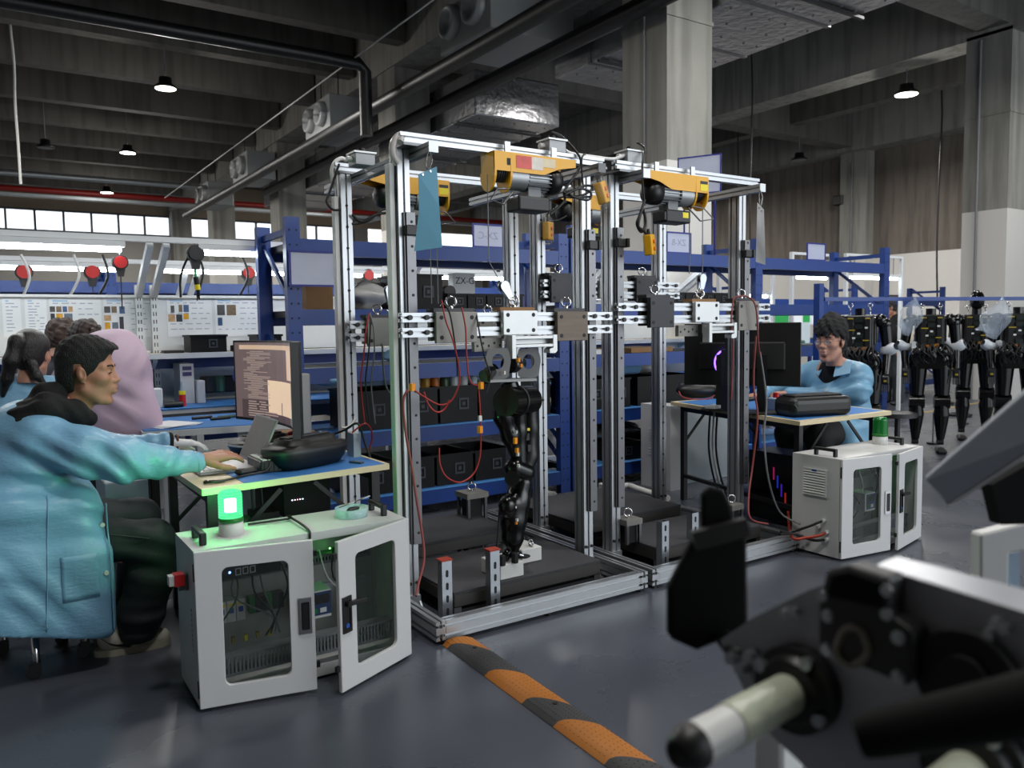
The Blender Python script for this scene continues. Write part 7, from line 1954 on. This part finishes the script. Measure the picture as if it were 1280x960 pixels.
cord([L_(595, 388, 3.06), L_(600, 420, 3.0), L_(607, 450, 3.0), L_(613, 470, 3.0), L_(608, 490, 3.0)], .004, blk, 'thin black wire hanging in front of the left bracket arm')
# ------------------------------------------------------------------ humanoid robots hung in a row on the right
amber = M('amber_connector', (.70, .40, .08), .4)
yel_s = M('yellow_sticker', (.62, .54, .08), .5)
def robot(name_label, loc, rz, head=False, arms=True):
    t = thing('humanoid_robot', name_label, 'robot', loc, rz, 'hanging black humanoid robots')
    g = blk_gl
    # facing +X in its own space
    tor = B(); tor.box(-.07, .06, -.115, .115, 1.02, 1.34); tor.box(.06, .085, -.10, -.04, 1.05, 1.32).box(.06, .085, .04, .10, 1.05, 1.32)
    tor.box(-.12, -.07, -.10, .10, 1.05, 1.33).box(-.06, .05, -.135, -.115, 1.08, 1.30).box(-.06, .05, .115, .135, 1.08, 1.30); tor.ob('torso', blk, t, bevel=.012)
    for z in (1.08, 1.16, 1.24, 1.30):
        B().box(.0855, .09, -.03, .03, z-.02, z+.02).ob('circuit_board', M('board_green_black', (.05, .10, .09), .4), t)
    for (y, z, w_) in ((-.07, 1.31, .05), (.07, 1.31, .04), (-.06, 1.21, .06), (.06, 1.12, .05), (.03, 1.05, .04)): B().box(.0905, .093, y-w_/2, y+w_/2, z-.005, z+.005).ob('sticker', yel_s, t)
    for (y, z) in ((-.03, 1.04), (.02, 1.03), (.05, 1.05)): B().box(.0905, .10, y-.014, y+.014, z-.012, z+.012).ob('connector', amber, t)
    for (y, z) in ((.0, 1.18), (-.04, 1.14), (.06, 1.23)): B().box(.0905, .096, y-.012, y+.012, z-.008, z+.008).ob('chip', wht_pl, t)
    B().cyl((0, 0, 1.34), (0, 0, 1.40), .045, n=16).ob('neck', g, t)
    if head:
        h = B().ball((.01, 0, 1.49), (.085, .072, .105), 20, 14).ob('head', g, t); B().ball((.045, 0, 1.49), (.058, .058, .075), 16, 10).ob('visor', M('visor_black', (.02, .02, .025), .06), h)
    for dy in (-.08, .08):
        hk = B().cyl((0, dy, 1.34), (0, dy, 1.37), .006, n=6); hk.torus((0, dy, 1.39), .018, .005, (0, 1, 0), 12, 5).torus((0, dy, 1.425), .018, .005, (1, 0, 0), 12, 5); hk.ob('lifting_hook', chrome, t)
    B().cyl((0, -.16, .93), (0, .16, .93), .085, n=18).cyl((0, 0, .93), (0, 0, 1.03), .11, n=18).box(-.11, .10, -.11, .11, .82, .99).ball((.05, .09, .98), .07, 12, 8).ball((.05, -.09, .97), .07, 12, 8).ob('pelvis', g, t)
    rr = random.Random(int(loc[0]*50)); cb = B()
    for k in range(16):
        y0_ = rr.uniform(-.13, .13); cb.tube([(.09, y0_, 1.06), (.13+rr.uniform(0, .03), y0_+rr.uniform(-.06, .06), 1.0), (.12, y0_+rr.uniform(-.08, .08), .93), (.08, y0_+rr.uniform(-.05, .05), .84)], .007, 5, 3)
    cb.ob('cable_bundle', blk, t)['kind'] = 'stuff'
    for sy in (-1, 1):
        B().ball((0, sy*.165, 1.29), (.06, .055, .06), 14, 9).cyl((0, sy*.11, 1.29), (0, sy*.17, 1.29), .045, n=14).ob('shoulder', g, t)
        if arms:
            s1, e1, w1 = V(.0, sy*.20, 1.26), V(-.01, sy*.225, 1.03), V(.07, sy*.22, .82)
            B().cyl(s1, e1, .052, .042, n=12).ball(s1, .056, 12, 8).ob('upper_arm', g, t)
            B().lathe([(.030, .085), (.050, .06), (.058, 0), (.048, -.045), (.020, -.055), (0, -.056)], e1, (.6, sy, .5), 16).ob('elbow_cup', M('white_elbow_shell', (.78, .80, .83), .3), t)
            B().cyl(e1, w1, .038, .028, n=12).ob('forearm', g, t)
            hb = B(); hb.cbox(w1+V(.012, 0, -.045), (.035, .06, .075)); hb.ob('hand', blk, t, bevel=.01)
            for k in range(4): B().tube([w1+V(.012, (k-1.5)*.015, -.08), w1+V(.022, (k-1.5)*.017, -.115), w1+V(.036, (k-1.5)*.017, -.145)], .0065, 6, 2).ob('finger', blk, t)
            B().box(w1.x+.03, w1.x+.034, w1.y-.012, w1.y+.012, w1.z-.06, w1.z-.045).ob('hand_label', yel_s, t)
        hp, kn, an = V(0, sy*.105, .90), V(.02, sy*.11, .50), V(-.02, sy*.11, .10)
        B().ball(hp, (.105, .085, .11), 14, 9).ob('hip', g, t)
        th = B().cyl(hp+V(0, 0, -.03), kn+V(0, 0, .06), .092, .064, n=14); th.box(-.03, .05, hp.y-.03, hp.y+.03, .58, .86); th.ob('thigh', g, t)
        B().cyl(kn-V(0, .068, 0), kn+V(0, .068, 0), .068, n=16).ob('knee', g, t)
        B().cyl(kn+V(.0, 0, -.03), V((kn.x*2+an.x)/3, kn.y, .37), .058, .072, n=14).cyl(V((kn.x*2+an.x)/3, kn.y, .37), an+V(0, 0, .03), .072, .036, n=14).ob('shin', g, t)
        B().box(kn.x+.052, kn.x+.056, kn.y-.02, kn.y+.02, .60, .63).ob('connector', amber, t)
        B().cyl(an-V(.02, .03, 0), an+V(-.02, .03, 0), .03, n=12).ob('ankle', steel_dk, t)
        B().cyl((an.x-.05, an.y, .06), (an.x-.05, an.y, .33), .007, n=6).ob('push_rod', zinc, t)
        ft = B().box(-.09, .15, an.y-.045, an.y+.045, .0, .045); ft.ob('foot', blk, t, bevel=.015)
    return t
bp = lambda px_, py_, D: at(px_, py_, D=D)
q = bp(1075, 420, 7.1); robot('headless black robot directly behind the man with glasses', (q.x, q.y, 0), 3.6)
q = bp(1163, 420, 7.75); robot('headless black robot with a plastic bag on one shoulder, beside the cream sleeved person', (q.x, q.y, 0), 3.75)
q = bp(1220, 420, 8.5); robot('black robot with a round head, between the two bagged robots', (q.x, q.y, 0), 3.7, True)
q = bp(1272, 420, 7.6); robot('headless black robot at the right picture edge with a clear bag', (q.x, q.y, 0), 3.75)
# gantry they hang from
ga, gb_ = bp(1030, 355, 7.0), bp(1310, 352, 7.95)
t = thing('hanging_gantry', 'long blue gantry beam from which the black robots hang', 'gantry', (ga.x, ga.y, 0))
B().bar((ga.x, ga.y, 1.485), (gb_.x, gb_.y, 1.485), .035, .035).ob('beam', blue_rack, t)
for f_ in (-.02, 1.02):
    p = ga.lerp(gb_, f_); B().box(p.x-.03, p.x+.03, p.y-.03, p.y+.03, 0, 1.62).ob('post', blue_rack, t)
def bagsheet(pts, label, seed):
    rr = random.Random(seed); n = 8; vs = []
    a, b_, c, d_ = pts
    for j in range(n+1):
        for i in range(n+1):
            u_, v_ = i/n, j/n
            p = a*(1-u_)*(1-v_)+b_*u_*(1-v_)+c*u_*v_+d_*(1-u_)*v_
            vs.append(p+V(.05*math.sin(7*u_+3*v_), .05*math.cos(6*v_+4*u_), rr.uniform(-.006, .006)))
    o = B().add(vs, [(j*(n+1)+i, j*(n+1)+i+1, (j+1)*(n+1)+i+1, (j+1)*(n+1)+i) for j in range(n) for i in range(n)], True).ob('plastic_bag', clearpane('bag_film', (.75, .80, .86), .22, .15))
    o.modifiers.new('film', 'SOLIDIFY').thickness = .004
    tag(o, label, 'bag')
bagsheet([bp(1147, 370, 7.3), bp(1138, 372, 7.3), bp(1117, 408, 7.2), bp(1142, 420, 7.25)], 'clear plastic bag draped over the shoulder beside the cream sleeved person', 2)
bagsheet([bp(1258, 366, 7.2), bp(1240, 380, 7.2), bp(1214, 412, 7.1), bp(1252, 424, 7.15)], 'clear plastic bag draped between the two right robots', 3)
for i, (x, y) in enumerate(((1166, 555), (1204, 530))):
    p = at(x, y, z=0); t = thing('stand_rod', ['thin steel stand rod left of the robot feet', 'thin steel stand rod between the robot legs'][i], 'stand', (p.x, p.y, 0))
    B().cyl((p.x, p.y, 0), (p.x, p.y, .32), .008, n=8).ob('rod', steel_pl, t); B().cyl((p.x, p.y, 0), (p.x, p.y, .02), .06, n=14).ob('base', blk, t); B().bar((p.x, p.y, .32), (p.x+.1, p.y, .33), .02, .012).ob('cross_bar', steel_pl, t)
p = at(1122, 517, z=.42)
t = thing('side_stool', 'dark round stool beyond the end of the right desk', 'stool', (p.x, p.y, 0))
B().cyl((p.x, p.y, .39), (p.x, p.y, .43), .17, n=20).ob('seat', dkgrey, t); B().cyl((p.x, p.y, .03), (p.x, p.y, .389), .025, n=10).ob('column', steel_dk, t); B().cyl((p.x, p.y, 0), (p.x, p.y, .03), .16, n=16).ob('foot', blk, t)
blk_pad = M('dull_black_pad', (.02, .02, .022), .85, 0, .2, 25, spec=.2)
# ------------------------------------------------------------------ out of focus machine close to the camera
t = thing('robot_chassis', 'out of focus grey metal robot chassis with black motor block in the near right corner', 'robot', at(1080, 830, D=.75), group=None)
pA, pB, pC = at(905, 800, D=.86), at(1290, 780, D=.64), at(1090, 975, D=.735)
PN = (pB-pA).cross(pC-pA).normalized()
if PN.dot(CAMP-pA) < 0: PN = -PN
def on(x, y, off=0):
    d = RT*((x-640)/FPX)+DN*((y-480)/FPX)+FW
    o = pA+PN*off
    return CAMP+d*((o-CAMP).dot(PN)/d.dot(PN))
def plate(b, pts, th, off=0):
    P = [on(x, y, off) for x, y in pts]; n = len(P)
    return b.add(P+[p-PN*th for p in P], [tuple(range(n)), tuple(range(n, 2*n))[::-1]]+[(i, n+i, n+(i+1) % n, (i+1) % n) for i in range(n)])
ch = M('chassis_grey_metal', (.62, .62, .65), .42, .1, .08, 6)
chl = M('chassis_light_flange', (.66, .67, .70), .3, .5, .06, 10)
plate(B(), [(900, 800), (942, 772), (1010, 738), (1095, 708), (1310, 774), (1310, 1010), (1060, 1010), (952, 908)], .006).ob('side_plate', ch, t)
up_ = V(0, 0, 1)
bk = V(-PN.x, -PN.y, 0).normalized()
e0, e1 = on(1085, 711), on(1310, 774)
B().add([e0, e1, e1+bk*.06, e0+bk*.06]+[p-V(0, 0, .005) for p in (e0, e1, e1+bk*.06, e0+bk*.06)], [(0, 1, 2, 3), (7, 6, 5, 4), (0, 4, 5, 1), (1, 5, 6, 2), (2, 6, 7, 3), (3, 7, 4, 0)]).ob('top_flange', chl, t)
e0, e1 = on(905, 796), on(1085, 711)
B().add([e0, e1, e1+bk*.022, e0+bk*.022]+[p-V(0, 0, .004) for p in (e0, e1, e1+bk*.022, e0+bk*.022)], [(0, 1, 2, 3), (7, 6, 5, 4), (0, 4, 5, 1), (1, 5, 6, 2), (2, 6, 7, 3), (3, 7, 4, 0)]).ob('edge_flange', chl, t)
plate(B(), [(1022, 755), (1032, 712), (1060, 706), (1112, 722), (1112, 768), (1142, 790), (1142, 850), (1132, 858), (1022, 812)], .032, .030).ob('motor_block', M('motor_black', (.03, .03, .033), .5), t, bevel=.004, seg=2)
plate(B(), [(1030, 742), (1036, 716), (1060, 711), (1106, 727), (1106, 762), (1040, 748)], .010, .040).ob('motor_cap', blk_pad, t, bevel=.003)
# pale shield shaped ring on the block
def shield(cx, cy, w_, h_):
    P = []
    for k in range(24):
        a = 2*PI*k/24; r_ = 1+.12*math.sin(3*a)
        P.append((cx+w_*math.cos(a)*r_, cy+h_*math.sin(a)*(1 if math.sin(a) < 0 else 1.15)))
    return P
b = B(); b.tube([on(x, y, .031) for x, y in shield(1066, 806, 19, 22)+shield(1066, 806, 19, 22)[:1]], .0036, 8, 1); b.ob('ring_seal', M('beige_ring', (.42, .40, .36), .5), t)
def bolt(x, y, off, r=.0062, ln=.007):
    p = on(x, y, off)
    B().cyl(p, p+PN*ln, r, n=12).cyl(p+PN*ln, p+PN*(ln+.0006), r*.55, n=6).ob('bolt', zinc, t)
    B().cyl(p-PN*.0005, p+PN*.0012, r*1.35, n=14).ob('washer', zinc, t)
for (x, y) in ((1035, 770), (1034, 812), (1123, 797), (1123, 846)): bolt(x, y, .030, .0045, .004)
for (x, y) in ((1028, 745), (1108, 738), (1108, 768)): bolt(x, y, .040, .0038, .003)
for (x, y) in ((1248, 778), (1240, 792), (1258, 784), (985, 765), (996, 764)): bolt(x, y, .0, .0045, .010)
# handles with tape
tape = M('glass_fibre_tape', (.72, .74, .66), .35, 0, .18, 40, bump=.3, bscale=60)
def handle(x, y, ln, lab, half=False):
    p = on(x, y, 0); ax = (PN+V(0, 0, -.10)+RT*-.05).normalized()
    B().cyl(p-PN*.001, p+PN*.018, .042, n=28).cyl(p+PN*.018, p+PN*.026, .034, .030, n=28).ob('hub', blk, t)
    for a in (.3, 1.9, 3.5, 5.1):
        r1 = PN.orthogonal().normalized(); r2 = PN.cross(r1); q = p+PN*.018+(r1*math.cos(a)+r2*math.sin(a))*.036
        B().cyl(q, q+PN*.008, .0062, n=12).ob('bolt', zinc, t)
    B().cyl(p+ax*.02, p+ax*ln*.70, .0195, .0200, n=22).ob('taped_grip', tape, t)
    B().cyl(p+ax*ln*.70, p+ax*ln, .0185, .0190, n=22).ob('bare_tube', wht_pl, t)
    B().lathe([(.0205, 0), (.0205, .008), (.013, .022), (.009, .024), (.008, .020), (0, .020)], p+ax*ln, ax, 22).ob('rubber_tip', blk, t)
handle(1002, 858, .165, 'nearest')
handle(1225, 955, .13, 'lower')
for (x, y) in ((918, 822), (930, 835), (940, 820), (955, 828)): bolt(x, y, .004, .006, .010)
p = on(1212, 845, 0); B().cyl(p, p+PN*.014, .040, n=26).cyl(p+PN*.014, p+PN*.020, .020, n=18).ob('black_hub', blk_matte, t)
la, lb2 = at(1330, 872, D=.56), at(1092, 918, D=.60)
B().tube([la, la.lerp(lb2, .5), lb2, lb2+(lb2-la).normalized()*.012], .024, 14, 3, r1=.013).ob('lever', blk_pad, t)
B().cyl(on(1300, 880, 0), la.lerp(lb2, .12), .014, n=12).ob('lever_stem', blk_matte, t)
B().box(pA.x+.06, pA.x+.10, pA.y-.03, pA.y+.01, 0, .86).ob('stand_post', wht_pl, t, bevel=.004)
q = on(1250, 1000, -.03); B().box(q.x-.02, q.x+.02, q.y-.0, q.y+.04, 0, q.z-.03).ob('stand_post', wht_pl, t, bevel=.004)
# black paddle in front of the rigs
DP = .88
def flat(pts, D, th):
    P = [at(x, y, D=D) for x, y in pts]; n = len(P)
    nb = FW*th
    return B().add(P+[p+nb for p in P], [tuple(range(n)), tuple(range(n, 2*n))[::-1]]+[(i, n+i, n+(i+1) % n, (i+1) % n) for i in range(n)])
t = thing('black_paddle', 'out of focus black paddle shaped part standing before the right rig', 'robot part', at(885, 800, D=DP))
flat([(866, 676), (934, 658), (936, 788), (872, 814), (836, 798), (836, 736)], DP, .018).ob('lower_blade', blk_pad, t, bevel=.004)
flat([(878, 672), (878, 617), (889, 609), (905, 612), (915, 634), (918, 664)], DP+.004, .014).ob('upper_blade', blk_pad, t, bevel=.003)
B().bar(at(866, 676, D=DP-.004), at(934, 658, D=DP-.004), .020, .014, FW).ob('collar', blk, t)
B().cyl(at(905, 798, D=DP), at(925, 822, D=.845), .010, n=10).ob('stem', dkgrey, t)
# second machine at the right edge: sloping grey panel and pale frame
t = thing('sloping_panel', 'out of focus grey sloping panel at the right picture edge', 'panel', at(1220, 580, D=1.05))
P = [at(1156, 600, D=1.12), at(1330, 448, D=.98), at(1330, 536, D=.98), at(1186, 630, D=1.12)]
nb = (P[1]-P[0]).cross(P[3]-P[0]).normalized()*.012
if nb.dot(FW) < 0: nb = -nb
B().add(P+[p+nb for p in P], [(0, 1, 2, 3), (7, 6, 5, 4), (0, 4, 5, 1), (1, 5, 6, 2), (2, 6, 7, 3), (3, 7, 4, 0)]).ob('sheet', M('panel_grey', (.64, .66, .70), .5), t, bevel=.002)
B().bar(P[3]+nb, P[2]+nb, .02, .015).ob('lower_lip', M('panel_lip', (.48, .48, .48), .5), t)
flat([(1240, 606), (1290, 578), (1290, 655), (1252, 656)], 1.16, .03).ob('rubber_pad', blk_pad, t)
t = thing('pale_frame', 'out of focus pale box frame below the sloping panel at the right edge', 'frame', at(1260, 720, D=1.25))
ft_ = [at(1226, 668, D=1.25), at(1340, 640, D=1.25)]
flat([(1226, 668), (1340, 640), (1340, 678), (1262, 692), (1260, 760), (1226, 760)], 1.25, .03).ob('outer_frame', wht, t, bevel=.003)
flat([(1264, 692), (1275, 690), (1275, 760), (1264, 760)], 1.27, .03).ob('inner_frame', M('pale_blue_box'), t)
a = at(1243, 740, D=1.26); B().box(a.x-.015, a.x+.03, a.y, a.y+.04, 0, a.z).ob('stand_post', wht, t)
a = at(1330, 640, D=1.2); b_ = at(1330, 560, D=1.0)
